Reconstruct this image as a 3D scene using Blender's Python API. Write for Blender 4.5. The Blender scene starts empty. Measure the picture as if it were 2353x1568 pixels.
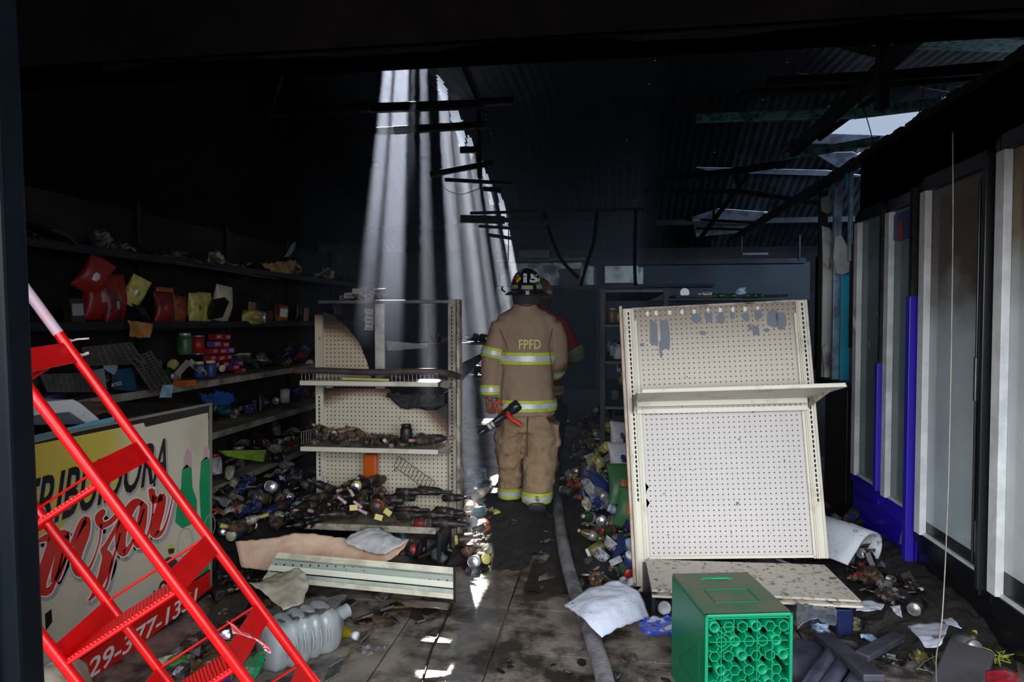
import bpy, bmesh, math, random
from mathutils import Vector, Matrix, Euler, noise
R = math.radians
rnd = random.Random(11)
SC = bpy.context.scene
COL = SC.collection
V = Vector

# ------------------------------------------------------------------ camera, world, sun, daylight, added rear fill
CAM = V((0, 0, 1.47))
cam_d = bpy.data.cameras.new('camera'); cam_d.sensor_width = 36; cam_d.lens = 24; cam_d.clip_start = .05
cam = bpy.data.objects.new('camera', cam_d); COL.objects.link(cam)
cam.location = CAM; cam.rotation_euler = (R(90 - 1.8), 0, R(8.1))
SC.camera = cam
ROT = Euler((R(90 - 1.8), 0, R(8.1))).to_matrix()
FPX = 2353 * 24 / 36
SC.view_settings.view_transform = 'Standard'; SC.view_settings.look = 'None'
SC.view_settings.gamma = 1; SC.view_settings.use_curve_mapping = False
SC.view_settings.exposure = 0.0
SC.cycles.use_denoising = True
SC.cycles.max_bounces = 6; SC.cycles.diffuse_bounces = 3; SC.cycles.glossy_bounces = 3
SC.cycles.transmission_bounces = 5; SC.cycles.volume_bounces = 0; SC.cycles.transparent_max_bounces = 12
SC.cycles.sample_clamp_indirect = 4; SC.cycles.caustics_reflective = False; SC.cycles.caustics_refractive = False
world = bpy.data.worlds.new('sky'); SC.world = world; world.use_nodes = True
bg = world.node_tree.nodes['Background']; bg.inputs[0].default_value = (.62, .76, 1, 1); bg.inputs[1].default_value = .62

def pdir(px, py): return ROT @ V(((px - 1176.5) / FPX, -(py - 784) / FPX, -1))
def at(px, py, d): return CAM + pdir(px, py) * d                 # point at distance d along the view axis
def onz(px, py, z=0.): r = pdir(px, py); return CAM + r * ((z - CAM.z) / r.z)
def onx(px, py, x): r = pdir(px, py); return CAM + r * ((x - CAM.x) / r.x)
def ony(px, py, y): r = pdir(px, py); return CAM + r * ((y - CAM.y) / r.y)

SUNDIR = pdir(960, -575).normalized()                             # towards the sun, ahead of the viewer at 40 degrees
sd = bpy.data.lights.new('sun', 'SUN'); sd.energy = 52; sd.angle = R(.55); sd.color = (1, .97, .93)
sun = bpy.data.objects.new('sun', sd); COL.objects.link(sun)
sun.rotation_euler = SUNDIR.to_track_quat('Z', 'Y').to_euler(); sun.location = (0, 12, 12)
def area(name, loc, target, sx, sy, e, col=(1, 1, 1)):
    l = bpy.data.lights.new(name, 'AREA'); l.shape = 'RECTANGLE'; l.size = sx; l.size_y = sy; l.energy = e; l.color = col
    o = bpy.data.objects.new(name, l); COL.objects.link(o); o.location = loc
    o.rotation_euler = (V(loc) - V(target)).to_track_quat('Z', 'Y').to_euler(); return o
area('street_daylight', (.3, -3.7, 3.2), (0, 4, .9), 14, 4.2, 1300, (.93, .97, 1))
area('rear_fill', (7.3, 9.6, 4.5), (1.5, 14.6, 1.4), 2.4, 2.0, 85, (.55, .75, 1)).data.spread = R(75)  # added fill lamp, out of view, brightens the dark back wall

# ------------------------------------------------------------------ materials
MATS = {}
def new_mat(name):
    m = bpy.data.materials.new(name); m.use_nodes = True
    nt = m.node_tree; return m, nt, nt.nodes['Principled BSDF']
def mat(name, col, rough=.6, metal=0., var=.25, scale=6., dirt=0., dirtcol=(.012, .011, .011), bump=0., spec=.5, trans=0., alpha=1., world=False, dscale=3., bscale=40., dlo=.45, dhi=.62):
    """colour with mottling, optional sharp-edged dirt, optional relief"""
    if name in MATS: return MATS[name]
    m, nt, b = new_mat(name); N, L = nt.nodes, nt.links
    if world: src = N.new('ShaderNodeNewGeometry').outputs['Position']
    else: src = N.new('ShaderNodeTexCoord').outputs['Object']
    n = N.new('ShaderNodeTexNoise'); n.inputs['Scale'].default_value = scale; n.inputs['Detail'].default_value = 5
    L.new(src, n.inputs['Vector'])
    mx = N.new('ShaderNodeMix'); mx.data_type = 'RGBA'
    mx.inputs['A'].default_value = tuple(c * (1 - var) for c in col[:3]) + (1,)
    mx.inputs['B'].default_value = tuple(min(1, c * (1 + var)) for c in col[:3]) + (1,)
    L.new(n.outputs['Fac'], mx.inputs['Factor']); out = mx.outputs['Result']
    if dirt > 0:
        d = N.new('ShaderNodeTexNoise'); d.inputs['Scale'].default_value = dscale; d.inputs['Detail'].default_value = 8; d.inputs['Roughness'].default_value = .65
        L.new(src, d.inputs['Vector'])
        mr = N.new('ShaderNodeMapRange'); mr.inputs['From Min'].default_value = dlo; mr.inputs['From Max'].default_value = dhi; mr.inputs['To Max'].default_value = dirt
        L.new(d.outputs['Fac'], mr.inputs['Value'])
        m2 = N.new('ShaderNodeMix'); m2.data_type = 'RGBA'; m2.inputs['B'].default_value = tuple(dirtcol) + (1,)
        L.new(out, m2.inputs['A']); L.new(mr.outputs[0], m2.inputs['Factor']); out = m2.outputs['Result']
    L.new(out, b.inputs['Base Color'])
    b.inputs['Roughness'].default_value = rough; b.inputs['Metallic'].default_value = metal
    b.inputs['Specular IOR Level'].default_value = spec; b.inputs['Transmission Weight'].default_value = trans; b.inputs['Alpha'].default_value = alpha
    if bump > 0:
        bn = N.new('ShaderNodeTexNoise'); bn.inputs['Scale'].default_value = bscale; bn.inputs['Detail'].default_value = 4
        L.new(src, bn.inputs['Vector'])
        bp = N.new('ShaderNodeBump'); bp.inputs['Strength'].default_value = bump; bp.inputs['Distance'].default_value = .01
        L.new(bn.outputs['Fac'], bp.inputs['Height']); L.new(bp.outputs[0], b.inputs['Normal'])
    MATS[name] = m; return m

def S(r, g, b):                                                   # sRGB 0-255 to linear
    f = lambda c: (c / 255 / 12.92) if c <= 10 else ((c / 255 + .055) / 1.055) ** 2.4
    return (f(r), f(g), f(b))

# ------------------------------------------------------------------ mesh builder
class MB:
    def __init__(s): s.v = []; s.f = []; s.m = []; s.s = []
    def add(s, vs, fs, m=0, smooth=False, M=None):
        o = len(s.v)
        for p in vs:
            p = V(p); s.v.append(M @ p if M is not None else p)
        for f in fs: s.f.append(tuple(i + o for i in f)); s.m.append(m); s.s.append(smooth)
        return s
    def box(s, c, d, M=None, m=0, taper=1.):
        x, y, z = [k / 2 for k in d]; c = V(c); vs = []
        for k in (-1, 1):
            t = taper if k > 0 else 1
            for a, b_ in ((-1, -1), (1, -1), (1, 1), (-1, 1)): vs.append(c + V((a * x * t, b_ * y * t, k * z)))
        return s.add(vs, [(3, 2, 1, 0), (4, 5, 6, 7), (0, 1, 5, 4), (1, 2, 6, 5), (2, 3, 7, 6), (3, 0, 4, 7)], m, M=M)
    def bar(s, a, b, w, h, up=(0, 0, 1), m=0):
        a, b = V(a), V(b); z = (b - a); L = z.length
        if L < 1e-6: return s
        z.normalize(); u = V(up)
        if abs(z.dot(u)) > .98: u = V((0, 1, 0))
        x = u.cross(z).normalized(); y = z.cross(x)
        M = Matrix((x, y, z)).transposed().to_4x4(); M.translation = (a + b) / 2
        return s.box((0, 0, 0), (w, h, L), M, m)
    def tube(s, pts, r, n=8, m=0, flat=1., caps=True, up=(0, 0, 1)):
        pts = [V(p) for p in pts]; k = len(pts); rs = r if isinstance(r, (list, tuple)) else [r] * k
        vs = []; x = None
        for i, p in enumerate(pts):
            t = (pts[min(i + 1, k - 1)] - pts[max(i - 1, 0)]).normalized()
            if x is None:
                u = V(up) if abs(t.dot(V(up))) < .95 else V((1, 0, 0))
                x = u.cross(t).normalized()
            else:
                x = (x - t * x.dot(t))
                x = x.normalized() if x.length > 1e-6 else V((1, 0, 0))
            y = t.cross(x)
            for j in range(n):
                a = 2 * math.pi * j / n; vs.append(p + x * math.cos(a) * rs[i] + y * math.sin(a) * rs[i] * flat)
        fs = [(i * n + j, i * n + (j + 1) % n, (i + 1) * n + (j + 1) % n, (i + 1) * n + j) for i in range(k - 1) for j in range(n)]
        s.add(vs, fs, m, True)
        if caps: s.add(vs[:n], [tuple(range(n))[::-1]], m); s.add(vs[-n:], [tuple(range(n))], m)
        return s
    def loft(s, rings, n=24, m=0, M=None, caps=True, smooth=True):
        """rings: (cx, cy, cz, rx, ry[, power])"""
        vs = []
        for r in rings:
            cx, cy, cz, rx, ry = r[:5]; pw = r[5] if len(r) > 5 else 2.
            for j in range(n):
                a = 2 * math.pi * j / n; c, q = math.cos(a), math.sin(a)
                vs.append((cx + rx * math.copysign(abs(c) ** (2 / pw), c), cy + ry * math.copysign(abs(q) ** (2 / pw), q), cz))
        k = len(rings)
        fs = [(i * n + j, i * n + (j + 1) % n, (i + 1) * n + (j + 1) % n, (i + 1) * n + j) for i in range(k - 1) for j in range(n)]
        if caps: fs += [tuple(range(n))[::-1], tuple(range((k - 1) * n, k * n))]
        return s.add(vs, fs, m, smooth, M)
    def lathe(s, prof, n=16, M=None, m=0):
        return s.loft([(0, 0, z, max(r, 1e-4), max(r, 1e-4)) for r, z in prof], n, m, M)
    def prism(s, poly, d, M=None, m=0):
        """poly in local xy, thickness along z from 0 to d"""
        k = len(poly); vs = [(x, y, 0) for x, y in poly] + [(x, y, d) for x, y in poly]
        return s.add(vs, [tuple(range(k))[::-1], tuple(range(k, 2 * k))] + [(i, (i + 1) % k, k + (i + 1) % k, k + i) for i in range(k)], m, M=M)
    def plate(s, pts, nrm, d, m=0):
        """world-space polygon thickened by d along nrm"""
        nrm = V(nrm).normalized(); k = len(pts); a = [V(p) for p in pts]; vs = a + [p + nrm * d for p in a]
        return s.add(vs, [tuple(range(k))[::-1], tuple(range(k, 2 * k))] + [(i, (i + 1) % k, k + (i + 1) % k, k + i) for i in range(k)], m)
    def grid(s, fn, nu, nv, m=0, smooth=True):
        vs = [fn(i / nu, j / nv) for i in range(nu + 1) for j in range(nv + 1)]
        return s.add(vs, [(i * (nv + 1) + j, (i + 1) * (nv + 1) + j, (i + 1) * (nv + 1) + j + 1, i * (nv + 1) + j + 1) for i in range(nu) for j in range(nv)], m, smooth)
    def mesh(s, name, mats, off=None, fix=True):
        me = bpy.data.meshes.new(name)
        vs = [tuple(p - off) for p in s.v] if off is not None else [tuple(p) for p in s.v]
        me.from_pydata(vs, [], s.f)
        for mt in (mats if isinstance(mats, (list, tuple)) else [mats]): me.materials.append(mt)
        me.polygons.foreach_set('material_index', s.m); me.polygons.foreach_set('use_smooth', s.s)
        if fix:
            b = bmesh.new(); b.from_mesh(me); bmesh.ops.recalc_face_normals(b, faces=b.faces); b.to_mesh(me); b.free()
        me.update(); return me
    def build(s, name, mats, parent=None, w=False, bevel=0., solid=0., label=None, cat=None, group=None, kind=None, origin=None, fix=True):
        off = None
        if w and parent is not None:
            r = parent
            while r.parent: r = r.parent
            off = r.location.copy()
        if origin is not None: off = V(origin)
        o = bpy.data.objects.new(name, s.mesh(name, mats, off, fix)); COL.objects.link(o)
        if origin is not None: o.location = origin
        if parent is not None: o.parent = parent
        if solid: md = o.modifiers.new('solid', 'SOLIDIFY'); md.thickness = solid; md.offset = 0
        if bevel: md = o.modifiers.new('bevel', 'BEVEL'); md.width = bevel; md.segments = 2; md.limit_method = 'ANGLE'
        tag(o, label, cat, group, kind); return o
def tag(o, label=None, cat=None, group=None, kind=None):
    for k, x in (('label', label), ('category', cat), ('group', group), ('kind', kind)):
        if x: o[k] = x
    return o
def thing(name, label, cat, loc=(0, 0, 0), rot=(0, 0, 0), group=None, kind=None):
    o = bpy.data.objects.new(name, None); COL.objects.link(o); o.empty_display_size = .05
    o.location = loc; o.rotation_euler = rot; return tag(o, label, cat, group, kind)
def TM(loc=(0, 0, 0), rot=(0, 0, 0), sc=(1, 1, 1)):
    return Matrix.LocRotScale(V(loc), Euler(rot), V(sc))
def bake(o, *mods):
    """apply the modifiers on o to its mesh"""
    dg = bpy.context.evaluated_depsgraph_get(); me = bpy.data.meshes.new_from_object(o.evaluated_get(dg), depsgraph=dg)
    o.modifiers.clear(); old = o.data; o.data = me; bpy.data.meshes.remove(old); return o
def remesh(o, vox, smooth=4, wr=0., wsc=6., seed=0, stretch=(1, 1, .5)):
    md = o.modifiers.new('r', 'REMESH'); md.mode = 'VOXEL'; md.voxel_size = vox; md.use_smooth_shade = True
    if smooth: sm = o.modifiers.new('s', 'SMOOTH'); sm.iterations = smooth; sm.factor = .5
    mats_ = [m for m in o.data.materials]
    bpy.context.view_layer.update(); bake(o); me = o.data
    if not me.materials:
        for m in mats_: me.materials.append(m)
    if wr:
        for v in me.vertices:
            p = V((v.co.x * stretch[0], v.co.y * stretch[1], v.co.z * stretch[2])) * wsc + V((seed, 0, 0))
            q = noise.noise(p) + .5 * noise.noise(p * 2.3) + .9 * (abs(noise.noise(p * 1.4 + V((9, 3, 1)))) - .2)
            v.co += v.normal * q * wr
    me.polygons.foreach_set('use_smooth', [True] * len(me.polygons)); me.update(); return o
_txt = {}
def text_mesh(txt, bold=.0):
    k = (txt, bold)
    if k not in _txt:
        c = bpy.data.curves.new('t', 'FONT'); c.body = txt; c.offset = bold; c.resolution_u = 3
        o = bpy.data.objects.new('t', c); COL.objects.link(o); bpy.context.view_layer.update()
        dg = bpy.context.evaluated_depsgraph_get(); me = bpy.data.meshes.new_from_object(o.evaluated_get(dg))
        vs = [v.co.copy() for v in me.vertices]; fs = [tuple(p.vertices) for p in me.polygons]
        bpy.data.objects.remove(o); x0 = min(v.x for v in vs); x1 = max(v.x for v in vs); y0 = min(v.y for v in vs); y1 = max(v.y for v in vs)
        _txt[k] = ([((v.x - x0) / (x1 - x0), (v.y - y0) / (y1 - y0)) for v in vs], fs)
    return _txt[k]
def add_text(mb, txt, bl, br, tl, lift=(0, 0, 0), m=0, bold=0.):
    uv, fs = text_mesh(txt, bold); bl, br, tl = V(bl), V(br), V(tl)
    mb.add([bl + (br - bl) * u + (tl - bl) * v + V(lift) for u, v in uv], fs, m)

# ------------------------------------------------------------------ shared materials
soot = mat('soot_black', (.0009, .0007, .0007), .9, dirt=.5, dirtcol=(.0018, .0013, .0012), var=.4, scale=3, spec=.0, world=True, bump=.4, bscale=14)
sootwall = mat('sooty_plaster', (.014, .014, .016), .8, dirt=.9, dirtcol=(.003, .003, .004), var=.5, scale=2.5, spec=.3, world=True, bump=.3, bscale=9, dscale=1.1)
plaster = mat('grey_plaster', S(205, 208, 208), .8, dirt=.9, dirtcol=(.05, .052, .06), var=.3, scale=5, world=True, dscale=2.2, dlo=.48, dhi=.6)
tilem = mat('dirty_tile', S(138, 128, 120), .32, dirt=.93, dirtcol=(.016, .012, .010), var=.5, scale=9, world=True, spec=.5, dscale=3.4, dlo=.44, dhi=.57, bump=.3, bscale=40)
grout = mat('grout_dirt', (.018, .015, .012), .7, var=.5, world=True, scale=12)
charred = mat('char', (.01, .009, .009), .75, dirt=.5, dirtcol=(.05, .042, .035), var=.6, scale=9, dscale=7, bump=.9, bscale=30, spec=.4)
steel_d = mat('burnt_steel', (.02, .022, .026), .5, .5, var=.5, scale=5, dirt=.6, dirtcol=(.006, .006, .008), world=True)
steel_l = mat('bare_steel', S(120, 125, 130), .35, .85, dirt=.6, dirtcol=(.04, .03, .025), scale=8, dscale=9)
galv = mat('galvanised_teal_lit', S(150, 215, 215), .5, .5, dirt=.85, dirtcol=(.015, .03, .035), var=.3, scale=30, dscale=14, world=True)  # teal light caught by the purlins is mixed into this colour
cream = mat('cream_metal', S(206, 200, 184), .45, var=.04, scale=3, dirt=.55, dirtcol=S(120, 105, 88), dscale=5, dlo=.56, dhi=.7)
creamd = mat('cream_metal_dirty', S(170, 162, 146), .5, var=.12, scale=4, dirt=.92, dirtcol=S(58, 50, 43), dscale=9, dlo=.46, dhi=.62)
chrome = mat('wire', S(190, 190, 188), .3, .9, var=.1)
wire_burnt = mat('wire_burnt', S(80, 72, 66), .5, .6, var=.3)
black_pl = mat('black_plastic', (.01, .01, .012), .35, var=.2)
white_pl = mat('white_plastic', S(205, 208, 212), .45, var=.05, dirt=.6, dirtcol=S(90, 80, 72), dscale=9, dlo=.6, dhi=.7)

# ------------------------------------------------------------------ structure: floor
RZ = lambda y: 4.3 + .05 * y if y < 10.6 else 4.83 - .46 * (y - 10.6)                                     # height of the roof above depth y
b = MB(); b.box((2, 5.5, -.06), (16, 21, .1)); floor = b.build('floor', grout, kind='structure')
tm = None; TS = .462
for i in range(-7, 5):
    for j in range(0, 19):
        x, y = -.04 + i * TS, .62 + j * TS
        if tm is None:
            b = MB(); b.box((0, 0, 0), (TS - .007, TS - .007, .016)); tm = b.mesh('tile', tilem)
        o = bpy.data.objects.new('tile', tm); COL.objects.link(o); o.parent = floor
        o.location = (x + TS / 2, y + TS / 2, -.006 + rnd.uniform(-.001, .001)); o.rotation_euler = (rnd.uniform(-.003, .003), rnd.uniform(-.003, .003), 0)

# walls
def wallbox(name, lo, hi, m=sootwall):
    b = MB(); lo, hi = V(lo), V(hi); b.box((lo + hi) / 2, hi - lo); return b.build(name, m, kind='structure')
wallbox('wall_left', (-5.15, 1.3, 0), (-5.0, 14.8, 5.0))
wb = wallbox('wall_back', (-5.15, 14.65, 0), (9.1, 14.8, 3.1))
wallbox('wall_right', (9.0, 1.3, 0), (9.1, 14.8, 5.0))
wf = wallbox('wall_front', (-5.15, 1.36, 2.03), (9.1, 1.5, 4.6), soot)
wallbox('wall_front_right', (3.4, 1.36, 0), (9.1, 1.5, 2.03), soot)
b = MB(); b.box((-3.35, 1.44, 1.0), (3.6, .1, 2.2)); b.build('pier', soot, wf)
# ragged soot skin hanging under the lintel
b = MB(); rr = random.Random(4); xs = [-1.1 + .05 * k for k in range(70)]
pts = [(x, 0) for x in xs] + [(x, -.012 - .018 * noise.noise(V((x * 3, 0, 0))) - rr.random() * .008) for x in reversed(xs)]
b.prism([(x, z) for x, z in pts], .03, TM((0, 1.40, 2.035), (R(90), 0, 0))); b.build('char_edge', soot, wf)
# partition over the refrigerators, running back along the right side
PX = 1.70
wp = wallbox('wall_partition', (PX, 1.5, 2.2), (PX + .09, 5.0, 2.585), soot)
b = MB(); rr = random.Random(5)
for k in range(60):                                               # burnt ragged top edge
    y = 1.5 + k * .085; b.box((PX + .03, y, 2.58 + .012 * noise.noise(V((y * 5, 1, 0)))), (.07 + rr.random() * .03, .1, .03 + rr.random() * .025))
b.build('char_edge', charred, wp)
b = MB(); b.bar((PX + .02, 5.0, 2.57), (PX, 9.9, 2.60), .07, .05); b.build('top_rail', steel_d, wp)
b = MB(); b.box((PX + .35, 5.02, 1.29), (.62, .04, 2.58)); b.build('end_panel', soot, wp)

# ------------------------------------------------------------------ roof: corrugated sheets with burnt openings
def roof_pt(px, py, drop=0.):
    r = pdir(px, py); t = (4.3 - drop - CAM.z) / (r.z - .05 * r.y)
    if t < 0 or t * r.y > 10.6: t = (4.83 + .46 * 10.6 - drop - CAM.z) / (r.z + .46 * r.y)
    return CAM + r * t
holes = [
 [(888, 100), (906, 100), (915, 5), (899, 5)],
 [(911, 118), (940, 118), (943, 25), (918, 25)],
 [(949, 30), (952, 30), (953, -20), (950, -20)],
 [(965, 119), (973, 119), (980, 137), (982, 152), (966, 152)],
 [(1004, 168), (1011, 180), (1028, 205), (1029, 236), (1018, 236), (1006, 205)],
 [(1032, 248), (1050, 250), (1056, 262), (1062, 276), (1064, 292), (1045, 290), (1036, 275)],
 [(1047, 296), (1066, 297), (1070, 318), (1066, 345), (1056, 340)],
 [(1074, 308), (1083, 320), (1089, 333), (1090, 348), (1082, 368), (1073, 345)],
 [(1100, 358), (1108, 372), (1118, 396), (1112, 402), (1102, 390)],
 [(1104, 392), (1120, 402), (1126, 418), (1133, 428), (1118, 428)],
 [(1120, 436), (1128, 437), (1135, 470), (1126, 470)],
 [(1144, 443), (1151, 447), (1163, 478), (1164, 500), (1152, 500), (1147, 470)],
 [(1151, 505), (1167, 506), (1176, 566), (1160, 566)],
 [(1903, 312), (1915, 300), (1942, 270), (1990, 258), (2060, 252), (2140, 235), (2240, 205), (2200, 262), (2130, 295), (2050, 320)],
 [(2020, 332), (2080, 326), (2060, 345), (2020, 352), (1960, 357)],
 [(1758, 486), (1764, 488), (1700, 525), (1683, 531), (1735, 498)],
 [(2300, 30), (2420, 20), (2420, 52), (2353, 50)],
]
HP = [[roof_pt(*p) for p in h] for h in holes]
def inside(x, y, poly):
    c = False; k = len(poly)
    for i in range(k):
        a, q = poly[i], poly[i - 1]
        if (a.y > y) != (q.y > y) and x < (q.x - a.x) * (y - a.y) / (q.y - a.y) + a.x: c = not c
    return c
PINS = []                                                         # nail holes: small real punctures through the sheets
for px, py, s_ in [(1518, 115, 4), (1505, 141, 4), (1491, 194, 4), (1467, 260, 3), (1440, 325, 4), (1753, 230, 4), (1642, 351, 4), (1810, 145, 3), (2184, 134, 3), (2010, 238, 3), (763, 165, 3), (1597, 402, 3), (1485, 290, 2), (1425, 380, 3), (1459, 462, 3), (1115, 263, 3), (1117, 275, 3), (1128, 308, 3), (1140, 335, 3), (1170, 388, 3), (1830, 443, 3), (1560, 473, 2), (1770, 425, 2), (1206, 528, 3), (1183, 412, 3)]:
    p = roof_pt(px, py); PINS.append((p.x, p.y, s_ * .0005 * p.y / 5))
BB = [(min(p.x for p in h), max(p.x for p in h), min(p.y for p in h), max(p.y for p in h)) for h in HP]
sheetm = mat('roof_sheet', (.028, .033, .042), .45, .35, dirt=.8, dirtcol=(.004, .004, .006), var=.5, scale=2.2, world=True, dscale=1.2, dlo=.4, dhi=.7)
sheetr = mat('roof_sheet_lit', (.085, .095, .125), .5, .2, dirt=.85, dirtcol=(.02, .022, .03), var=.5, scale=2.2, world=True, dscale=1.4, dlo=.38, dhi=.62)  # lighter copy of the roof sheet, light on the right side put into its colour
roof_root = thing('ceiling', None, None, (0, 0, 0), kind='structure')
X0, X1, Y0, Y1 = -5.1, 9.1, 1.36, 14.8
W = (X1 - X0) / 14
for k in range(14):
    b = MB(); xa = X0 + k * W; nx, ny = 38, 430; dx, dy = (W + .08) / nx, (Y1 - Y0) / ny
    near = any(bb[0] - .1 < xa + W and bb[1] + .1 > xa for bb in BB) or any(xa < q[0] < xa + W for q in PINS)
    if not near: ny = 32; dy = (Y1 - Y0) / ny
    idx = {}
    def vid(i, j):
        if (i, j) not in idx:
            x, y = xa + i * dx, Y0 + j * dy; idx[(i, j)] = len(b.v)
            b.v.append(V((x, y, RZ(y) + .006 * math.sin(2 * math.pi * x / .13) + (.006 if k % 2 else 0))))
        return idx[(i, j)]
    for i in range(nx):
        for j in range(ny):
            cx, cy = xa + (i + .5) * dx, Y0 + (j + .5) * dy
            if near and any(q[0] <= cx <= q[1] and q[2] <= cy <= q[3] and inside(cx, cy, h) for q, h in zip(BB, HP)): continue
            if cx > 5.5 and cy > 3.0: continue                       # far right roof burnt away, opened wider unseen to let in more sky light
            pn = [q for q in PINS if near and abs(q[0] - cx) <= dx / 2 and abs(q[1] - cy) <= dy / 2]
            if pn:
                r_ = pn[0][2]; qx = min(max(pn[0][0], cx - dx / 2 + r_ + .001), cx + dx / 2 - r_ - .001); qy = min(max(pn[0][1], cy - dy / 2 + 2 * r_ + .001), cy + dy / 2 - 2 * r_ - .001)
                oc = [vid(i, j), vid(i + 1, j), vid(i + 1, j + 1), vid(i, j + 1)]; zc = sum(b.v[u].z for u in oc) / 4; n0 = len(b.v)
                for a_, c_ in ((-1, -1), (1, -1), (1, 1), (-1, 1)): b.v.append(V((qx + a_ * r_, qy + c_ * r_ * 2, zc)))
                for u in range(4): b.f.append((oc[u], oc[(u + 1) % 4], n0 + (u + 1) % 4, n0 + u)); b.m.append(0); b.s.append(False)
                continue
            b.f.append((vid(i, j), vid(i + 1, j), vid(i + 1, j + 1), vid(i, j + 1))); b.m.append(0); b.s.append(True)
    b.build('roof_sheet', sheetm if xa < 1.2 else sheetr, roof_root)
# purlins and trusses
def purlin(p0, p1, d0=.1, d1=None, w=.05, h=.1, m=steel_d, name='purlin'):
    a = roof_pt(*p0, d0); c = roof_pt(*p1, d1 if d1 is not None else d0)
    f_ = max(1., a.y / 6.5); q = MB(); q.bar(a, c, w * f_, h * f_)
    return q.build(name, m, roof_root, bevel=.006)
for y in (2.3, 4.6, 13.6):
    q = MB(); q.bar((-5, y, RZ(y) - .1), (-.3, y, RZ(y) - .1), .05, .1); q.build('purlin', steel_d, roof_root)
    q = MB(); q.bar((.9, y, RZ(y) - .1), (9, y, RZ(y) - .1), .05, .1); q.build('purlin', steel_d, roof_root)
for p0, p1, d_, w_, h_ in [((560, 262), (850, 246), 4.7, .05, .06), ((700, 254), (1112, 240), 4.8, .05, .06), ((905, 300), (1116, 287), 5.0, .05, .05), ((1057, 345), (1103, 344), 6.8, .05, .06), ((988, 402), (1135, 374), 6.0, .04, .045), ((1022, 413), (1180, 422), 6.2, .04, .03), ((1110, 434), (1152, 438), 7, .04, .04),
          ((1058, 503), (1160, 506), 7.0, .05, .075), ((1160, 506), (1300, 512), 7.0, .05, .045), ((1080, 490), (1480, 480), 7.4, .04, .03), ((1100, 520), (1260, 530), 7.2, .04, .03), ((1122, 540), (1230, 556), 7.4, .04, .035), ((640, 312), (905, 300), 5.4, .05, .05), ((600, 385), (870, 378), 5.8, .05, .05), ((1105, 236), (1180, 232), 4.8, .05, .05)]:
    q = MB(); q.bar(at(*p0, d_), at(*p1, d_), w_, h_); q.build('purlin', steel_d, roof_root, bevel=.005)
q = MB(); q.bar(at(1040, 92, 4.6), at(1112, 252, 4.9), .03, .04); q.build('truss_bar', steel_d, roof_root)
q = MB(); q.bar(at(1101, 238, 5.1), at(1103, 410, 5.1), .03, .035); q.build('truss_bar', steel_d, roof_root)
q = MB(); q.bar(at(1169, 520, 9), at(1168, 600, 9), .012, .012); q.build('truss_bar', steel_l, roof_root)
# right hand side: tie beam, struts, purlins, lit sheet laps
def wbar(pts, w, h, m=steel_d, name='truss_bar'):
    for a, c in zip(pts[:-1], pts[1:]):
        q = MB(); q.bar(a, c, w, h); q.build(name, m, roof_root, bevel=.004)
wbar([at(2150, 38, 3.2), at(1950, 232, 4.6), at(1790, 378, 6.3)], .06, .09)
wbar([at(1790, 378, 6.3), at(1700, 392, 6.6), at(1500, 415, 7.4)], .05, .06)
wbar([at(2030, 90, 3.9), at(2026, 250, 3.9)], .06, .07)
wbar([at(1690, 392, 6.6), at(1700, 440, 6.6)], .04, .05)
wbar([at(1760, 190, 4.4), at(2040, 175, 4.2), at(2353, 150, 3.5)], .05, .06)
wbar([at(1700, 215, 5), at(2050, 195, 4.7), at(2290, 172, 4.1)], .06, .05)
wbar([at(1600, 272, 5.6), at(1960, 262, 5), at(2165, 236, 4.6)], .05, .07, galv)
wbar([at(1790, 362, 6), at(2026, 322, 5.2)], .05, .06, galv)
wbar([at(2010, 225, 5), at(1880, 320, 5.4)], .03, .04)
wbar([at(1900, 90, 4), at(2010, 120, 3.6)], .03, .05)
wbar([at(1480, 440, 8), at(1700, 440, 8), at(1900, 470, 8)], .04, .05)
wbar([at(1720, 400, 7.6), at(1600, 560, 8.2)], .03, .05)
wbar([at(1610, 505, 9), at(1735, 512, 8.6)], .04, .03); wbar([at(1600, 525, 9), at(1720, 528, 8.6)], .04, .03); wbar([at(1640, 505, 9), at(1640, 460, 9)], .03, .03)
b = MB(); b.plate([roof_pt(1590, 500, .1), roof_pt(1650, 480, .1), roof_pt(1760, 488, .1), roof_pt(1700, 535, .1), roof_pt(1600, 545, .1)], (0, 0, 1), .01)
laps = mat('pale_lit_roof_sheet', S(205, 212, 232), .55, .3, var=.25, scale=3, dirt=.6, dirtcol=(.02, .025, .035), world=True, dscale=4)  # pale colour carries the light falling on these laps
b.build('roof_sheet', laps, roof_root)
def lap(pts, dr, m=laps, name='lap_sheet'):
    q = MB(); q.plate([roof_pt(x, y, dr) for x, y in pts], (0, 0, 1), .01); q.build(name, m, roof_root)
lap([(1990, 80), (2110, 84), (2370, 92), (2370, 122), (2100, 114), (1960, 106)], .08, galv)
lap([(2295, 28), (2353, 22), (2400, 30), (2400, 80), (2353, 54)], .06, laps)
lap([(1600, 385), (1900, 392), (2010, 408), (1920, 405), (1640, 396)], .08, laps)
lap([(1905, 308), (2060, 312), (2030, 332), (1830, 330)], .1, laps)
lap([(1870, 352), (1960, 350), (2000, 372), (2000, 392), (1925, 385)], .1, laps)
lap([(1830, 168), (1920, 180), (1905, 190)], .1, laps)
lap([(1900, 235), (2110, 200), (2195, 215), (2060, 238), (1900, 240)], .1, sheetm)
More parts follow.
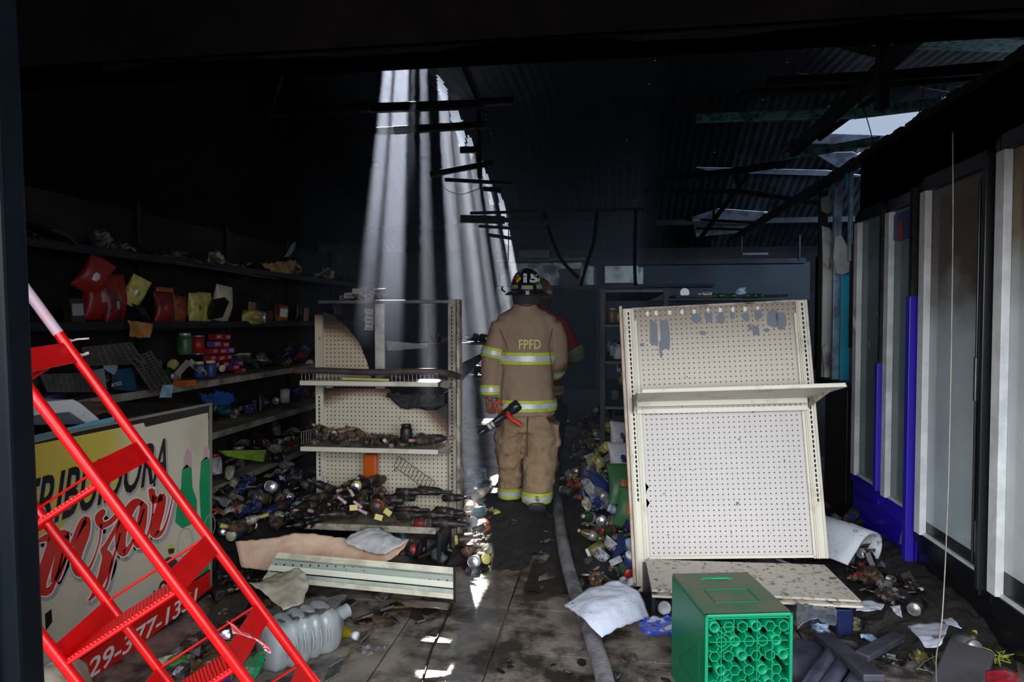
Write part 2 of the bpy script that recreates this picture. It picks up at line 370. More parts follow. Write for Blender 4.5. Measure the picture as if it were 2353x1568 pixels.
# hanging wires from the roof
def wire(pts, r, m, name, label=None, cat='wire', group=None, parent=None):
    q = MB(); P = []
    for i in range(len(pts) - 1):
        for t in range(6): P.append(V(pts[i]).lerp(V(pts[i + 1]), t / 6))
    P.append(V(pts[-1]))
    for _ in range(3): P = [P[0]] + [(P[i - 1] + P[i] * 2 + P[i + 1]) / 4 for i in range(1, len(P) - 1)] + [P[-1]]
    q.tube(P, r, 6); return q.build(name, m, parent, label=label, cat=cat, group=group, origin=None if parent else P[-1])
wire([at(1965, 200, 4.4), at(1990, 265, 4.3), at(2008, 330, 4.2), at(2004, 395, 4.2)], .003, black_pl, 'wire', 'thin black wire hanging across the bright roof opening')
wire([at(2124, 190, 3.6), at(2118, 240, 3.6), at(2108, 275, 3.6)], .003, black_pl, 'wire', 'short black wire dangling beside the right roof opening')
wire([at(1005, 415, 7), at(1030, 440, 7), at(1060, 449, 7), at(1110, 430, 7)], .004, black_pl, 'wire', 'sagging black wire looped across the shafts of sunlight')
wire([at(1250, 487, 7.4), at(1266, 545, 7.5), at(1290, 600, 8), at(1330, 640, 8)], .02, soot, 'metal_strip', 'bent burnt metal strip hanging above the helmet', 'strip')
wire([at(1372, 484, 7.4), at(1365, 560, 7.5), at(1350, 600, 7.6), at(1335, 655, 8)], .022, soot, 'metal_strip', 'burnt metal strip hanging left of the pale wall panel', 'strip')
wire([at(1461, 482, 7.4), at(1460, 520, 7.5), at(1458, 600, 7.8), at(1460, 655, 8.2)], .02, soot, 'metal_strip', 'straight burnt strip hanging in front of the pale wall panel', 'strip')
wire([at(630, 150, 4), at(655, 165, 4), at(610, 290, 4.4)], .003, steel_l, 'wire', 'thin wire hanging from the dark ceiling at left')
q = MB(); q.bar(at(602, 88, 2.9), at(640, 121, 2.9), .012, .006); q.build('wood_splinter', mat('splinter', S(190, 130, 80), .6), label='light wooden splinter sticking out of the dark ceiling', cat='splinter', origin=at(602, 88, 2.9))
wire([at(1742, -20, 1.45), at(1745, 15, 1.45), at(1740, 48, 1.45)], .002, mat('pale_cord', S(150, 140, 130), .7), 'cord', 'short pale cord hanging from the black lintel', 'cord')

# ------------------------------------------------------------------ back wall details
YB = 14.64
def wp_quad(px0, py0, px1, py1, m, name, th=.02, par=wb, y=YB):
    a, c = ony(px0, py0, y), ony(px1, py1, y); q = MB()
    q.box(((a.x + c.x) / 2, y - th / 2, (a.z + c.z) / 2), (abs(c.x - a.x), th, abs(a.z - c.z))); return q.build(name, m, par)
wp_quad(1150, 606, 1375, 656, plaster, 'plaster_panel'); wp_quad(1140, 660, 1185, 790, plaster, 'plaster_panel')
wp_quad(1390, 612, 1466, 650, mat('pale_panel', S(235, 236, 232), .7, dirt=.8, dirtcol=S(45, 48, 50), world=True, dscale=3, dlo=.45, dhi=.65), 'plaster_panel', .03); wp_quad(1466, 614, 1478, 655, plaster, 'plaster_panel', .03)
wp_quad(1290, 618, 1335, 656, mat('brown_board', S(62, 52, 45), .8), 'board', .05)
wp_quad(1480, 606, 1860, 690, mat('blue_soot_wall', (.010, .018, .03), .6, world=True, var=.5, scale=2), 'wall_panel', .015)
wp_quad(1195, 578, 1262, 594, mat('rubble_grey', S(105, 100, 98), .9, dirt=.6), 'rubble', .2, y=14.2)
for x0, y0, x1, y1, m in [(1140, 597, 1210, 601, steel_l), (1205, 598, 1260, 602, steel_l), (1258, 594, 1345, 599, steel_l), (1345, 600, 1850, 605, steel_d), (1380, 654, 1640, 659, steel_d), (1270, 656, 1376, 664, steel_d), (1372, 606, 1380, 900, steel_d)]:
    wp_quad(x0, y0, x1, y1, m, 'track_rail', .07)
wp_quad(1702, 582, 1764, 586, steel_l, 'track_rail', .05, y=13.8); wp_quad(1702, 545, 1705, 586, steel_d, 'track_rail', .05, y=13.8); wp_quad(1835, 540, 1838, 600, steel_d, 'track_rail', .05, y=13.8)
wp_quad(1276, 668, 1370, 960, soot, 'doorway_dark', .04)  # black sheet put in for the darkness of the open doorway
# upper left rear: grey strip of wall with soot line
for x0, y0, x1, y1 in [(728, 560, 862, 650)]:
    q = MB(); q.plate([onx(x0, y0, -4.99), onx(x1, y0 - 0, -4.99), onx(x1, y1, -4.99), onx(x0, y1 - 25, -4.99)], (1, 0, 0), .02)
    q.build('plaster_panel', mat('smoky_plaster', S(70, 68, 68), .8, dirt=.9, dirtcol=(.008, .008, .01), world=True, dscale=1.5, dlo=.4, dhi=.6), bpy.data.objects['wall_left'])
# soot-coated open shelf frame and stud framing at the right rear
studs = thing('wall_framing', None, None, (0, 0, 0), kind='structure')
def stud(px, y0, y1, wpx, m, d, name='stud', dep=.05):
    a, c = at(px, y0, d), at(px, y1, d); q = MB(); w = wpx * d / FPX; q.bar((a.x, a.y, a.z), (a.x, a.y, c.z), w, dep, up=(0, 1, 0)); return q.build(name, m, studs, bevel=.004)
bluep = mat('blue_paint', S(50, 200, 245), .5, dirt=.3, dirtcol=(.01, .02, .03), dscale=3)
gyp = mat('gypsum', S(238, 236, 228), .8, dirt=.8, dirtcol=S(90, 78, 66), dscale=4, dlo=.5, dhi=.65)
steelb = mat('stud_steel', S(170, 205, 225), .4, .2, dirt=.6, dirtcol=(.03, .035, .04), dscale=7)
stud(1892, 440, 880, 18, mat('stud_soot', S(50, 46, 44), .8, dirt=.8, dirtcol=(.01, .01, .01)), 5.7)
stud(1902, 530, 905, 20, gyp, 5.55, 'gypsum_strip', .03)
stud(1930, 440, 600, 6, steelb, 5.35); stud(1925, 430, 890, 16, steelb, 5.3)
stud(1943, 630, 885, 20, bluep, 5.2, 'blue_board', .02)
stud(1956, 385, 600, 7, steelb, 5.0); stud(1948, 380, 430, 10, bluep, 5.02, 'blue_board', .02); stud(1962, 560, 800, 12, mat('stud_rust', S(70, 45, 38), .8, dirt=.8), 5.0)
stud(1880, 590, 850, 8, soot, 5.8)
def torn(px, pts, d, m, name):
    q = MB(); q.plate([at(x, y, d) for x, y in pts], (0, -1, 0), .012); return q.build(name, m, studs)
torn(0, [(1918, 545), (1932, 540), (1945, 565), (1952, 590), (1950, 625), (1935, 632), (1920, 628), (1914, 590)], 5.1, mat('torn_board', S(225, 222, 218), .8, dirt=.4), 'torn_board')
torn(0, [(1888, 520), (1906, 525), (1910, 560), (1902, 620), (1890, 600)], 5.5, gyp, 'torn_board')
torn(0, [(1889, 800), (1900, 790), (1915, 820), (1920, 870), (1895, 890)], 5.5, gyp, 'torn_board')
torn(0, [(1885, 455), (1905, 450), (1912, 485), (1900, 492), (1886, 485)], 5.5, mat('torn_grey', S(150, 146, 142), .8, dirt=.6), 'torn_board')
# ground counter under the studs
t = thing('metal_cabinet', 'low black burnt metal cabinet standing in front of the blue boards', 'cabinet', onz(1915, 1190, 0))
t.location = (1.95, 5.55, 0)
q = MB(); q.box((0, 0, .48), (.44, .5, .96)); q.build('body', mat('cab_black', (.012, .012, .014), .35, .3, dirt=.6, dirtcol=(.06, .06, .065), dscale=9, dlo=.55, dhi=.75), t, bevel=.01)
q = MB(); q.box((-.02, -.01, .98), (.5, .56, .05)); q.build('worktop', charred, t, bevel=.006)
q = MB(); q.box((-.02, -.26, .5), (.36, .02, .8)); q.build('door', steel_d, t, bevel=.005)
q = MB(); q.box((-.07, -.26, .985), (.3, .015, .03)); q.build('edge_strip', mat('scorched_wood', S(120, 80, 60), .7, dirt=.7), t)

# ------------------------------------------------------------------ pegboard gondolas
def pegmat(name, col, pitch=.034, rad=.0048, topz=None, warm=None):
    m, nt, b = new_mat(name); N, L = nt.nodes, nt.links
    tc = N.new('ShaderNodeTexCoord'); sp = N.new('ShaderNodeSeparateXYZ'); L.new(tc.outputs['Object'], sp.inputs[0])
    def mth(op, a, bb=None, cc=None):
        n = N.new('ShaderNodeMath'); n.operation = op
        for i, q in enumerate((a, bb, cc)):
            if q is None: continue
            if isinstance(q, (int, float)): n.inputs[i].default_value = q
            else: L.new(q, n.inputs[i])
        return n.outputs[0]
    fx = mth('SUBTRACT', mth('FRACT', mth('DIVIDE', sp.outputs['X'], pitch)), .5); fz = mth('SUBTRACT', mth('FRACT', mth('DIVIDE', sp.outputs['Z'], pitch)), .5)
    d = mth('SQRT', mth('ADD', mth('MULTIPLY', fx, fx), mth('MULTIPLY', fz, fz)))
    hole = mth('LESS_THAN', d, rad / pitch)
    nz = N.new('ShaderNodeTexNoise'); nz.inputs['Scale'].default_value = 5; nz.inputs['Detail'].default_value = 6; L.new(tc.outputs['Object'], nz.inputs['Vector'])
    mx = N.new('ShaderNodeMix'); mx.data_type = 'RGBA'; mx.inputs['A'].default_value = tuple(c * .93 for c in col) + (1,); mx.inputs['B'].default_value = tuple(min(1, c * 1.05) for c in col) + (1,)
    L.new(nz.outputs['Fac'], mx.inputs['Factor']); out = mx.outputs['Result']
    sn = N.new('ShaderNodeTexNoise'); sn.inputs['Scale'].default_value = 26; sn.inputs['Detail'].default_value = 3; L.new(tc.outputs['Object'], sn.inputs['Vector'])
    spk = mth('MULTIPLY', mth('GREATER_THAN', sn.outputs['Fac'], .71), .8)
    m3 = N.new('ShaderNodeMix'); m3.data_type = 'RGBA'; m3.inputs['B'].default_value = S(70, 62, 52) + (1,); L.new(out, m3.inputs['A']); L.new(spk, m3.inputs['Factor']); out = m3.outputs['Result']
    if topz:                                                      # heat-browned upper edge
        z0, z1, tint = topz
        mr = N.new('ShaderNodeMapRange'); mr.interpolation_type = 'SMOOTHSTEP'; L.new(mth('ADD', sp.outputs['Z'], mth('MULTIPLY', nz.outputs['Fac'], .12)), mr.inputs['Value']); mr.inputs['From Min'].default_value = z0 + .06; mr.inputs['From Max'].default_value = z1 + .06; mr.inputs['To Max'].default_value = .85
        m4 = N.new('ShaderNodeMix'); m4.data_type = 'RGBA'; m4.inputs['B'].default_value = tuple(tint) + (1,); L.new(out, m4.inputs['A']); L.new(mr.outputs[0], m4.inputs['Factor']); out = m4.outputs['Result']
    if warm:                                                      # burn mark spreading from one place: (x, z, r0, r1)
        x, z, r0, r1 = warm
        dd = mth('SQRT', mth('ADD', mth('POWER', mth('ABSOLUTE', mth('SUBTRACT', sp.outputs['X'], x)), 2), mth('POWER', mth('ABSOLUTE', mth('SUBTRACT', sp.outputs['Z'], z)), 2)))
        for a0, a1, tint in ((r0, r1, S(120, 88, 66)), (r0 + .05, r1 + .05, (.012, .011, .011))):
            mr = N.new('ShaderNodeMapRange'); L.new(mth('ADD', dd, mth('MULTIPLY', nz.outputs['Fac'], -.07)), mr.inputs['Value']); mr.inputs['From Min'].default_value = a0 - .035; mr.inputs['From Max'].default_value = a1 - .035
            m5 = N.new('ShaderNodeMix'); m5.data_type = 'RGBA'; m5.inputs['B'].default_value = tuple(tint) + (1,); L.new(out, m5.inputs['A']); L.new(mr.outputs[0], m5.inputs['Factor']); out = m5.outputs['Result']
    m2 = N.new('ShaderNodeMix'); m2.data_type = 'RGBA'; m2.inputs['B'].default_value = (.006, .005, .005, 1); L.new(out, m2.inputs['A']); L.new(hole, m2.inputs['Factor'])
    L.new(m2.outputs['Result'], b.inputs['Base Color']); b.inputs['Roughness'].default_value = .55
    return m
slotm = mat('slot_dark', (.004, .004, .004), .8, var=0)
def upright(root, x, z0, z1, w=.05, m=cream, y=0., slots=(.0, 1.6)):
    q = MB(); q.box((x, y, (z0 + z1) / 2), (w, .035, z1 - z0)); q.box((x - w * .32, y - .021, (z0 + z1) / 2), (.008, .008, z1 - z0)); q.box((x + w * .32, y - .021, (z0 + z1) / 2), (.008, .008, z1 - z0))
    u = q.build('upright', m, root, bevel=.002)
    q = MB(); z = slots[0]
    while z < slots[1]: q.box((x, y - .0178, z), (.0085, .001, .017)); z += .0255
    q.build('slot', slotm, u, kind='stuff'); return u

# ---- right gondola
GRw = .95
p = at(1685, 1303, 3.60)
gr = thing('shelving_gondola', 'cream pegboard gondola leaning backwards behind the green crate, with one narrow shelf', 'shelving', (p.x, p.y, 0), (R(-8.2), R(-2.8), R(2.0)))
zt = 1.565; zb = .205
gpr = gr
zs = 1.055                                                        # the two boards meet behind the shelf
pm = pegmat('pegboard_right', S(196, 186, 172), topz=(1.22, 1.66, S(112, 92, 78)), rad=.0038, pitch=.0275)
q = MB(); q.box((0, .006, (zt + zs) / 2), (GRw - .06, .008, zt - zs)); q.build('pegboard_panel', pm, gr)
pm2 = pegmat('pegboard_right_low', S(192, 186, 182), rad=.0038, pitch=.0275)
poly = [(-.45, zb), (.45, zb), (.45, zs - .003), (-.45, zs - .003), (-.45, .62), (-.425, .612), (-.405, .585), (-.42, .56), (-.425, .53), (-.405, .50), (-.42, .475), (-.45, .47)]
q = MB(); q.prism(poly, .008, TM((0, .010, 0), (R(90), 0, 0))); q.build('pegboard_panel', pm2, gr)
upright(gr, -GRw / 2 + .008, -.02, zt + .005, .06, cream, 0, (.52, zt)); upright(gr, GRw / 2 - .008, .2, zt + .005, .06, cream, 0, (.5, zt))
q = MB(); q.box((-GRw / 2 - .032, .03, .79), (.018, .06, 1.6)); q.build('side_channel', mat('rusty_cream', S(190, 170, 150), .5, dirt=.7, dirtcol=S(120, 70, 45), dscale=6), gr, bevel=.003)
q = MB(); q.box((0, .003, zt + .004), (GRw - .06, .02, .012)); q.build('top_rail', creamd, gr, bevel=.002)
q = MB(); q.box((0, -.006, zb + .006), (GRw - .08, .012, .016)); q.build('bottom_rail', cream, gr, bevel=.002)
for x in (-.43, .43):
    q = MB(); q.box((x, -.006, .85), (.012, .012, 1.3)); q.build('panel_trim', cream, gr)
# peeled grey paint patches near the top
q = MB(); rr = random.Random(3)
def patch(x, z, w, h):
    k = 12; x *= .95; z -= .035; pl = []
    for i in range(k):
        a = 2 * math.pi * i / k; c, s = math.cos(a), math.sin(a); e = .8 + rr.random() * .3
        pl.append((x + w * e * math.copysign(abs(c) ** .6, c), z + h * e * math.copysign(abs(s) ** .6, s)))
    q.prism(pl, .0006, TM((0, .0018, 0), (R(90), 0, 0)))
for x, z, w, h in [(-.35, 1.46, .025, .075), (-.285, 1.45, .026, .095), (-.315, 1.37, .008, .05), (-.10, 1.535, .028, .03), (-.03, 1.54, .022, .03), (.04, 1.53, .022, .035), (.105, 1.54, .014, .02), (.18, 1.53, .02, .025), (.25, 1.54, .02, .03), (.33, 1.51, .035, .05), (.375, 1.5, .03, .05), (.23, 1.45, .02, .03), (.29, 1.45, .014, .012), (-.07, 1.45, .018, .012), (.2, 1.47, .01, .02), (-.42, 1.40, .012, .01)]: patch(x, z, w, h)
q.build('peeled_patch', mat('bare_grey_board', S(112, 117, 126), .7, var=.1), gr, kind='stuff')
q = MB()
for x in (-.38, -.33, -.25, -.18, -.11, -.03, .04, .11, .18, .25): patch(x, 1.573, .009, .014)
q.build('clean_patch', mat('clean_board', S(225, 220, 212), .6, var=.05), gr, kind='stuff')
# narrow shelf seen from the side, tilted
q = MB(); a0, a1 = V((-.44, -.30, 1.095)), V((.54, -.33, 1.088))
q.bar(a0, a1, .022, .05, up=(0, 1, 0)); q.build('shelf_lip', cream, gr, bevel=.004)
q = MB(); q.plate([V((-.46, -.29, 1.085)), V((.555, -.32, 1.078)), V((.47, -.02, 1.035)), V((-.47, -.02, 1.045))], (0, 0, 1), .012); q.build('shelf_board', cream, gr, bevel=.002)
for x, e in ((-.475, -.46), (.455, .50)):
    q = MB(); q.plate([V((x, -.02, 1.07)), V((x, -.02, .985)), V((e, -.27, 1.068)), V((e, -.29, 1.09))], (1, 0, 0), .004); q.build('shelf_bracket', creamd, gr)
q = MB(); q.bar((-.45, -.03, 1.035), (.45, -.03, 1.025), .02, .03); q.bar((-.45, -.03, .995), (.45, -.03, .985), .014, .028); q.build('shelf_back_rail', cream, gr, bevel=.003)
# base deck
gb = thing('base_deck', None, None, (0, 0, 0)); gb.parent = gr
gb.matrix_local = Matrix.LocRotScale(gr.location, gr.rotation_euler, V((1, 1, 1))).inverted() @ Matrix.LocRotScale(V((p.x, p.y, 0)), Euler((0, 0, R(3))), V((1, 1, 1)))
q = MB(); q.plate([(-.46, -.01, .185), (.46, -.01, .185), (.47, -.44, .175), (-.47, -.40, .175)], (0, 0, 1), .012)
q.build('deck', mat('deck_dirty', S(178, 170, 160), .55, var=.15, scale=4, dirt=.9, dirtcol=S(44, 38, 33), dscale=34, dlo=.54, dhi=.64), gb, bevel=.003)
q = MB(); q.bar((-.47, -.405, .165), (.47, -.445, .165), .012, .045, up=(0, 1, 0)); q.build('front_lip', mat('lip_rust', S(198, 188, 172), .5, dirt=.9, dirtcol=S(90, 50, 28), dscale=16, dlo=.5, dhi=.6), gb, bevel=.003)
q = MB(); q.box((-.462, -.2, .09), (.02, .42, .17)); q.build('side_bracket', mat('navy_steel', S(28, 34, 48), .45, .3), gb, bevel=.004)
q = MB(); q.box((.44, -.2, .09), (.02, .42, .17)); q.box((.41, -.40, .07), (.07, .03, .12)); q.build('side_bracket', mat('blue_steel', S(22, 34, 78), .4, .3), gb, bevel=.004)

# ---- left gondola
GLw = .93
p = at(888, 1240, 4.47)
gl = thing('shelving_gondola', 'cream pegboard gondola with burnt upper panel, wire fences and bottles on its shelves', 'shelving', (p.x, p.y, 0), (0, 0, R(1)))
hw = GLw / 2
upright(gl, -hw + .02, .03, .98, .05, cream, 0, (.45, .97)); u = upright(gl, hw - .022, -.0, 1.6, .05, mat('upright_smoked', S(165, 155, 142), .5, dirt=.7, dirtcol=S(70, 60, 52), dscale=3), 0, (.32, 1.56))
q = MB(); q.box((-hw + .02, 0, 1.24), (.05, .034, .52)); q.build('upright', pegmat('upright_burn', S(190, 178, 160), rad=.0, warm=(-hw, 1.0, .40, .52)), gl)
q = MB(); q.box((hw + .018, .03, .8), (.02, .09, 1.6)); q.build('side_channel', creamd, gl, bevel=.003)
lo = [(-.42, .22), (.41, .22), (.41, .93), (.38, .91), (.34, .885), (.27, .88), (.2, .90), (.14, .905), (.08, .925), (.05, .96), (.02, 1.02), (-.42, 1.02)]
q = MB(); q.prism(lo, .008, TM((0, .012, 0), (R(90), 0, 0))); q.build('pegboard_panel', pegmat('pegboard_left', S(196, 186, 166), rad=.0042, warm=(-.12, .35, .60, .66), pitch=.0275), gl)
up_ = [(-.42, 1.03), (-.08, 1.03), (-.10, 1.10), (-.13, 1.2), (-.18, 1.32), (-.26, 1.42), (-.36, 1.5), (-.42, 1.52)]
q = MB(); q.prism(up_, .008, TM((0, .014, 0), (R(90), 0, 0))); q.build('pegboard_panel', pegmat('pegboard_left_up', S(190, 172, 148), rad=.0042, warm=(-.42, 1.0, .34, .42), pitch=.0275), gl)
q = MB(); q.box((0, 0, 1.585), (GLw - .03, .03, .022)); q.build('top_rail', mat('top_rail_smoked', S(98, 98, 106), .45, .4, dirt=.9, dirtcol=(.015, .015, .016), dscale=2.5), gl, bevel=.003)
q = MB(); q.box((-.045, .03, 1.29), (.062, .03, .58)); q.build('post', mat('post_pale', S(178, 176, 166), .55, dirt=.6, dirtcol=S(80, 74, 66), dscale=5), gl, bevel=.004)
q = MB(); q.plate([V((-.01, .05, 1.33)), V((.26, .05, 1.31)), V((.27, .05, 1.285)), V((.0, .05, 1.265))], (0, 1, 0), .004); q.build('shelf_bracket', steel_l, gl)
def glshelf(z, x0, x1, dep, lipm=cream, h=.03):
    q = MB(); q.box(((x0 + x1) / 2, -dep, z), (x1 - x0, .016, h)); q.build('shelf_lip', lipm, gl, bevel=.005)
    q = MB(); q.box(((x0 + x1) / 2, -dep / 2, z + .006), (x1 - x0 - .01, dep - .01, .012)); q.build('shelf_board', creamd, gl, bevel=.003)
    q = MB(); q.plate([V((x1 - .01, -dep, z + .012)), V((x1 - .01, -dep, z - .012)), V((x1 + .03, -.01, z - .05)), V((x1 + .03, -.01, z + .012))], (1, 0, 0), .004); q.build('shelf_bracket', creamd, gl)
glshelf(1.075, -.475, .405, .24); glshelf(.662, -.475, .405, .24)
glshelf(.205, -.42, .41, .33, creamd, .04)
q = MB(); q.box((.43, -.17, .1), (.02, .34, .19)); q.build('side_bracket', mat('navy_steel2', S(24, 30, 42), .45, .3), gl, bevel=.004)
q = MB(); q.box((-.2, -.16, .1), (.4, .3, .16)); q.build('plinth', soot, gl)
# burnt bar over the first shelf
q = MB(); P = [V((-.50 + .1 * k, -.25 + (.0 if k < 9 else .03 * (k - 8)), 1.15 + .004 * math.sin(k))) for k in range(10)] + [V((.47, -.17, 1.135)), V((.50, -.06, 1.11))]
q.tube(P, .016, 6, flat=1.4); q.build('burnt_trim', mat('burnt_trim', S(70, 58, 54), .6, dirt=.8, dscale=10), gl)
q = MB(); q.bar((-.2, -.245, 1.105), (.1, -.245, 1.10), .008, .014); q.build('yellow_strip', mat('yel_strip', S(170, 170, 90), .5), gl)
def fence(parent, a, c, h, n, name='wire_fence', m=chrome, r=.0016, up=V((0, 0, 1)), skew=V((0, 0, 0))):
    a, c = V(a), V(c); q = MB(); q.tube([a, c], r * 1.2, 5); q.tube([a + up * h, c + up * h], r * 1.2, 5)
    for i in range(n + 1):
        s_ = a.lerp(c, i / n); q.tube([s_, s_ + up * h + skew], r, 4)
    return q.build(name, m, parent)
fence(gl, (-.465, -.235, 1.09), (-.19, -.235, 1.09), .052, 11); fence(gl, (.115, -.235, 1.09), (.40, -.235, 1.09), .052, 11)
fence(gl, (-.46, -.23, .685), (.09, -.23, .685), .075, 26, m=wire_burnt); fence(gl, (.12, -.235, .682), (.40, -.235, .684), .075, 9, m=wire_burnt); fence(gl, (-.478, -.22, .685), (-.43, -.08, .685), .08, 7)
fence(gl, (-.48, -.33, .235), (.37, -.33, .235), .068, 66, m=wire_burnt)
wl = thing('wire_fence', 'loose wire fence leaning diagonally against the cream pegboard above the bottles', 'wire fence', (p.x, p.y, 0))
fence(wl, (.085, -.10, .535), (.32, -.09, .375), .075, 11, 'wire_grid', wire_burnt, .002, V((.42, 0, .85)).normalized())

# ------------------------------------------------------------------ fallen shelf, panels on the floor
def wplates(root, name, quads, m, th=.004, bev=0):
    q = MB()
    for pts, nrm in quads: q.plate(pts, nrm, th)
    return q.build(name, m, root, w=True, bevel=bev)
fs = thing('fallen_shelf', 'long cream metal shelf panel lying upside down on the floor before the left gondola', 'shelf', onz(840, 1350, 0))
A, B_ = at(643, 1276, 3.55), at(1043, 1310, 3.62); Cc, D = at(600, 1345, 3.30), at(1043, 1383, 3.38)
fl = lambda s, t: A.lerp(B_, s).lerp(Cc.lerp(D, s), t)
A.z, B_.z, Cc.z, D.z = .20, .17, .135, .05
A, B_, Cc, D = onz(643, 1276, .235), onz(1043, 1311, .20), onz(606, 1338, .13), onz(1043, 1382, .06)
nn = (B_ - A).cross(Cc - A).normalized(); nn = nn if nn.z > 0 else -nn
def strip(t0, t1, h0, h1, nm, m, s0=0., s1=1.):
    q = MB(); q.plate([fl(s0, t0) + nn * h0, fl(s1, t0) + nn * h0, fl(s1, t1) + nn * h1, fl(s0, t1) + nn * h1], nn, .004); return q.build(nm, m, fs, w=True, bevel=.0015)
greenish = mat('shelf_green', S(170, 182, 168), .45, var=.05, dirt=.5, dirtcol=S(90, 95, 85), dscale=6)
strip(0, .22, .03, .03, 'rear_flange', mat('shelf_cream2', S(208, 204, 182), .45, var=.04, dirt=.4, dirtcol=S(110, 100, 80), dscale=7))
strip(.22, .48, .012, .012, 'perforated_web', pegmat('perf', S(150, 160, 150), pitch=.045, rad=.0045))
strip(.22, .24, .03, .012, 'fold', greenish); strip(.46, .66, .028, .026, 'centre_rib', mat('shelf_cream3', S(212, 214, 196), .45, var=.03))
strip(.66, .84, .010, .010, 'web', greenish); strip(.84, 1.0, .024, .02, 'front_flange', mat('shelf_cream2', (0, 0, 0)))
q = MB(); q.plate([fl(0, 0) + nn * .03, fl(0, .45) + nn * .02, fl(0, 1.0) - nn * .03, fl(-.04, .9) - nn * .05, fl(-.02, .3) - nn * .02], (-1, 0, 0), .004); q.build('end_plate', greenish, fs, w=True)
q = MB(); q.plate([fl(1, 0) + nn * .03, fl(1, 1) + nn * .02, fl(1, 1) - nn * .03, fl(1, 0) - nn * .05], (1, 0, 0), .004); q.build('end_plate', steel_d, fs, w=True)

def sheet(name, label, cat, pts_grid, m, th=.004, wr=.0, sub=2, holes_=None, seed=0, group=None):
    """bent sheet through a small grid of world points (rows of equal length), smoothed"""
    nr, nc = len(pts_grid), len(pts_grid[0]); o = pts_grid[nr // 2][nc // 2].copy(); q = MB()
    vs = [p for r in pts_grid for p in r]
    q.add(vs, [(i * nc + j, (i + 1) * nc + j, (i + 1) * nc + j + 1, i * nc + j + 1) for i in range(nr - 1) for j in range(nc - 1)], 0, True)
    ob = q.build(name, m, origin=o, label=label, cat=cat, group=group)
    md = ob.modifiers.new('sub', 'SUBSURF'); md.levels = md.render_levels = sub + 1; md.boundary_smooth = 'PRESERVE_CORNERS'
    bpy.context.view_layer.update(); bake(ob)
    if wr:
        for v in ob.data.vertices: v.co += v.normal * wr * noise.noise(v.co * 9 + V((seed, 0, 0))) + V((0, 0, 1)) * wr * .6 * noise.noise(v.co * 31 + V((seed, 5, 0)))
    md = ob.modifiers.new('so', 'SOLIDIFY'); md.thickness = th; md.offset = 0
    return ob
warped = mat('warped_brown', S(222, 190, 166), .5, var=.15, scale=3.5, dirt=.75, dirtcol=S(170, 98, 56), dscale=3.0, dlo=.42, dhi=.7)
g = lambda rows: [[at(*c) for c in r] for r in rows]
sheet('warped_panel', 'long warped brown stained panel lying behind the fallen cream shelf', 'panel', g([
  [(541, 1245, 3.80), (640, 1238, 3.84), (690, 1222, 3.86), (730, 1230, 3.86), (790, 1238, 3.84), (880, 1234, 3.8), (940, 1240, 3.78)],
  [(548, 1275, 3.76), (640, 1272, 3.76), (690, 1262, 3.79), (740, 1268, 3.79), (800, 1270, 3.76), (880, 1258, 3.74), (925, 1262, 3.72)],
  [(555, 1305, 3.74), (640, 1316, 3.72), (700, 1320, 3.70), (760, 1322, 3.69), (820, 1324, 3.68), (880, 1300, 3.68), (905, 1284, 3.68)]]), warped, .006, .012)
sheet('bent_sheet', 'pale grey-white bent sheet lying on top of the warped brown panel', 'sheet', g([
  [(868, 1212, 3.88), (885, 1222, 3.84), (910, 1236, 3.79), (938, 1242, 3.75)],
  [(820, 1220, 3.83), (850, 1226, 3.79), (890, 1238, 3.75), (925, 1250, 3.70)],
  [(785, 1238, 3.76), (820, 1248, 3.73), (860, 1260, 3.69), (900, 1264, 3.67)],
  [(800, 1252, 3.73), (830, 1264, 3.70), (862, 1272, 3.66), (885, 1276, 3.65)]]), mat('white_sheet', S(196, 196, 198), .5, dirt=.5, dirtcol=S(120, 100, 84), dscale=4, var=.05), .004, .012, seed=4)
sheet('curled_sheet', 'curled beige plastic sheet resting on the left end of the fallen cream shelf', 'sheet', g([
  [(572, 1340, 3.15), (590, 1352, 3.12), (620, 1375, 3.08), (650, 1400, 3.0)],
  [(610, 1328, 3.2), (630, 1335, 3.15), (655, 1360, 3.1), (680, 1392, 3.02)],
  [(650, 1315, 3.25), (668, 1320, 3.2), (690, 1345, 3.1), (700, 1385, 3.05)],
  [(688, 1309, 3.25), (705, 1322, 3.2), (712, 1345, 3.15), (700, 1372, 3.1)]]), mat('beige_sheet', S(178, 172, 156), .5, var=.1, dirt=.6, dirtcol=S(110, 95, 75), dscale=5), .003, .014, seed=8)
# white foam sheet bent over the hose
sheet('foam_sheet', 'white quilted foam sheet arched over the grey hose, left of the green crate', 'foam sheet', g([
  [(1296, 1392, 3.22), (1330, 1370, 3.26), (1372, 1348, 3.3), (1408, 1338, 3.34)],
  [(1325, 1408, 3.10), (1360, 1382, 3.12), (1410, 1356, 3.2), (1440, 1343, 3.28)],
  [(1350, 1434, 3.0), (1390, 1402, 3.02), (1440, 1374, 3.1), (1470, 1362, 3.2)],
  [(1384, 1466, 2.96), (1420, 1444, 3.0), (1462, 1428, 3.08), (1492, 1420, 3.14)]]), mat('foam_white', S(200, 206, 222), .85, var=.06, dirt=.85, dirtcol=S(60, 55, 52), dscale=30, dlo=.64, dhi=.68, bump=.35, bscale=70), .012, .012, seed=2)
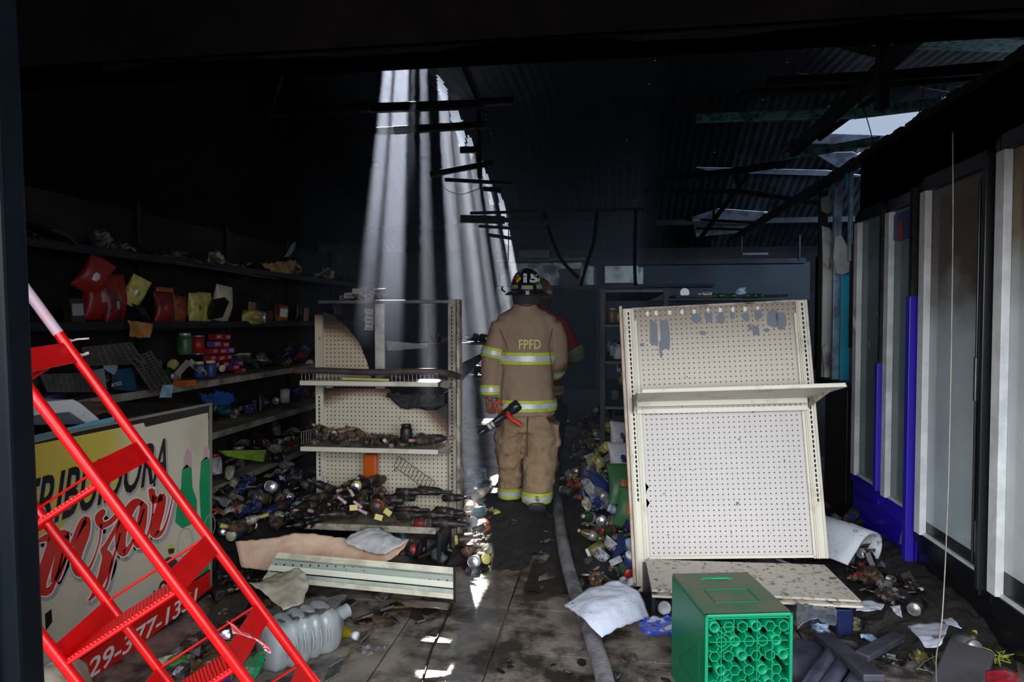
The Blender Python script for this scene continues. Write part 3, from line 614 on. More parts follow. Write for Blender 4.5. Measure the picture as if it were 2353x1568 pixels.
# insulated white roll beside the blue refrigerator
q = MB()
def rollfn(u, v):
    a = -2.3 + u * 5.4; r = .14 + .035 * math.sin(a * 2); c = onz(1985, 1290, .13)
    ax = V((-.62, .75, .05)).normalized(); sx = ax.cross(V((0, 0, 1))).normalized(); uz = sx.cross(ax)
    return c + ax * (v * .5) + sx * math.cos(a) * r * 1.1 + uz * math.sin(a) * r
q.grid(rollfn, 28, 8)
o = q.build('foam_roll', mat('foam_roll', S(196, 200, 208), .8, var=.08, dirt=.9, dirtcol=S(60, 48, 38), dscale=8, dlo=.58, dhi=.66, bump=.5), label='curled white foam sheet lying on debris beside the blue refrigerator', cat='foam sheet', origin=onz(1985, 1290, .01), solid=.014)
for v in o.data.vertices: v.co += v.normal * .012 * noise.noise(v.co * 7)

# ------------------------------------------------------------------ green bottle crate
crg = mat('crate_green', S(0, 112, 72), .38, var=.08, scale=3, dirt=.0)
crtop = mat('crate_top', S(48, 104, 74), .5, var=.15, scale=5, dirt=.9, dirtcol=S(100, 98, 78), dscale=6, dlo=.34, dhi=.56, bump=.4, bscale=60)
crin = mat('crate_rib', S(0, 142, 98), .35, var=.06)
c0 = at(1621, 1414, 2.41); c1 = at(1823, 1409, 2.43)
fx = (c1 - c0); cw = fx.length; ang = math.atan2(fx.y, fx.x)
fy = V((-math.sin(ang), math.cos(ang), 0)); cz = (c0.z + c1.z) / 2
cdep = .40
cr = thing('bottle_crate', 'green plastic bottle crate standing on end in the foreground, honeycomb base facing the camera', 'crate', (((c0 + c1) / 2).x, ((c0 + c1) / 2).y, 0), (0, 0, ang))
H = cz; hwc = cw / 2
q = MB(); q.box((0, cdep / 2, H - .006), (cw, cdep, .012)); q.build('top_side', crtop, cr, bevel=.006)
for x in (-hwc + .005, hwc - .005):
    q = MB(); q.box((x, cdep / 2, H / 2), (.01, cdep, H - .02)); q.build('side_wall', crg, cr, bevel=.004)
q = MB(); q.box((0, cdep / 2, .006), (cw, cdep, .012)); q.build('bottom_side', crg, cr, bevel=.004)
q = MB(); q.box((0, cdep - .004, H / 2), (cw - .02, .006, H - .02)); q.build('back_lining', mat('crate_dark', S(0, 60, 40), .6), cr)
# embossed frames and hand hole on the top
q = MB()
for a, c_ in (((-.085, .10), (.085, .10)), ((-.085, .22), (.085, .22)), ((-.085, .10), (-.085, .22)), ((.085, .10), (.085, .22))): q.bar((a[0], a[1], H + .0012), (c_[0], c_[1], H + .0012), .003, .003)
q.build('embossed_frame', crg, cr)
q = MB(); q.tube([(-.06, .318, H + .001), (-.05, .33, H + .002), (.045, .332, H + .002), (.06, .318, H + .001)], .008, 8, flat=.5); q.build('hand_grip', crin, cr)
q = MB()
for a, c_ in (((.05, .07), (.05, .30)), ((.30, .07), (.05, .30)), ((.30, .28), (.07, .30))): pass
for z0, z1, y0, y1 in ((.12, .3, .06, .06), (.12, .12, .06, .3), (.3, .12, .06, .3)): q.bar((-hwc - .001, y0, z0), (-hwc - .001, y1, z1), .002, .003, up=(1, 0, 0))
q.build('embossed_frame', crg, cr)
# rim and honeycomb base
q = MB(); 
for x in (-hwc + .006, hwc - .006): q.box((x, .006, H / 2), (.012, .014, H))
for z in (.006, H - .006): q.box((0, .006, z), (cw, .014, .012))
q.build('rim', crin, cr, bevel=.003)
def tubes(nm, specs):
    q = MB()
    for x, z, r, n, rot in specs:
        vs = []
        for j in range(n):
            a = 2 * math.pi * j / n + rot
            for rr_, yy in ((r, 0), (r - .0045, 0), (r, .05), (r - .0045, .05)): vs.append((x + rr_ * math.cos(a), yy + .004, z + rr_ * math.sin(a)))
        fs = []
        for j in range(n):
            a, b_ = 4 * j, 4 * ((j + 1) % n); fs += [(a, b_, b_ + 1, a + 1), (a, a + 2, b_ + 2, b_), (a + 1, b_ + 1, b_ + 3, a + 3)]
        q.add(vs, fs, 0, n > 8)
    return q.build(nm, crin, cr)
px_ = cw / 5.9
cells = []
for row in range(8):
    for col in range(6):
        x = -hwc + .036 + col * px_ * .93 + (.0 if row % 2 == 0 else .024); z = H - .048 - row * .052
        if x > hwc - .02 or z < .02: continue
        kind_ = (row * 2 + col) % 3
        sp = (x, z, .0215 if kind_ else .0195, 16 if kind_ == 0 else 6, .0 if kind_ == 1 else .5)
        cells.append(sp)
for sp in cells: tubes('cell', [sp])
q = MB()
rr = random.Random(9)
for a in cells:
    near_ = sorted(cells, key=lambda c: (c[0] - a[0]) ** 2 + (c[1] - a[1]) ** 2)[1:5]
    for c in near_:
        if (a[0], a[1]) < (c[0], c[1]):
            d = V((c[0] - a[0], 0, c[1] - a[1])); u_ = d.normalized()
            q.bar(V((a[0], .03, a[1])) + u_ * a[2], V((c[0], .03, c[1])) - u_ * c[2], .004, .05, up=(0, 1, 0))
for k in range(7):
    z = H - .02 - k * .056; q.box((-hwc + .015, .03, z), (.02, .05, .004)); q.box((hwc - .015, .03, z), (.02, .05, .004))
q.box((0, .025, H - .016), (cw * .85, .045, .004)); q.box((0, .025, H - .10), (cw * .9, .045, .003)); q.box((-.055, .025, H - .06), (.003, .045, .08)); q.box((.03, .025, H - .16), (.003, .045, .3)); q.box((.085, .025, H - .22), (.003, .045, .25)); q.box((-.10, .025, H - .2), (.003, .045, .3))
q.build('rib_web', crin, cr, kind='stuff')

# ------------------------------------------------------------------ painted chest freezer at the left
FX = -2.09
fz = thing('chest_freezer', 'white chest freezer with hand-painted yellow, red and black advertising behind the red ladder', 'freezer', (-2.45, 2.5, 0))
def F(px, py, lift=0.): p = onx(px, py, FX + lift); return p
frame_m = mat('freezer_grey', S(128, 124, 116), .45, var=.1, dirt=.5, dirtcol=S(80, 72, 62))
q = MB(); q.box((-2.46, 2.5, .535), (.72, 1.66, .87)); q.build('body', frame_m, fz, w=True, bevel=.01)
q = MB(); q.box((-2.46, 2.5, .06), (.66, 1.6, .08)); q.build('plinth', soot, fz, w=True)
q = MB(); q.box((-2.46, 2.5, 1.0), (.73, 1.68, .05)); q.build('lid', mat('lid_burnt', (.014, .013, .013), .4, dirt=.8, dirtcol=(.05, .045, .04), dscale=6, dlo=.55, dhi=.7, bump=.4), fz, w=True, bevel=.008)
panel = mat('painted_cream', S(204, 196, 176), .32, var=.04, scale=2, dirt=.3, dirtcol=S(150, 140, 120), dscale=3)
q = MB(); q.box((FX - .003, 2.5, .56), (.008, 1.64, .84)); pn = q.build('front_panel', panel, fz, w=True)
def sign(polys, m, nm, lift=.001, th=.0008):
    q = MB()
    for pl in polys: q.plate([F(x, y, lift) for x, y in pl], (1, 0, 0), th)
    return q.build(nm, m, fz, w=True)
yel = mat('paint_yellow', S(206, 190, 96), .3, var=.06, scale=3); redp = mat('paint_red', S(205, 28, 24), .3, var=.08); blk = mat('paint_black', S(22, 20, 20), .3); greyp = mat('paint_grey', S(160, 160, 158), .3); whp = mat('paint_white', S(224, 222, 216), .3)
grn = mat('paint_green', S(20, 140, 92), .3, var=.35, scale=12); blup = mat('paint_blue', S(50, 62, 160), .3); cyanp = mat('paint_cyan', S(90, 160, 185), .35, dirt=.4); pinkp = mat('paint_pink', S(190, 160, 165), .3)
# yellow field fading to cream in steps: gradient along the panel
m, nt, b_ = new_mat('paint_fade'); N, L = nt.nodes, nt.links
tc = N.new('ShaderNodeTexCoord'); sp = N.new('ShaderNodeSeparateXYZ'); L.new(tc.outputs['Object'], sp.inputs[0])
mr = N.new('ShaderNodeMapRange'); mr.interpolation_type = 'SMOOTHSTEP'; L.new(sp.outputs['Y'], mr.inputs['Value']); mr.inputs['From Min'].default_value = F(240, 1040).y - 2.5; mr.inputs['From Max'].default_value = F(330, 1040).y - 2.5
cr_ = N.new('ShaderNodeMix'); cr_.data_type = 'RGBA'; cr_.inputs['A'].default_value = S(200, 180, 76) + (1,); cr_.inputs['B'].default_value = S(204, 196, 176) + (1,); L.new(mr.outputs[0], cr_.inputs['Factor']); L.new(cr_.outputs['Result'], b_.inputs['Base Color']); b_.inputs['Roughness'].default_value = .32
fade = m
sign([[(40, 1030), (330, 972), (345, 1010), (340, 1080), (210, 1150), (120, 1230), (40, 1290)]], fade, 'yellow_field', .0012)
sign([[(40, 1010), (260, 958), (262, 972), (40, 1027)]], cyanp, 'cyan_edge', .003, .004)
q = MB(); q.bar(F(484, 930, .002), F(484, 1378, .002), .012, .012); q.bar(F(60, 1012, .002), F(484, 928, .002), .02, .012); q.build('edge_trim', frame_m, fz, w=True)
# lettering
def ftext(txt, bl, br, tl, m, nm, lift, bold=.0):
    q = MB(); a, b2, c = F(*bl, lift), F(*br, lift), F(*tl, lift); c2 = V((a.x, c.y, c.z)); add_text(q, txt, a, b2, c2, bold=bold)
    o = q.build(nm, m, fz, w=True, fix=False); md = o.modifiers.new('s', 'SOLIDIFY'); md.thickness = .0015; md.offset = 1; return o
ftext('TRIBUIDORA', (24, 1250), (387, 1106), (46, 1112), greyp, 'letter_outline', .0030, .035)
ftext('TRIBUIDORA', (28, 1243), (382, 1100), (48, 1110), blk, 'lettering', .0042, .012)
sign([[(176, 1512), (486, 1306), (486, 1360), (225, 1562), (180, 1600)]], blk, 'band_outline', .0018); sign([[(184, 1516), (484, 1311), (484, 1352), (228, 1562), (190, 1588)]], redp, 'red_band', .0030)
ftext('29-377-1351', (200, 1566), (449, 1389), (208, 1516), whp, 'lettering', .0046, .01)
ftext('Domicilio', (243, 1452), (425, 1338), (248, 1420), blup, 'lettering', .003)
sign([[(118, 1400), (120, 1430), (105, 1450), (103, 1412)]], blk, 'dark_mark')
def brush(strokes, m, nm, lift, grow=0.):
    q = MB()
    for st in strokes:
        pts = [V((x / 2.537, 950 + y / 2.537, (w + grow) / 2.537)) for x, y, w in st]
        P = []
        for i in range(len(pts) - 1):
            a0 = pts[max(i - 1, 0)]; a1 = pts[i]; a2 = pts[i + 1]; a3 = pts[min(i + 2, len(pts) - 1)]
            for t in [k / 6 for k in range(6)]:
                P.append(.5 * ((2 * a1) + (a2 - a0) * t + (2 * a0 - 5 * a1 + 4 * a2 - a3) * t * t + (3 * a1 - a0 - 3 * a2 + a3) * t ** 3))
        P.append(pts[-1]); k0 = len(q.v)
        for i, p in enumerate(P):
            d = (P[min(i + 1, len(P) - 1)] - P[max(i - 1, 0)]); nx, ny = -d.y, d.x; l = math.hypot(nx, ny) or 1; h = max(p.z, 1.0) / 2
            q.v.append(F(p.x + nx / l * h, p.y + ny / l * h, lift)); q.v.append(F(p.x - nx / l * h, p.y - ny / l * h, lift))
        for i in range(len(P) - 1): q.f.append((k0 + 2 * i, k0 + 2 * i + 1, k0 + 2 * i + 3, k0 + 2 * i + 2)); q.m.append(0); q.s.append(False)
        for p in (P[0], P[-1]):                                   # round ends
            k1 = len(q.v); r = max(p.z, 1.) / 2
            for j in range(10): a = j * math.pi / 5; q.v.append(F(p.x + r * math.cos(a), p.y + r * math.sin(a), lift))
            q.f.append(tuple(range(k1, k1 + 10))); q.m.append(0); q.s.append(False)
    o = q.build(nm, m, fz, w=True); md = o.modifiers.new('s', 'SOLIDIFY'); md.thickness = .0012; md.offset = 1; return o
script = [
 [(225, 745, 20), (290, 725, 50), (300, 780, 60), (262, 900, 66), (235, 990, 70), (250, 1035, 60), (290, 1030, 34), (330, 950, 14), (368, 800, 8), (395, 700, 12)],
 [(372, 712, 66), (366, 790, 70), (345, 880, 66), (325, 950, 56), (318, 975, 40)],
 [(330, 960, 10), (372, 870, 14), (430, 740, 26), (480, 640, 40), (505, 625, 42), (490, 700, 62), (455, 800, 60), (440, 880, 54), (460, 935, 40), (510, 915, 18), (550, 840, 9), (580, 740, 7), (588, 650, 12)],
 [(600, 575, 34), (575, 610, 44), (590, 650, 40), (635, 640, 28), (690, 590, 26), (705, 600, 22), (670, 680, 20), (620, 770, 26), (605, 800, 40), (625, 840, 60), (615, 900, 62), (585, 980, 44), (550, 1050, 26), (520, 1090, 10)],
 [(600, 1045, 8), (625, 990, 12), (650, 880, 14), (680, 780, 10), (700, 700, 8)],
 [(830, 530, 30), (790, 520, 44), (740, 590, 60), (705, 700, 62), (705, 790, 56), (725, 815, 36), (765, 760, 16), (810, 650, 10), (838, 560, 10)],
 [(838, 545, 44), (825, 640, 56), (805, 720, 60), (808, 765, 46), (845, 745, 16), (875, 660, 8), (890, 560, 8), (892, 480, 16)],
 [(884, 455, 36), (895, 505, 40), (925, 500, 34), (945, 490, 44), (930, 570, 54), (905, 660, 56), (905, 705, 50), (945, 690, 18), (975, 620, 9), (1000, 520, 6), (1010, 450, 4)]]
brush([[(x + 10, y + 18, w) for x, y, w in s_] for s_ in script], greyp, 'letter_shadow', .0022, 26)
brush(script, whp, 'letter_outline', .0030, 16); brush(script, redp, 'lettering', .0045)
# green bottles and rider
sign([[(418, 1080), (428, 1068), (440, 1075), (442, 1120), (452, 1150), (452, 1200), (418, 1215), (402, 1200), (408, 1150), (416, 1120)], [(462, 1060), (474, 1050), (484, 1060), (484, 1270), (470, 1290), (462, 1200), (458, 1120)], [(452, 1290), (480, 1270), (480, 1330), (450, 1330)]], grn, 'green_bottle', .0018)
sign([[(425, 1040), (432, 1030), (440, 1040), (442, 1072), (420, 1078)], [(468, 1030), (476, 1024), (482, 1036), (482, 1052), (466, 1058)]], pinkp, 'bottle_neck', .0018)
q = MB()
for cx, cy, r, m_ in [(425, 1247, 26, 0), (482, 1210, 22, 0)]:
    c_ = F(cx, cy, .0024); q.tube([c_ + V((0, math.cos(a) * r * .0023, math.sin(a) * r * .0027)) for a in [k * math.pi / 10 for k in range(21)]], .0028, 5, flat=.3, caps=False)
q.build('bottle_badge', greyp, fz, w=True)
sign([[(384, 1262), (390, 1252), (398, 1250), (402, 1262), (398, 1278), (388, 1278)]], yel, 'rider_head', .003); sign([[(380, 1285), (388, 1280), (398, 1282), (408, 1290), (404, 1306), (384, 1312)]], mat('paint_navy', S(40, 52, 62), .3), 'rider_body', .003)
sign([[(386, 1262), (401, 1260), (399, 1272), (388, 1274)]], blk, 'rider_visor', .0042)
q = MB()
for cx, cy, r in [(375, 1358, 14), (423, 1337, 13)]:
    c_ = F(cx, cy, .003); q.tube([c_ + V((0, math.cos(a) * r * .0022, math.sin(a) * r * .003)) for a in [k * math.pi / 8 for k in range(17)]], .008, 5, flat=.25, caps=False)
q.build('rider_wheel', blk, fz, w=True)
# things on the freezer
t = thing('weighing_scale', 'white and grey angular appliance cover lying on the burnt freezer lid', 'appliance', (-2.4, 2.25, 1.03))
A = lambda px, py, x: onx(px, py, x)
q = MB(); prof = [(62, 926), (170, 918), (186, 926), (229, 962), (230, 974), (205, 977), (163, 948), (62, 958)]
q.plate([A(x, y, -2.17) for x, y in prof], (-1, 0, 0), .32); q.build('cover', white_pl, t, w=True, bevel=.006)
q = MB(); q.plate([A(x, y, -2.18) for x, y in [(62, 957), (163, 948), (200, 976), (60, 978)]], (-1, 0, 0), .28); q.build('base', mat('slate_grey', S(88, 90, 104), .4), t, w=True, bevel=.004)
sheet('curled_cardboard', 'charred brown cardboard curling up on the freezer lid beside the white appliance', 'cardboard', [
 [A(178, 926, -2.3), A(215, 924, -2.3), A(245, 922, -2.3), A(262, 945, -2.3)], [A(195, 940, -2.25), A(225, 938, -2.25), A(255, 935, -2.25), A(266, 955, -2.25)], [A(215, 955, -2.2), A(235, 948, -2.2), A(250, 948, -2.2), A(262, 960, -2.2)]], mat('cardboard_burnt', S(92, 66, 50), .8, var=.5, dirt=.7, dirtcol=(.012, .01, .009), dscale=8), .004, .01)

# ------------------------------------------------------------------ red tube ladder
redl = mat('ladder_red', S(222, 10, 12), .3, var=.03, spec=.6, dirt=.25, dirtcol=S(150, 10, 10), dscale=12)
rmat = cam.rotation_euler.to_matrix()
cx_, cy_, cz_ = ROT @ V((1, 0, 0)), ROT @ V((0, 1, 0)), ROT @ V((0, 0, -1))
vd = (pdir(1070, 650)).normalized()
rd = (cx_ * -.545 + cy_ * .838); rd = (rd - vd * rd.dot(vd)).normalized(); ud = vd.cross(rd).normalized()
if ud.dot(cx_) < 0: ud = -ud
Bp = at(383, 1317, 1.67); LV, LU = .255, .335
def bparam(px, py): # distance along rail B at a pixel
    r = pdir(px, py); n_ = r.cross(CAM - Bp); # closest point on the rail to the sight line
    w0 = Bp - CAM; a, b2, c = 1., rd.dot(r), r.dot(r); d_, e_ = rd.dot(w0), r.dot(w0)
    return (b2 * e_ - c * d_) / (a * c - b2 * b2)
lt = thing('step_ladder', 'bright red tubular step ladder tilted sideways in front of the painted freezer', 'ladder', (Bp.x + .4, Bp.y, 0))
smin = -(Bp.z - .02) / rd.z
tA = (at(66, 600, 1.95) - (Bp + vd * LV)).dot(rd)
for off, nm, top in ((vd * LV, 'rail', tA), (V((0, 0, 0)), 'rail', tA), (-ud * LU + vd * LV, 'rail', tA), (-ud * LU, 'rail', tA)):
    q = MB(); s0 = smin + (-(off.z) / rd.z if off.z else 0); P = [Bp + off + rd * s0, Bp + off + rd * top]
    q.tube([P[0].lerp(P[1], k / 8) for k in range(9)], .0132, 12); q.build(nm, redl, lt, w=True)
wr = mat('worn_pale_red', S(190, 170, 185), .5, dirt=.7, dirtcol=S(220, 120, 130), dscale=12)
q = MB(); q.tube([Bp + vd * LV + rd * (bparam(33, 797) + .03), Bp + vd * LV + rd * (tA + .01)], .0138, 12); q.build('rail_sleeve', wr, lt, w=True)
meshm = mat('ladder_mesh', S(216, 12, 14), .35, var=.05)
m, nt, b_ = new_mat('tread_grip'); N, L = nt.nodes, nt.links
tc = N.new('ShaderNodeTexCoord'); wv = N.new('ShaderNodeTexWave'); wv.inputs['Scale'].default_value = 38; wv.bands_direction = 'DIAGONAL'; wv.inputs['Distortion'].default_value = 1.5
L.new(tc.outputs['Object'], wv.inputs['Vector']); bp = N.new('ShaderNodeBump'); bp.inputs['Strength'].default_value = .9; bp.inputs['Distance'].default_value = .004; L.new(wv.outputs['Fac'], bp.inputs['Height']); L.new(bp.outputs[0], b_.inputs['Normal'])
b_.inputs['Base Color'].default_value = S(214, 14, 18) + (1,); b_.inputs['Roughness'].default_value = .35
for k, (px, py) in enumerate([(33, 797), (214, 1062), (383, 1317), (506, 1505), (612, 1668)]):
    s_ = bparam(px, py); O = Bp + rd * s_; hh = .062
    q = MB(); q.plate([O, O + vd * LV, O + vd * LV - rd * hh, O - rd * hh], ud, .003); q.build('side_plate', redl, lt, w=True)
    q = MB(); q.plate([O - ud * LU, O + vd * LV - ud * LU, O + vd * LV - rd * hh - ud * LU, O - rd * hh - ud * LU], ud, .003); q.build('side_plate', redl, lt, w=True)
    q = MB(); q.plate([O - rd * (hh - .012), O - rd * (hh - .012) - ud * LU, O + vd * .15 - rd * (hh - .012) - ud * LU, O + vd * .15 - rd * (hh - .012)], rd, .006); q.build('tread', m, lt, w=True)
    q = MB(); q.tube([O - rd * hh * .1 + vd * LV, O - rd * hh * .1 + vd * LV - ud * LU], .004, 6); q.tube([O + vd * .15 - rd * (hh - .01), O + vd * .15 - rd * (hh - .01) - ud * LU], .005, 6); q.tube([O - rd * (hh - .008), O - rd * (hh - .008) - ud * LU], .006, 6); q.build('tread_rod', redl, lt, w=True)
kp = at(180, 790, 1.89); q = MB()
q.tube([kp + cx_ * a + cy_ * b2 - cz_ * c for a, b2, c in [(-.045, .012, .0), (-.03, .014, .012), (-.01, .008, .016), (-.012, -.01, .018), (0, -.028, .018), (.02, -.032, .014), (.028, -.026, .0)]], .004, 6, flat=1.2)
q.tube([kp + cx_ * a + cy_ * b2 - cz_ * c for a, b2, c in [(-.012, .006, .018), (.008, .012, .016), (.03, .014, .0)]], .003, 6)
q.build('tie_cord', mat('tie_cord', S(190, 175, 165), .7, dirt=.5, dscale=30), lt, w=True)
# red and white wrapper snagged on the ladder
sheet('candy_wrapper', 'torn red and white plastic wrapper snagged on a ladder tread', 'wrapper', g([
  [(524, 1422, 1.6), (548, 1440, 1.6), (580, 1458, 1.6), (608, 1470, 1.6), (618, 1482, 1.6)], [(528, 1440, 1.58), (552, 1455, 1.57), (582, 1466, 1.58), (605, 1480, 1.58), (622, 1496, 1.58)], [(532, 1460, 1.6), (556, 1462, 1.6), (584, 1474, 1.6), (602, 1486, 1.6), (622, 1506, 1.6)]]),
  mat('wrapper_red', S(214, 70, 72), .35, var=.2, scale=14, dirt=.95, dirtcol=S(230, 225, 225), dscale=16, dlo=.5, dhi=.56), .0015, .012, seed=6)
sheet('candy_wrapper', 'small white wrapper scrap with dark print left of the red torn wrapper', 'wrapper', g([[(505, 1458, 1.62), (515, 1450, 1.62), (528, 1448, 1.62)], [(510, 1464, 1.62), (520, 1462, 1.61), (530, 1462, 1.62)], [(515, 1468, 1.62), (522, 1470, 1.62), (528, 1468, 1.62)]]),
  mat('wrapper_white', S(215, 205, 212), .4, dirt=.9, dirtcol=S(90, 30, 80), dscale=60, dlo=.5, dhi=.55), .0015, .006, seed=16)

# ------------------------------------------------------------------ near door frame at the far left
df = thing('door_1', None, None, (at(18, 784, 1.12).x, at(18, 784, 1.12).y, 0), kind='structure')
a = at(50, 784, 1.12); a0 = at(-102, 784, 1.12); vx = V((a.x - a0.x, a.y - a0.y, 0)); q = MB()
fm = mat('door_black', (.004, .006, .009), .4, .1, var=.5, scale=3, dirt=.5, dirtcol=(.010, .012, .015), dscale=5, dlo=.5, dhi=.8, spec=.12)
mid = lambda s_, dd=0.: V((a0.x, a0.y, 0)) + vx * s_ + V((.0, dd, 0))
q.bar(mid(.82) + V((.022, 0, -0)), mid(.82) + V((-.026, 0, 2.3)), .052, .05, up=(0, 1, 0)); q.build('jamb', fm, df, w=True, bevel=.006)
q = MB(); q.bar(mid(.30) + V((.022, 0, 0)), mid(.30) + V((-.026, 0, 2.3)), .16, .03, up=(0, 1, 0)); q.build('leaf', fm, df, w=True, bevel=.004)
q = MB(); q.bar(mid(.68, -.03) + V((.022, 0, 0)), mid(.68, -.03) + V((-.026, 0, 2.3)), .009, .012, up=(0, 1, 0)); q.build('rail', mat('jamb_worn', S(84, 96, 104), .3, .6, dirt=.7, dirtcol=(.02, .02, .02), dscale=4), df, w=True, bevel=.003)
hp = lambda py: mid(.665, -.045) + V((-.014, 0, 1.47 - (py - 735) / FPX * 1.12))
q = MB(); q.tube([hp(322), hp(252)], .0065, 10); q.tube([hp(250), hp(182)], .0068, 10); q.build('hinge', mat('hinge', S(140, 140, 140), .4, .7, dirt=.4), df, w=True)

# ------------------------------------------------------------------ glass-door refrigerators on the right
def glassmat(name, col, refl=.12, tint=(.7, .8, .8), top=None):
    m, nt, b = new_mat(name); N, L = nt.nodes, nt.links
    tc = N.new('ShaderNodeTexCoord'); nz = N.new('ShaderNodeTexNoise'); nz.inputs['Scale'].default_value = 4; nz.inputs['Detail'].default_value = 7; L.new(tc.outputs['Object'], nz.inputs['Vector'])
    mx = N.new('ShaderNodeMix'); mx.data_type = 'RGBA'; mx.inputs['A'].default_value = tuple(c * .8 for c in col) + (1,); mx.inputs['B'].default_value = tuple(c * 1.25 for c in col) + (1,); L.new(nz.outputs['Fac'], mx.inputs['Factor']); out = mx.outputs['Result']
    if top:
        sp = N.new('ShaderNodeSeparateXYZ'); L.new(tc.outputs['Object'], sp.inputs[0])
        ad = N.new('ShaderNodeMath'); ad.operation = 'MULTIPLY_ADD'; L.new(nz.outputs['Fac'], ad.inputs[0]); ad.inputs[1].default_value = .5; L.new(sp.outputs['Z'], ad.inputs[2])
        mr = N.new('ShaderNodeMapRange'); mr.interpolation_type = 'SMOOTHSTEP'; L.new(ad.outputs[0], mr.inputs['Value']); mr.inputs['From Min'].default_value = top[0] + .25; mr.inputs['From Max'].default_value = top[1] + .25
        m2 = N.new('ShaderNodeMix'); m2.data_type = 'RGBA'; m2.inputs['B'].default_value = tuple(top[2]) + (1,); L.new(out, m2.inputs['A']); L.new(mr.outputs[0], m2.inputs['Factor']); out = m2.outputs['Result']
    b.inputs['Roughness'].default_value = .12; b.inputs['Specular IOR Level'].default_value = refl * 4
    L.new(out, b.inputs['Base Color']); b.inputs['Alpha'].default_value = .82
    return m
gl_far = glassmat('fridge_glass_far', S(120, 140, 142)); gl_near = glassmat('fridge_glass_near', S(196, 208, 214), top=(1.35, 1.75, S(98, 80, 64))); gl_last = glassmat('fridge_glass_last', S(215, 222, 226), top=(1.5, 1.9, S(140, 118, 84)))
purple = glassmat('fridge_blue', S(50, 30, 200), .12, top=(1.0, 1.35, (.006, .006, .012))); purple.node_tree.nodes['Principled BSDF'].inputs['Alpha'].default_value = 1; fridge_k = mat('fridge_black', (.008, .008, .011), .28, var=.2); alu = mat('fridge_alu', S(232, 232, 232), .45, .0, var=.08, dirt=.4, dirtcol=S(150, 150, 148), dscale=5); inner = mat('fridge_inner', S(120, 125, 128), .5)
XF = PX
Y = lambda px: onx(px, 735, XF).y
Zx = lambda px, py: onx(px, py, XF).z
def fridge(label, y0, y1, doors, body_m, frame_m_, ztop=2.2, kick=.0):
    t = thing('display_refrigerator', label, 'refrigerator', (XF + .35, (y0 + y1) / 2, 0))
    for lo_, hi_, nm in [((XF + .06, y0, .04), (XF + .70, y0 + .03, ztop), 'side_panel'), ((XF + .06, y1 - .03, .04), (XF + .70, y1, ztop), 'side_panel'), ((XF + .66, y0, .04), (XF + .70, y1, ztop), 'back_panel'), ((XF + .06, y0, ztop - .04), (XF + .7, y1, ztop), 'top_panel'), ((XF + .06, y0, .04), (XF + .7, y1, .40), 'base')]:
        q = MB(); q.box((V(lo_) + V(hi_)) / 2, V(hi_) - V(lo_)); q.build(nm, body_m, t, w=True, bevel=.004)
    for zz in (.75, 1.1, 1.45, 1.8):
        q = MB(); q.box((XF + .38, (y0 + y1) / 2, zz), (.5, y1 - y0 - .08, .012)); q.build('wire_shelf', inner, t, w=True)
    q = MB(); q.box((XF + .03, (y0 + y1) / 2, .21), (.05, y1 - y0, .34)); q.build('kick_panel', body_m, t, w=True, bevel=.008)
    for (a, c, zb0, zt0, gm, hl) in doors:
        f = MB(); zb_, zt_ = zb0, zt0
        f.box((XF + .01, a + .02, (zb_ + zt_) / 2), (.05, .04, zt_ - zb_ + .12)); f.box((XF + .01, c - .02, (zb_ + zt_) / 2), (.05, .04, zt_ - zb_ + .12)); f.box((XF + .01, (a + c) / 2, zt_ + .04), (.05, c - a - .08, .08)); f.box((XF + .01, (a + c) / 2, zb_ - .05), (.05, c - a - .08, .1))
        d = f.build('door', frame_m_, t, w=True, bevel=.005)
        q = MB(); q.box((XF + .012, (a + c) / 2, (zb_ + zt_) / 2), (.012, c - a - .09, zt_ - zb_)); q.build('glass_pane', gm, d, w=True)
        q = MB(); q.box((XF - .012, c - .065, (zb_ + zt_) / 2), (.035, .07, zt_ - zb_)); q.build('pane_trim', alu, d, w=True, bevel=.003)
        q = MB(); q.box((XF + .0, (a + c) / 2, zb_ + .006), (.02, c - a - .1, .014)); q.build('bottom_trim', alu, d, w=True)
        if hl: q = MB(); q.bar((XF - .035, a + .03, hl[0]), (XF - .035, a + .03, hl[1]), .018, .02); q.build('handle', steel_d, d, w=True, bevel=.003)
    return t
ya, yb, yc, yd, ye = Y(1966), Y(2036), Y(2112), Y(2285), Y(2285) - .78
t = fridge('blue-framed display refrigerator with two clouded glass doors, farther along the right wall', yc, ya + .02, [(yb, ya, .40, 2.13, gl_far, None), (yc + .01, yb, .38, 2.12, gl_far, None)], purple, purple)
q = MB(); q.plate([V((XF - .001, yb - .05, 1.95)), V((XF - .001, yc + .06, 1.93)), V((XF - .001, yc + .06, 2.1)), V((XF - .001, yb - .05, 2.1))], (-1, 0, 0), .003); q.build('header_sticker', mat('sticker_blue', S(45, 60, 120), .4, var=.4, scale=9), t, w=True)
q = MB(); q.plate([V((XF - .005, yb - .18, 1.93)), V((XF - .005, yb - .24, 1.93)), V((XF - .005, yb - .22, 2.05)), V((XF - .005, yb - .17, 2.04))], (-1, 0, 0), .002); q.build('sticker_print', mat('sticker_red', S(170, 60, 50), .4, var=.4, scale=20), t, w=True)
q = MB(); q.bar((XF - .03, yb, .40), (XF - .03, yb, 1.2), .05, .045); q.bar((XF - .03, yc + .02, .06), (XF - .03, yc + .02, 1.6), .045, .05); q.build('door_stile', mat('stile_blue', S(56, 40, 186), .35, var=.15, dirt=.2), t, w=True, bevel=.004)
q = MB(); q.bar((XF - .022, yb, 1.15), (XF - .022, yb, 2.15), .037, .034); q.bar((XF - .022, yc + .02, 1.5), (XF - .022, yc + .02, 2.2), .042, .037); q.build('charred_stile', charred, t, w=True)
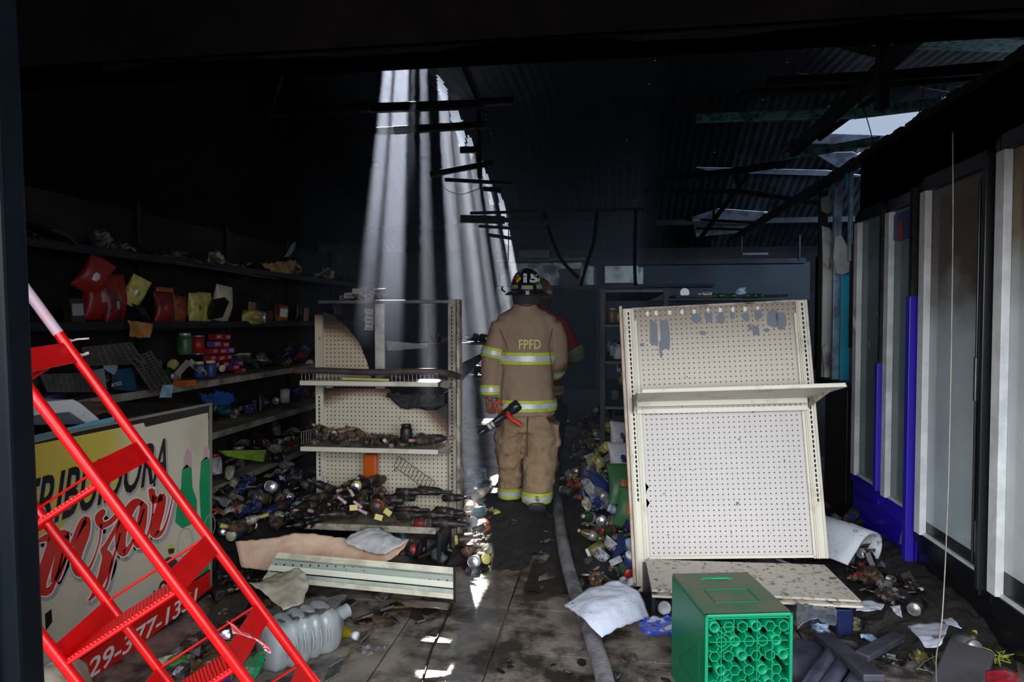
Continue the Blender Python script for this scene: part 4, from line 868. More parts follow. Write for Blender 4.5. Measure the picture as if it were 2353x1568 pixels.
q = MB(); q.plate([V((XF - .004, yc + .20, .15)), V((XF - .004, yc + .15, .16)), V((XF - .004, yc + .16, .24))], (-1, 0, 0), .002); q.build('sticker', mat('grey_sticker', S(120, 125, 150), .5), t, w=True)
t = fridge('black display refrigerator with two smoke-browned glass doors, nearest on the right wall', ye, yc - .01, [(yd + .01, yc - .02, .30, 2.16, gl_near, (.55, 1.2)), (ye, yd - .01, .26, 2.2, gl_last, None)], fridge_k, fridge_k, ztop=2.2)
q = MB(); q.bar((XF - .03, yd + .0, .25), (XF - .03, yd + .0, 2.2), .05, .03); q.bar((XF - .05, yd + .04, .35), (XF - .05, yd + .04, 2.1), .012, .012); q.build('door_stile', mat('stile_black', (.02, .022, .024), .3, .4), t, w=True, bevel=.004)
q = MB(); q.box((XF - .052, yd + .04, 1.2), (.014, .02, .2)); q.build('handle', steel_l, t, w=True, bevel=.003)
# long cord hanging in front of the black refrigerator and coiling on the floor
e = [at(2189, 305, 2.7), at(2190, 500, 2.68), at(2186, 800, 2.66), at(2180, 1100, 2.62), at(2172, 1300, 2.6), at(2164, 1440, 2.55), at(2150, 1510, 2.5), at(2152, 1600, 2.3)]
wire(e, .0022, mat('cord_tan', S(150, 142, 130), .7, dirt=.5, dirtcol=S(50, 46, 40), dscale=8), 'cord', 'long thin tan cord hanging in front of the black refrigerator down to the floor', 'cord')
e = [onz(*c, .015) for c in [(2108, 1538), (2125, 1520), (2150, 1508), (2172, 1512), (2172, 1530), (2155, 1535), (2143, 1515), (2142, 1490), (2155, 1475)]]
wire(e, .003, MATS['cord_tan'], 'cord', 'looped end of pale cord curling on the floor at lower right', 'cord')
e = [onz(*c, .012) for c in [(2110, 1537), (2145, 1545), (2175, 1560), (2185, 1575)]]
wire(e, .003, MATS['cord_tan'], 'cord', 'straight pale cord scrap beside the looped cord', 'cord')

# ------------------------------------------------------------------ hose and cable
hm = mat('hose_grey', S(140, 138, 144), .65, var=.2, scale=14, dirt=.7, dirtcol=S(40, 36, 34), dscale=6, bump=.5, bscale=90)
hp_ = [(1272, 1080), (1282, 1160), (1290, 1230), (1303, 1300), (1325, 1370), (1350, 1430), (1372, 1500), (1392, 1568), (1415, 1700)]
q = MB(); P = [onz(x, y, .034) for x, y in hp_]; 
def smooth(P, n=6, it=2):
    o = []
    for i in range(len(P) - 1):
        for t_ in range(n): o.append(P[i].lerp(P[i + 1], t_ / n))
    o.append(P[-1])
    for _ in range(it * 3): o = [o[0]] + [(o[i - 1] + 2 * o[i] + o[i + 1]) / 4 for i in range(1, len(o) - 1)] + [o[-1]]
    return o
P = smooth(P); q.tube(P, .038, 14); q.build('fire_hose', hm, label='grey fire hose running along the aisle floor from the foreground to the firefighter', cat='hose', origin=P[20])
P = smooth([onz(*c, .008) for c in [(1040, 1388), (1030, 1410), (1012, 1450), (992, 1490), (980, 1530), (970, 1568), (966, 1620)]]); q = MB(); q.tube(P, .005, 8); q.build('cable', black_pl, label='black cable snaking over the floor tiles past the sunlit spots', cat='cable', origin=P[10])
P = smooth([onz(*c, .006) for c in [(895, 1382), (880, 1420), (850, 1455), (815, 1490), (780, 1530), (750, 1568)]]); q = MB(); q.tube(P, .004, 6); q.build('cable', mat('cable_grey', S(120, 110, 102), .6, dirt=.6, dscale=20), label='thin greyish cord lying across the tiles beside the oil bottle', cat='cable', origin=P[10])

# ------------------------------------------------------------------ smoke haze hanging under the roof opening
hz = bpy.data.materials.new('smoke_haze'); hz.use_nodes = True; nt = hz.node_tree; nt.nodes.remove(nt.nodes['Principled BSDF'])
vs_ = nt.nodes.new('ShaderNodeVolumeScatter'); vs_.inputs['Color'].default_value = (.66, .75, 1, 1); vs_.inputs['Density'].default_value = .05; vs_.inputs['Anisotropy'].default_value = .3
nt.links.new(vs_.outputs[0], nt.nodes['Material Output'].inputs['Volume'])
q = MB(); hx = [(3.75, -1.75, -.32), (4.8, -2.3, .45), (10.5, -3.8, .55), (14.5, -4.2, .55)]; q.add([(a_, y_, z_) for z_ in (0, 1) for y_, xa_, xb_ in hx for a_ in (xa_, xb_)], [(1, 0, 2, 3), (3, 2, 4, 5), (5, 4, 6, 7), (8, 9, 11, 10), (10, 11, 13, 12), (12, 13, 15, 14), (0, 1, 9, 8), (6, 14, 15, 7), (0, 8, 10, 2), (2, 10, 12, 4), (4, 12, 14, 6), (1, 3, 11, 9), (3, 5, 13, 11), (5, 7, 15, 13)])
for i_, p_ in enumerate(q.v): p_.z = .05 if p_.z < .5 else RZ(p_.y) - .05
hzo = q.build('haze', hz, kind='stuff', label='thin smoke haze lit by shafts of sunlight under the broken roof', cat='haze')

# ------------------------------------------------------------------ goods: cached meshes, placed as objects of their own
CACHE = {}
GM = {}
def gm(col, rough=.45, metal=0., burnt=.55, trans=0.):
    k = (col, rough, metal, burnt, trans)
    if k not in GM: GM[k] = mat('goods_%02x%02x%02x_%d' % (*col, len(GM)), S(*col), rough, metal, var=.15, scale=18, dirt=burnt, dirtcol=(.012, .010, .009), dscale=22, dlo=.5 - .12 * (burnt > .55), dhi=.62 - .06 * (burnt > .55), trans=trans)
    return GM[k]
silver = (170, 172, 175)
def parts_for(kind, col, col2=None, burnt=.55):
    """list of (name, mesh) : the first is the thing itself, the others its parts"""
    k = (kind, col, col2, burnt)
    if k in CACHE: return CACHE[k]
    c2 = col2 or silver; m = gm(col, .45, 0, burnt); m2 = gm(c2, .4, .6 if c2 == silver else 0, burnt * .7); out = []
    def add(nm, fn, mt): q = MB(); fn(q); out.append((nm, q.mesh(nm, mt)))
    if kind == 'tin_can':
        add('tin_can', lambda q: q.lathe([(0, .002), (.035, .002), (.037, 0), (.037, .004), (.0355, .006), (.0355, .050), (.0362, .052), (.0355, .054), (.0355, .104), (.037, .106), (.037, .11), (.035, .108), (0, .108)], 16), gm(silver, .3, .8, burnt))
        add('label', lambda q: q.lathe([(.0362, .008), (.0365, .008), (.0365, .102), (.0362, .102)], 16), m)
        add('lid', lambda q: q.lathe([(.033, .1085), (.032, .112), (.026, .1085), (.024, .111), (.016, .109), (.014, .111), (0, .110)], 16), gm((200, 200, 200), .3, .8, burnt * .5))
    elif kind == 'jar':
        add('jar', lambda q: q.lathe([(0, 0), (.036, 0), (.040, .006), (.040, .085), (.034, .10), (.030, .104), (0, .104)], 14), m)
        add('lid', lambda q: q.lathe([(0, .122), (.031, .122), (.033, .119), (.033, .102), (0, .102)], 14), m2)
    elif kind == 'bottle':
        add('bottle', lambda q: q.lathe([(0, 0), (.034, 0), (.037, .008), (.037, .17), (.032, .195), (.015, .225), (.013, .29), (.0148, .292), (.0148, .30), (0, .30)], 14), m)
        add('neck_foil', lambda q: q.lathe([(.0142, .235), (.0148, .245), (.0156, .302), (0, .304)], 12), m2)
        add('label', lambda q: q.lathe([(.0374, .05), (.0378, .05), (.0378, .13), (.0374, .13)], 14), gm((84, 66, 54), .6, 0, .9))
    elif kind == 'pet_bottle':
        add('plastic_bottle', lambda q: q.lathe([(0, .004), (.030, 0), (.036, .01), (.036, .05), (.033, .06), (.036, .07), (.036, .14), (.033, .165), (.014, .195), (.013, .205), (0, .205)], 14), mat('pet_%d_%d_%d' % col, S(*col), .15, trans=.55, var=.1, dirt=.4, dirtcol=(.02, .018, .015), dscale=15))
        add('cap', lambda q: q.lathe([(0, .222), (.015, .222), (.0155, .204), (0, .204)], 12), m2)
        add('label', lambda q: q.lathe([(.0363, .08), (.0367, .08), (.0367, .13), (.0363, .13)], 14), m2)
    elif kind == 'carton':
        add('carton', lambda q: q.box((0, 0, .05), (.075, .035, .10)), m)
        add('print_panel', lambda q: q.box((0, -.0178, .055), (.06, .001, .05)), m2)
    elif kind == 'small_box':
        add('small_box', lambda q: q.box((0, 0, .022), (.085, .06, .044)), m)
        add('print_panel', lambda q: q.box((0, -.0304, .022), (.06, .001, .022)), m2)
    elif kind == 'pouch':
        def fn(q):
            q.loft([(0, 0, 0, .055, .003, 4), (0, 0, .01, .055, .004, 4), (0, 0, .03, .052, .022, 3), (.002, 0, .07, .05, .028, 3), (0, 0, .11, .05, .022, 3), (0, 0, .14, .054, .004, 4), (0, 0, .15, .055, .003, 4)], 16)
        add('food_pouch', fn, m)
        add('print_panel', lambda q: q.loft([(0, -.0015, .055, .02, .0275, 2), (.001, -.0015, .072, .03, .030, 2), (0, -.0015, .088, .018, .0275, 2)], 16, caps=False), m2)
    elif kind == 'wrapper':
        rr = random.Random(hash(k) % 97 if False else len(CACHE))
        def fn(q):
            o = rr.random() * 50
            q.grid(lambda u, v: V(((u - .5) * .15, (v - .5) * .11, .028 * noise.noise(V((u * 2.4 + o, v * 2.1, o))) + .018 * noise.noise(V((u * 6, v * 6 + o, 2))) + .018)), 10, 8, smooth=False)
        add('crumpled_wrapper', fn, m)
        def fn2(q):
            o2 = len(CACHE) * 3.1
            q.grid(lambda u, v: V(((u - .5) * .07 + .02, (v - .5) * .05, .03 + .014 * noise.noise(V((u * 3 + o2, v * 3, 1))))), 5, 4, smooth=False)
        add('print_panel', fn2, m2)
    elif kind == 'paper_ball':
        def fn(q):
            o = len(CACHE) * 1.7
            def f(u, v):
                a, b_ = u * 2 * math.pi, (v - .5) * math.pi; d = V((math.cos(a) * math.cos(b_), math.sin(a) * math.cos(b_), math.sin(b_)))
                return d * (.045 * (1 + .55 * noise.noise(d * 2.6 + V((o, 0, 0))))) + V((0, 0, .035))
            q.grid(f, 14, 9, smooth=False)
        add('paper_ball', fn, m)
    elif kind == 'cup':
        add('plastic_cup', lambda q: q.lathe([(0, 0), (.026, 0), (.036, .08), (.038, .08), (.038, .084), (.034, .084), (.025, .004), (0, .004)], 14), m)
    elif kind == 'tub_lid':
        add('round_disc', lambda q: q.lathe([(0, .014), (.020, .014), (.022, .016), (.040, .015), (.045, .011), (.046, 0), (.043, 0), (.042, .008), (0, .008)], 18), m)
    elif kind == 'shard':
        o = len(CACHE); rr = random.Random(o)
        pl = [((.05 + .06 * rr.random()) * math.cos(a), (.03 + .05 * rr.random()) * math.sin(a)) for a in [i * math.pi / 4 for i in range(8)]]
        add('charred_scrap', lambda q: q.prism(pl, .012), m)
    CACHE[k] = out; return out
RS = random.Random(21)
def put(kind, col, loc, rot=None, sc=1., label=None, cat=None, group=None, col2=None, burnt=.55, lie=False, name=None, stand=False):
    ps = parts_for(kind, col, col2, burnt)
    if rot is None:
        if stand: rot = (0, 0, RS.uniform(0, 6.3))
        elif kind in ('tin_can', 'jar', 'bottle', 'pet_bottle', 'cup'): rot = (R(90) + RS.uniform(-.5, .5), RS.uniform(-.4, .4), RS.uniform(0, 6.3))
        elif kind in ('wrapper', 'shard', 'tub_lid'): rot = (RS.uniform(-.5, .5), RS.uniform(-.5, .5), RS.uniform(0, 6.3))
        else: rot = (RS.uniform(-1.4, 1.4), RS.uniform(-.9, .9), RS.uniform(0, 6.3))
    root = None
    for nm, me in ps:
        o = bpy.data.objects.new(name if (root is None and name) else nm, me); COL.objects.link(o)
        if root is None:
            root = o; o.location = loc; o.rotation_euler = rot; o.scale = (sc,) * 3; tag(o, label, cat, group)
        else: o.parent = root
    return root
CATS = {'tin_can': 'can', 'jar': 'jar', 'bottle': 'bottle', 'pet_bottle': 'bottle', 'carton': 'carton', 'small_box': 'box', 'pouch': 'pouch', 'wrapper': 'wrapper', 'paper_ball': 'paper', 'cup': 'cup', 'tub_lid': 'lid', 'shard': 'scrap'}
NOUN = {'tin_can': 'dented food can', 'jar': 'small jar', 'bottle': 'glass bottle', 'pet_bottle': 'plastic bottle', 'carton': 'small carton', 'small_box': 'flat box', 'pouch': 'food pouch', 'wrapper': 'crumpled wrapper', 'paper_ball': 'crumpled paper lump', 'cup': 'plastic cup', 'tub_lid': 'round lid', 'shard': 'charred scrap'}
CN = {}
def cname(c): return CN.get(c, 'dark')
PAL = {'silver': (170, 172, 175), 'cream': (200, 190, 165), 'white': (205, 208, 215), 'pale yellow': (196, 186, 100), 'olive': (120, 110, 60), 'brown': (110, 82, 60), 'dark brown': (52, 38, 30), 'black': (22, 20, 20), 'blue': (36, 54, 112), 'pale blue': (150, 175, 205), 'red': (142, 30, 26), 'orange': (180, 92, 44), 'green': (56, 104, 60), 'teal': (40, 110, 120), 'purple': (90, 70, 140), 'grey': (110, 110, 112), 'pink': (158, 122, 124), 'lime': (150, 185, 70)}
for n_, c_ in PAL.items(): CN[c_] = n_
def heap(n, region, surf, kinds, cols, where, group, seed, sc=(.8, 1.1), burnt=.6, lift=.0, zr=None, tries=60):
    """scatter n things where sight lines through a picture region meet the surface"""
    rr = random.Random(seed); made = 0; used = []
    poly = [V((x, y, 0)) for x, y in region]; xs = [p.x for p in poly]; ys = [p.y for p in poly]
    for _ in range(n * tries):
        if made >= n: break
        x, y = rr.uniform(min(xs), max(xs)), rr.uniform(min(ys), max(ys))
        if not inside(x, y, poly): continue
        p = surf(x, y)
        if p is None or any((p - u_).length < .045 for u_ in used[-300:]): continue
        used.append(p); k = rr.choices([a for a, _ in kinds], [w for _, w in kinds])[0]; c = rr.choice(cols); c2 = rr.choice(['silver', 'white', 'cream', 'pale yellow', 'blue', 'red'] if k not in ('tin_can',) else ['silver'])
        s_ = rr.uniform(*sc); global RS; RS = rr
        fx_, fy_ = (x - min(xs)) / (max(xs) - min(xs)), (y - min(ys)) / (max(ys) - min(ys))
        pos = ('upper', 'middle', 'lower')[min(2, int(fy_ * 3))] + '-' + ('left', 'centre', 'right')[min(2, int(fx_ * 3))]
        lab = '%s %s %s %s' % (pos, c, NOUN[k], where); acc = {'jar': ' with %s lid', 'pet_bottle': ' with %s cap', 'carton': ' with %s print', 'small_box': ' with %s print', 'pouch': ' with %s print', 'wrapper': ' with %s patch', 'bottle': ' with %s neck'}.get(k)
        if acc: l2 = '%s %s%s %s' % (pos, c + ' ' + NOUN[k], acc % c2, where); lab = l2 if len(l2.split()) <= 16 else lab
        if len(lab.split()) > 16: lab = '%s %s %s' % (c, NOUN[k], where)
        put(k, PAL[c], p + V((0, 0, .02 * s_ + lift)), None, s_, lab, CATS[k], group, PAL[c2], burnt); made += 1
def marcher(h, x0, x1, y0, y1):
    def f(px, py):
        r = pdir(px, py); t = 1.5
        while t < 12:
            p = CAM + r * t
            if x0 <= p.x <= x1 and y0 <= p.y <= y1 and p.z <= h(p.x, p.y): p.z = h(p.x, p.y); return p
            if p.z < 0: return None
            t += .03
        return None
    return f
def mound(name, h, x0, x1, y0, y1, m, label, nx=40, ny=60):
    q = MB(); q.grid(lambda u, v: V((x0 + (x1 - x0) * u, y0 + (y1 - y0) * v, h(x0 + (x1 - x0) * u, y0 + (y1 - y0) * v) - .015 + .03 * noise.noise(V((u * 14, v * 30, 3))))), nx, ny, smooth=False)
    return q.build(name, m, label=label, cat='rubble', kind='stuff', origin=((x0 + x1) / 2, (y0 + y1) / 2, 0))
rub = mat('rubble_dark', (.02, .016, .014), .75, var=.6, scale=14, dirt=.7, dirtcol=(.006, .005, .005), world=True, bump=.6, bscale=40, dscale=9)
ss = lambda t: max(0., min(1., t)) ** 2 * (3 - 2 * max(0., min(1., t)))

# ------------------------------------------------------------------ aisle heap between the firefighter and the right gondola
hR = lambda x, y: .62 * ss((x + .42 + .02 * (y - 4)) / .75) * ss((y - 3.55) / 2.2) + .02
mound('rubble', hR, -.45, .75, 3.6, 8.4, rub, 'dark burnt rubble heaped along the right side of the aisle')
sR = marcher(hR, -.45, .75, 3.6, 8.4)
K1 = [('tin_can', 4), ('jar', 3), ('carton', 2), ('small_box', 2), ('wrapper', 3), ('pouch', 2), ('paper_ball', 3), ('cup', 1), ('shard', 2), ('tub_lid', 1)]
mixc = ['silver', 'cream', 'cream', 'white', 'pale yellow', 'olive', 'olive', 'brown', 'dark brown', 'black', 'grey', 'orange', 'grey']
heap(150, [(1318, 1060), (1345, 985), (1400, 950), (1445, 1010), (1455, 1120), (1400, 1130), (1300, 1140)], sR, K1, mixc, 'in the aisle heap beside the firefighter\'s legs', 'goods in the right aisle heap', 1, (.6, 1.0), .75)
heap(60, [(1345, 985), (1385, 900), (1440, 840), (1445, 1010), (1400, 950)], sR, K1, ['grey', 'cream', 'white', 'brown', 'dark brown', 'black', 'black'], 'far back on the aisle heap', 'goods far back in the aisle', 2, (.6, 1.0), .8)
heap(70, [(1330, 1130), (1452, 1110), (1458, 1330), (1400, 1300), (1350, 1190)], sR, [('wrapper', 3), ('pouch', 3), ('pet_bottle', 3), ('tin_can', 3), ('paper_ball', 1), ('jar', 2), ('carton', 1)], ['white', 'pale blue', 'blue', 'white', 'grey', 'olive', 'green', 'orange', 'purple', 'silver', 'cream'], 'against the left post of the leaning gondola', 'goods by the leaning gondola', 3, (.7, 1.0), .6)
heap(26, [(1340, 1280), (1400, 1290), (1455, 1330), (1450, 1390), (1350, 1340)], lambda x, y: onz(x, y, .005), K1, ['grey', 'dark brown', 'brown', 'black', 'white'], 'on the dark floor above the white foam sheet', 'scraps above the foam sheet', 4, (.6, .9), .85)
# singled-out items
def item(kind, col, px, py, surf, rot, sc, label, col2=None, burnt=.15, dz=.03):
    p = surf(px, py) if callable(surf) else surf
    if p is None: p = onz(px, py, .03)
    return put(kind, PAL[col], p + V((0, 0, dz)), rot, sc, label, CATS[kind], None, PAL[col2] if col2 else None, burnt)
cyaw = R(8.1)
item('tub_lid', 'white', 1381, 1174, sR, (R(70), 0, cyaw), 1.15, 'clean white round jar lid among blue wrappers at the gondola foot', dz=.05, burnt=.1)
item('tub_lid', 'pale blue', 1352, 975, sR, (R(65), 0, cyaw), 1.3, 'pale grey-blue round lid on the dark aisle heap beside the firefighter\'s hip', dz=.05, burnt=.3)
item('jar', 'pale yellow', 1385, 1050, sR, (R(60), R(20), cyaw), 1.2, 'yellow round tin tilted in the middle of the aisle heap', 'pale yellow', dz=.04)
item('jar', 'pale yellow', 1366, 1000, sR, (R(80), R(70), cyaw), .9, 'small yellow tin lying under the pale blue lid', 'olive')
item('jar', 'pale yellow', 1405, 1002, sR, (R(40), R(-30), cyaw), 1.0, 'yellow tin near the purple foil on the aisle heap', 'pale yellow')
item('pouch', 'white', 1425, 1050, sR, (R(-20), R(10), cyaw + .4), 1.5, 'white printed food pouch leaning against the grey plank', 'purple')
item('pouch', 'white', 1432, 1110, sR, (R(-30), R(5), cyaw + .2), 1.7, 'white pouch with a blue oval print by the gondola post', 'blue')
item('pouch', 'blue', 1405, 1150, sR, (R(-60), R(30), cyaw + .8), 1.6, 'shiny blue plastic pouch sloping down by the gondola post', 'pale blue')
item('pouch', 'green', 1435, 1180, sR, (R(-25), 0, cyaw), 1.9, 'green and orange snack bag wedged against the gondola post', 'orange')
item('pouch', 'green', 1440, 1235, sR, (R(-15), R(8), cyaw - .3), 1.7, 'lower green snack bag against the gondola post', 'orange')
item('pet_bottle', 'olive', 1348, 1195, sR, (R(75), R(-25), cyaw), .8, 'small olive oil bottle with its blue cap towards the camera', 'blue')
item('pet_bottle', 'pale blue', 1345, 1145, sR, (R(80), R(60), cyaw), .9, 'clear bottle with teal label beside the grey hose', 'teal')
item('jar', 'grey', 1430, 1270, sR, (R(70), 0, cyaw + .2), 1.1, 'translucent cup with pale lid near the gondola foot', 'pale blue')
item('jar', 'blue', 1450, 1325, lambda x, y: onz(x, y, .03), (R(20), 0, 0), 1.0, 'dark blue jar with white lid standing beside the gondola bracket', 'white')
item('carton', 'purple', 1348, 1118, sR, (R(-60), R(20), cyaw), 1.3, 'purple carton lying in the aisle heap', 'silver')
item('carton', 'white', 1428, 862, lambda x, y: at(x, y, 6.2), (0, 0, cyaw), 1.2, 'white carton with a red side sitting on the far rack', 'red')
item('carton', 'pale blue', 1437, 875, lambda x, y: at(x, y, 6.1), (0, 0, cyaw), 1.1, 'pale carton with blue print at the far rack edge', 'blue')
# plank at the heap's right side
q = MB(); q.plate([at(1410, 960, 5.6), at(1444, 962, 5.4), at(1452, 1075, 4.9), at(1448, 1085, 4.9)], (0, 0, 1), .02); q.build('plank', mat('grey_plank', S(98, 86, 80), .7, dirt=.5), label='grey-brown plank lying along the right side of the aisle heap', cat='plank', origin=at(1444, 1020, 5.2))

# rack behind the right gondola, seen at its left end
rk = thing('shelf_rack', 'dark far shelving rack visible between the doorway and the leaning gondola', 'shelving', (.30, 6.6, 0))
for x, y in ((-.05, 5.6), (-.05, 8.2), (.45, 5.6), (.45, 8.2)):
    q = MB(); q.box((x, y, .86), (.04, .04, 1.72)); q.build('post', steel_d, rk, w=True)
for z in (.75, 1.12, 1.42, 1.70):
    q = MB(); q.box((.2, 6.9, z), (.52, 2.6, .02)); q.build('shelf_board', mat('rack_board', S(84, 92, 96), .6, dirt=.8, dscale=3), rk, w=True)
rr = random.Random(31)
for k in range(26):
    z = rr.choice([.77, 1.14, 1.14, 1.14, 1.44, 1.44]); kd = rr.choice(['tin_can', 'carton', 'jar', 'carton']); c = {1.14: ['white', 'blue', 'pale blue', 'white'], 1.44: ['brown', 'orange', 'dark brown', 'silver'], .77: ['cream', 'pale yellow', 'grey']}[z]
    cc = rr.choice(c); RS = rr
    put(kd, PAL[cc], (rr.uniform(-.02, .22), rr.uniform(5.7, 7.6), z), None, rr.uniform(.8, 1.1), '%s %s %s shelf of the far rack' % (cc, NOUN[kd], {1.14: 'on the middle', 1.44: 'on the upper', .77: 'on the lower'}[z]), CATS[kd], 'goods on the far rack', PAL[rr.choice(['blue', 'silver', 'red'])], .4, stand=True)
# things lying on top of the right gondola (seen beyond its upper edge)
tp = thing('charred_plank', 'charred board lying behind the top edge of the leaning gondola', 'board', at(1640, 680, 4.0))
q = MB(); q.bar(at(1545, 683, 4.0), at(1800, 680, 4.05), .12, .015, up=(0, 0, 1)); q.build('board', charred, tp, w=True)
put('tub_lid', PAL['white'], at(1573, 673, 4.0), (R(88), 0, cyaw), .62, 'white round lid standing upright on top of the leaning gondola', 'lid', None, None, .1)
put('paper_ball', PAL['pale blue'], at(1696, 676, 4.0), None, .6, 'pale glassy lump on top of the leaning gondola', 'lump', None, None, .2)
for k, x in enumerate((1640, 1655, 1668, 1680, 1710, 1722, 1735)):
    RS = random.Random(k); put('pet_bottle', (30, 110, 70), at(x, 681, 4.02), (R(90), 0, cyaw + RS.uniform(-.2, .2)), .42, 'small green glass bottle lying on top of the leaning gondola', 'bottle', 'green bottles on the leaning gondola', PAL['green'])
put('wrapper', PAL['cream'], at(1620, 679, 4.0), (R(20), 0, 0), .5, 'dirty cream scrap on top of the leaning gondola', 'wrapper')

# ------------------------------------------------------------------ left aisle heap between the bottle gondola and the firefighter
hL = lambda x, y: .10 * ss((-.55 - x) / .35) * ss((y - 3.6) / .8) + .004
fl_ = lambda x, y: onz(x, y, .004)
sL = lambda x, y: onz(x, y, .01 + .14 * ss((1130 - x) / 70) * ss((1330 - y) / 150))
mound('rubble', lambda x, y: .08 * ss((-.36 - x) / .25) * ss((y - 3.75) / .5) * ss((7.5 - y) / 1), -.95, -.30, 3.7, 7.6, rub, 'dark burnt rubble along the foot of the bottle gondola', 16, 50)
heap(34, [(1062, 1090), (1110, 1080), (1130, 1160), (1125, 1300), (1075, 1330), (1060, 1220)], sL, [('tin_can', 3), ('jar', 2), ('cup', 1), ('paper_ball', 2), ('wrapper', 2), ('pet_bottle', 1), ('shard', 2)], ['grey', 'dark brown', 'brown', 'silver', 'black', 'cream', 'pink', 'teal'], 'beside the foot of the bottle gondola', 'goods beside the bottle gondola', 8, (.7, 1.0), .6)
item('jar', 'orange', 1110, 1238, fl_, (R(10), R(8), 0), .95, 'glowing orange jar in sunlight on the aisle floor', 'orange', .05, .01)
item('jar', 'pale yellow', 1135, 1190, fl_, (R(80), R(30), .3), 1.0, 'bright yellow sunlit jar beside the orange jar', 'pale yellow', .05)
item('jar', 'orange', 1108, 1208, fl_, (R(85), R(70), .3), .9, 'sunlit white-topped jar lying behind the orange jar', 'white', .05)
item('jar', 'pink', 1105, 1182, fl_, (R(80), R(-60), .3), .9, 'pink and white sunlit jar lying left of the yellow jar', 'white', .05)
item('jar', 'red', 1082, 1258, fl_, (R(75), R(60), 0), 1.0, 'dark red jar lying below the orange jar', 'white', .3)
item('tin_can', 'silver', 1097, 1300, fl_, (R(75), 0, cyaw - .2), .95, 'shiny open silver can facing the camera on the floor', 'silver', .1, .03)
item('tin_can', 'blue', 1078, 1216, fl_, (R(70), 0, cyaw), .8, 'can with a blue-ringed lid facing the camera beside the gondola post', 'silver', .2, .05)
item('cup', 'pink', 1078, 1192, fl_, (R(95), 0, cyaw), .8, 'pale pink cup bottom facing the camera beside the gondola post', None, .2, .06)
item('carton', 'pale blue', 1105, 1118, fl_, (0, 0, cyaw), 1.3, 'clear pale block standing left of the firefighter\'s boots', 'grey', .2)
item('wrapper', 'grey', 1172, 1220, fl_, (0, 0, 1), .9, 'grey foil scrap on the aisle floor behind the hose', 'silver', .3)
heap(16, [(1140, 1180), (1270, 1180), (1280, 1290), (1150, 1260)], fl_, [('shard', 3), ('wrapper', 1)], ['black', 'dark brown', 'grey'], 'on the wet aisle floor in front of the firefighter', 'scraps on the aisle floor', 12, (.4, .8), .9, -.015)
# leaning smoked glass and shelf scraps behind the left gondola
gp = thing('glass_sheet', 'tilted dark glass sheet with a bright corner leaning behind the bottle gondola', 'glass sheet', (at(1080, 900, 5.2).x, at(1080, 900, 5.2).y, 0))
q = MB(); q.plate([at(1010, 860, 5.0), at(1108, 812, 5.4), at(1114, 818, 5.4), at(1054, 885, 5.0), at(1020, 905, 4.9)], (0, -1, .3), .006); q.build('pane', mat('smoked_pane', S(66, 68, 76), .15, var=.3, dirt=.5), gp, w=True)
q = MB(); q.plate([at(1100, 822, 5.37), at(1110, 814, 5.37), at(1111, 818, 5.37), at(1102, 828, 5.37)], (0, -1, 0), .004); q.build('broken_corner', mat('pale_corner', S(200, 205, 215), .4), gp, w=True)
rk = thing('shelf_rack', 'dark charred rack standing between the bottle gondola and the back wall', 'shelving', (-1.1, 6.4, 0))
for x in (-1.7, -.75):
    q = MB(); q.box((x, 6.2, .8), (.04, .04, 1.6)); q.build('post', steel_d, rk, w=True)
for z in (.5, .95, 1.25):
    q = MB(); q.box((-1.2, 6.3, z), (1.0, .4, .02)); q.build('shelf_board', steel_d, rk, w=True)
rr = random.Random(41)
for k in range(30):
    z = rr.choice([.52, .97, 1.27, 1.27]); kd = rr.choice(['tin_can', 'shard', 'paper_ball', 'jar']); cc = rr.choice(['dark brown', 'black', 'black', 'grey', 'dark brown', 'brown']); RS = rr
    put(kd, PAL[cc], (rr.uniform(-1.65, -.8), rr.uniform(6.15, 6.4), z + .02), None, rr.uniform(.7, 1.1), '%s %s on the charred rack behind the bottle gondola' % (cc, NOUN[kd]), CATS[kd], 'burnt goods behind the bottle gondola', PAL['grey'], .8)

# ------------------------------------------------------------------ goods on the left gondola
GLM = Matrix.LocRotScale(gl.location, Euler(gl.rotation_euler), V((1, 1, 1)))
def G(x, y, z): return GLM @ V((x, y, z))
rr = random.Random(51)
for k in range(26):                                               # middle shelf: burnt bottles lying behind the wire fence
    x = rr.uniform(-.42, .36); RS = rr; kd = rr.choice(['bottle', 'bottle', 'shard', 'jar', 'paper_ball']); cc = rr.choice(['dark brown', 'black', 'dark brown', 'grey', 'brown'])
    put(kd, PAL[cc], G(x, -rr.uniform(.06, .17), .695 + rr.random() * .02), (R(90) + rr.uniform(-.2, .2), rr.uniform(-.3, .3), rr.choice([1.57, -1.57, 0]) + rr.uniform(-.6, .6)) if kd == 'bottle' else None, rr.uniform(.55, .8), '%s %s behind the wire fence, %s of the bottle gondola\'s middle shelf' % (cc, NOUN[kd], 'left end' if x < -.15 else ('right end' if x > .12 else 'centre')), CATS[kd], 'burnt goods on the middle shelf', PAL[rr.choice(['cream', 'dark brown', 'pink'])], .75)
for k, (px, py, rz, c2) in enumerate([(760, 990, 1.1, 'cream'), (790, 1000, 1.3, 'pink'), (815, 998, 1.2, 'cream'), (836, 996, 1.0, 'pink'), (748, 996, -1.2, 'olive')]):
    put('bottle', PAL['brown'], at(px, py + 5, 4.34), (R(78), 0, rz + math.pi if rz > 0 else rz + math.pi), .62, ['brown bottle with cream foil, leftmost of the five propped on the wire fence', 'brown bottle with pink foil propped in the middle of the wire fence', 'second brown bottle from the right on the wire fence', 'brown bottle with pale neck pointing right over the wire fence', 'olive-necked bottle pointing left over the wire fence'][k], 'bottle', None, PAL[c2], .3)
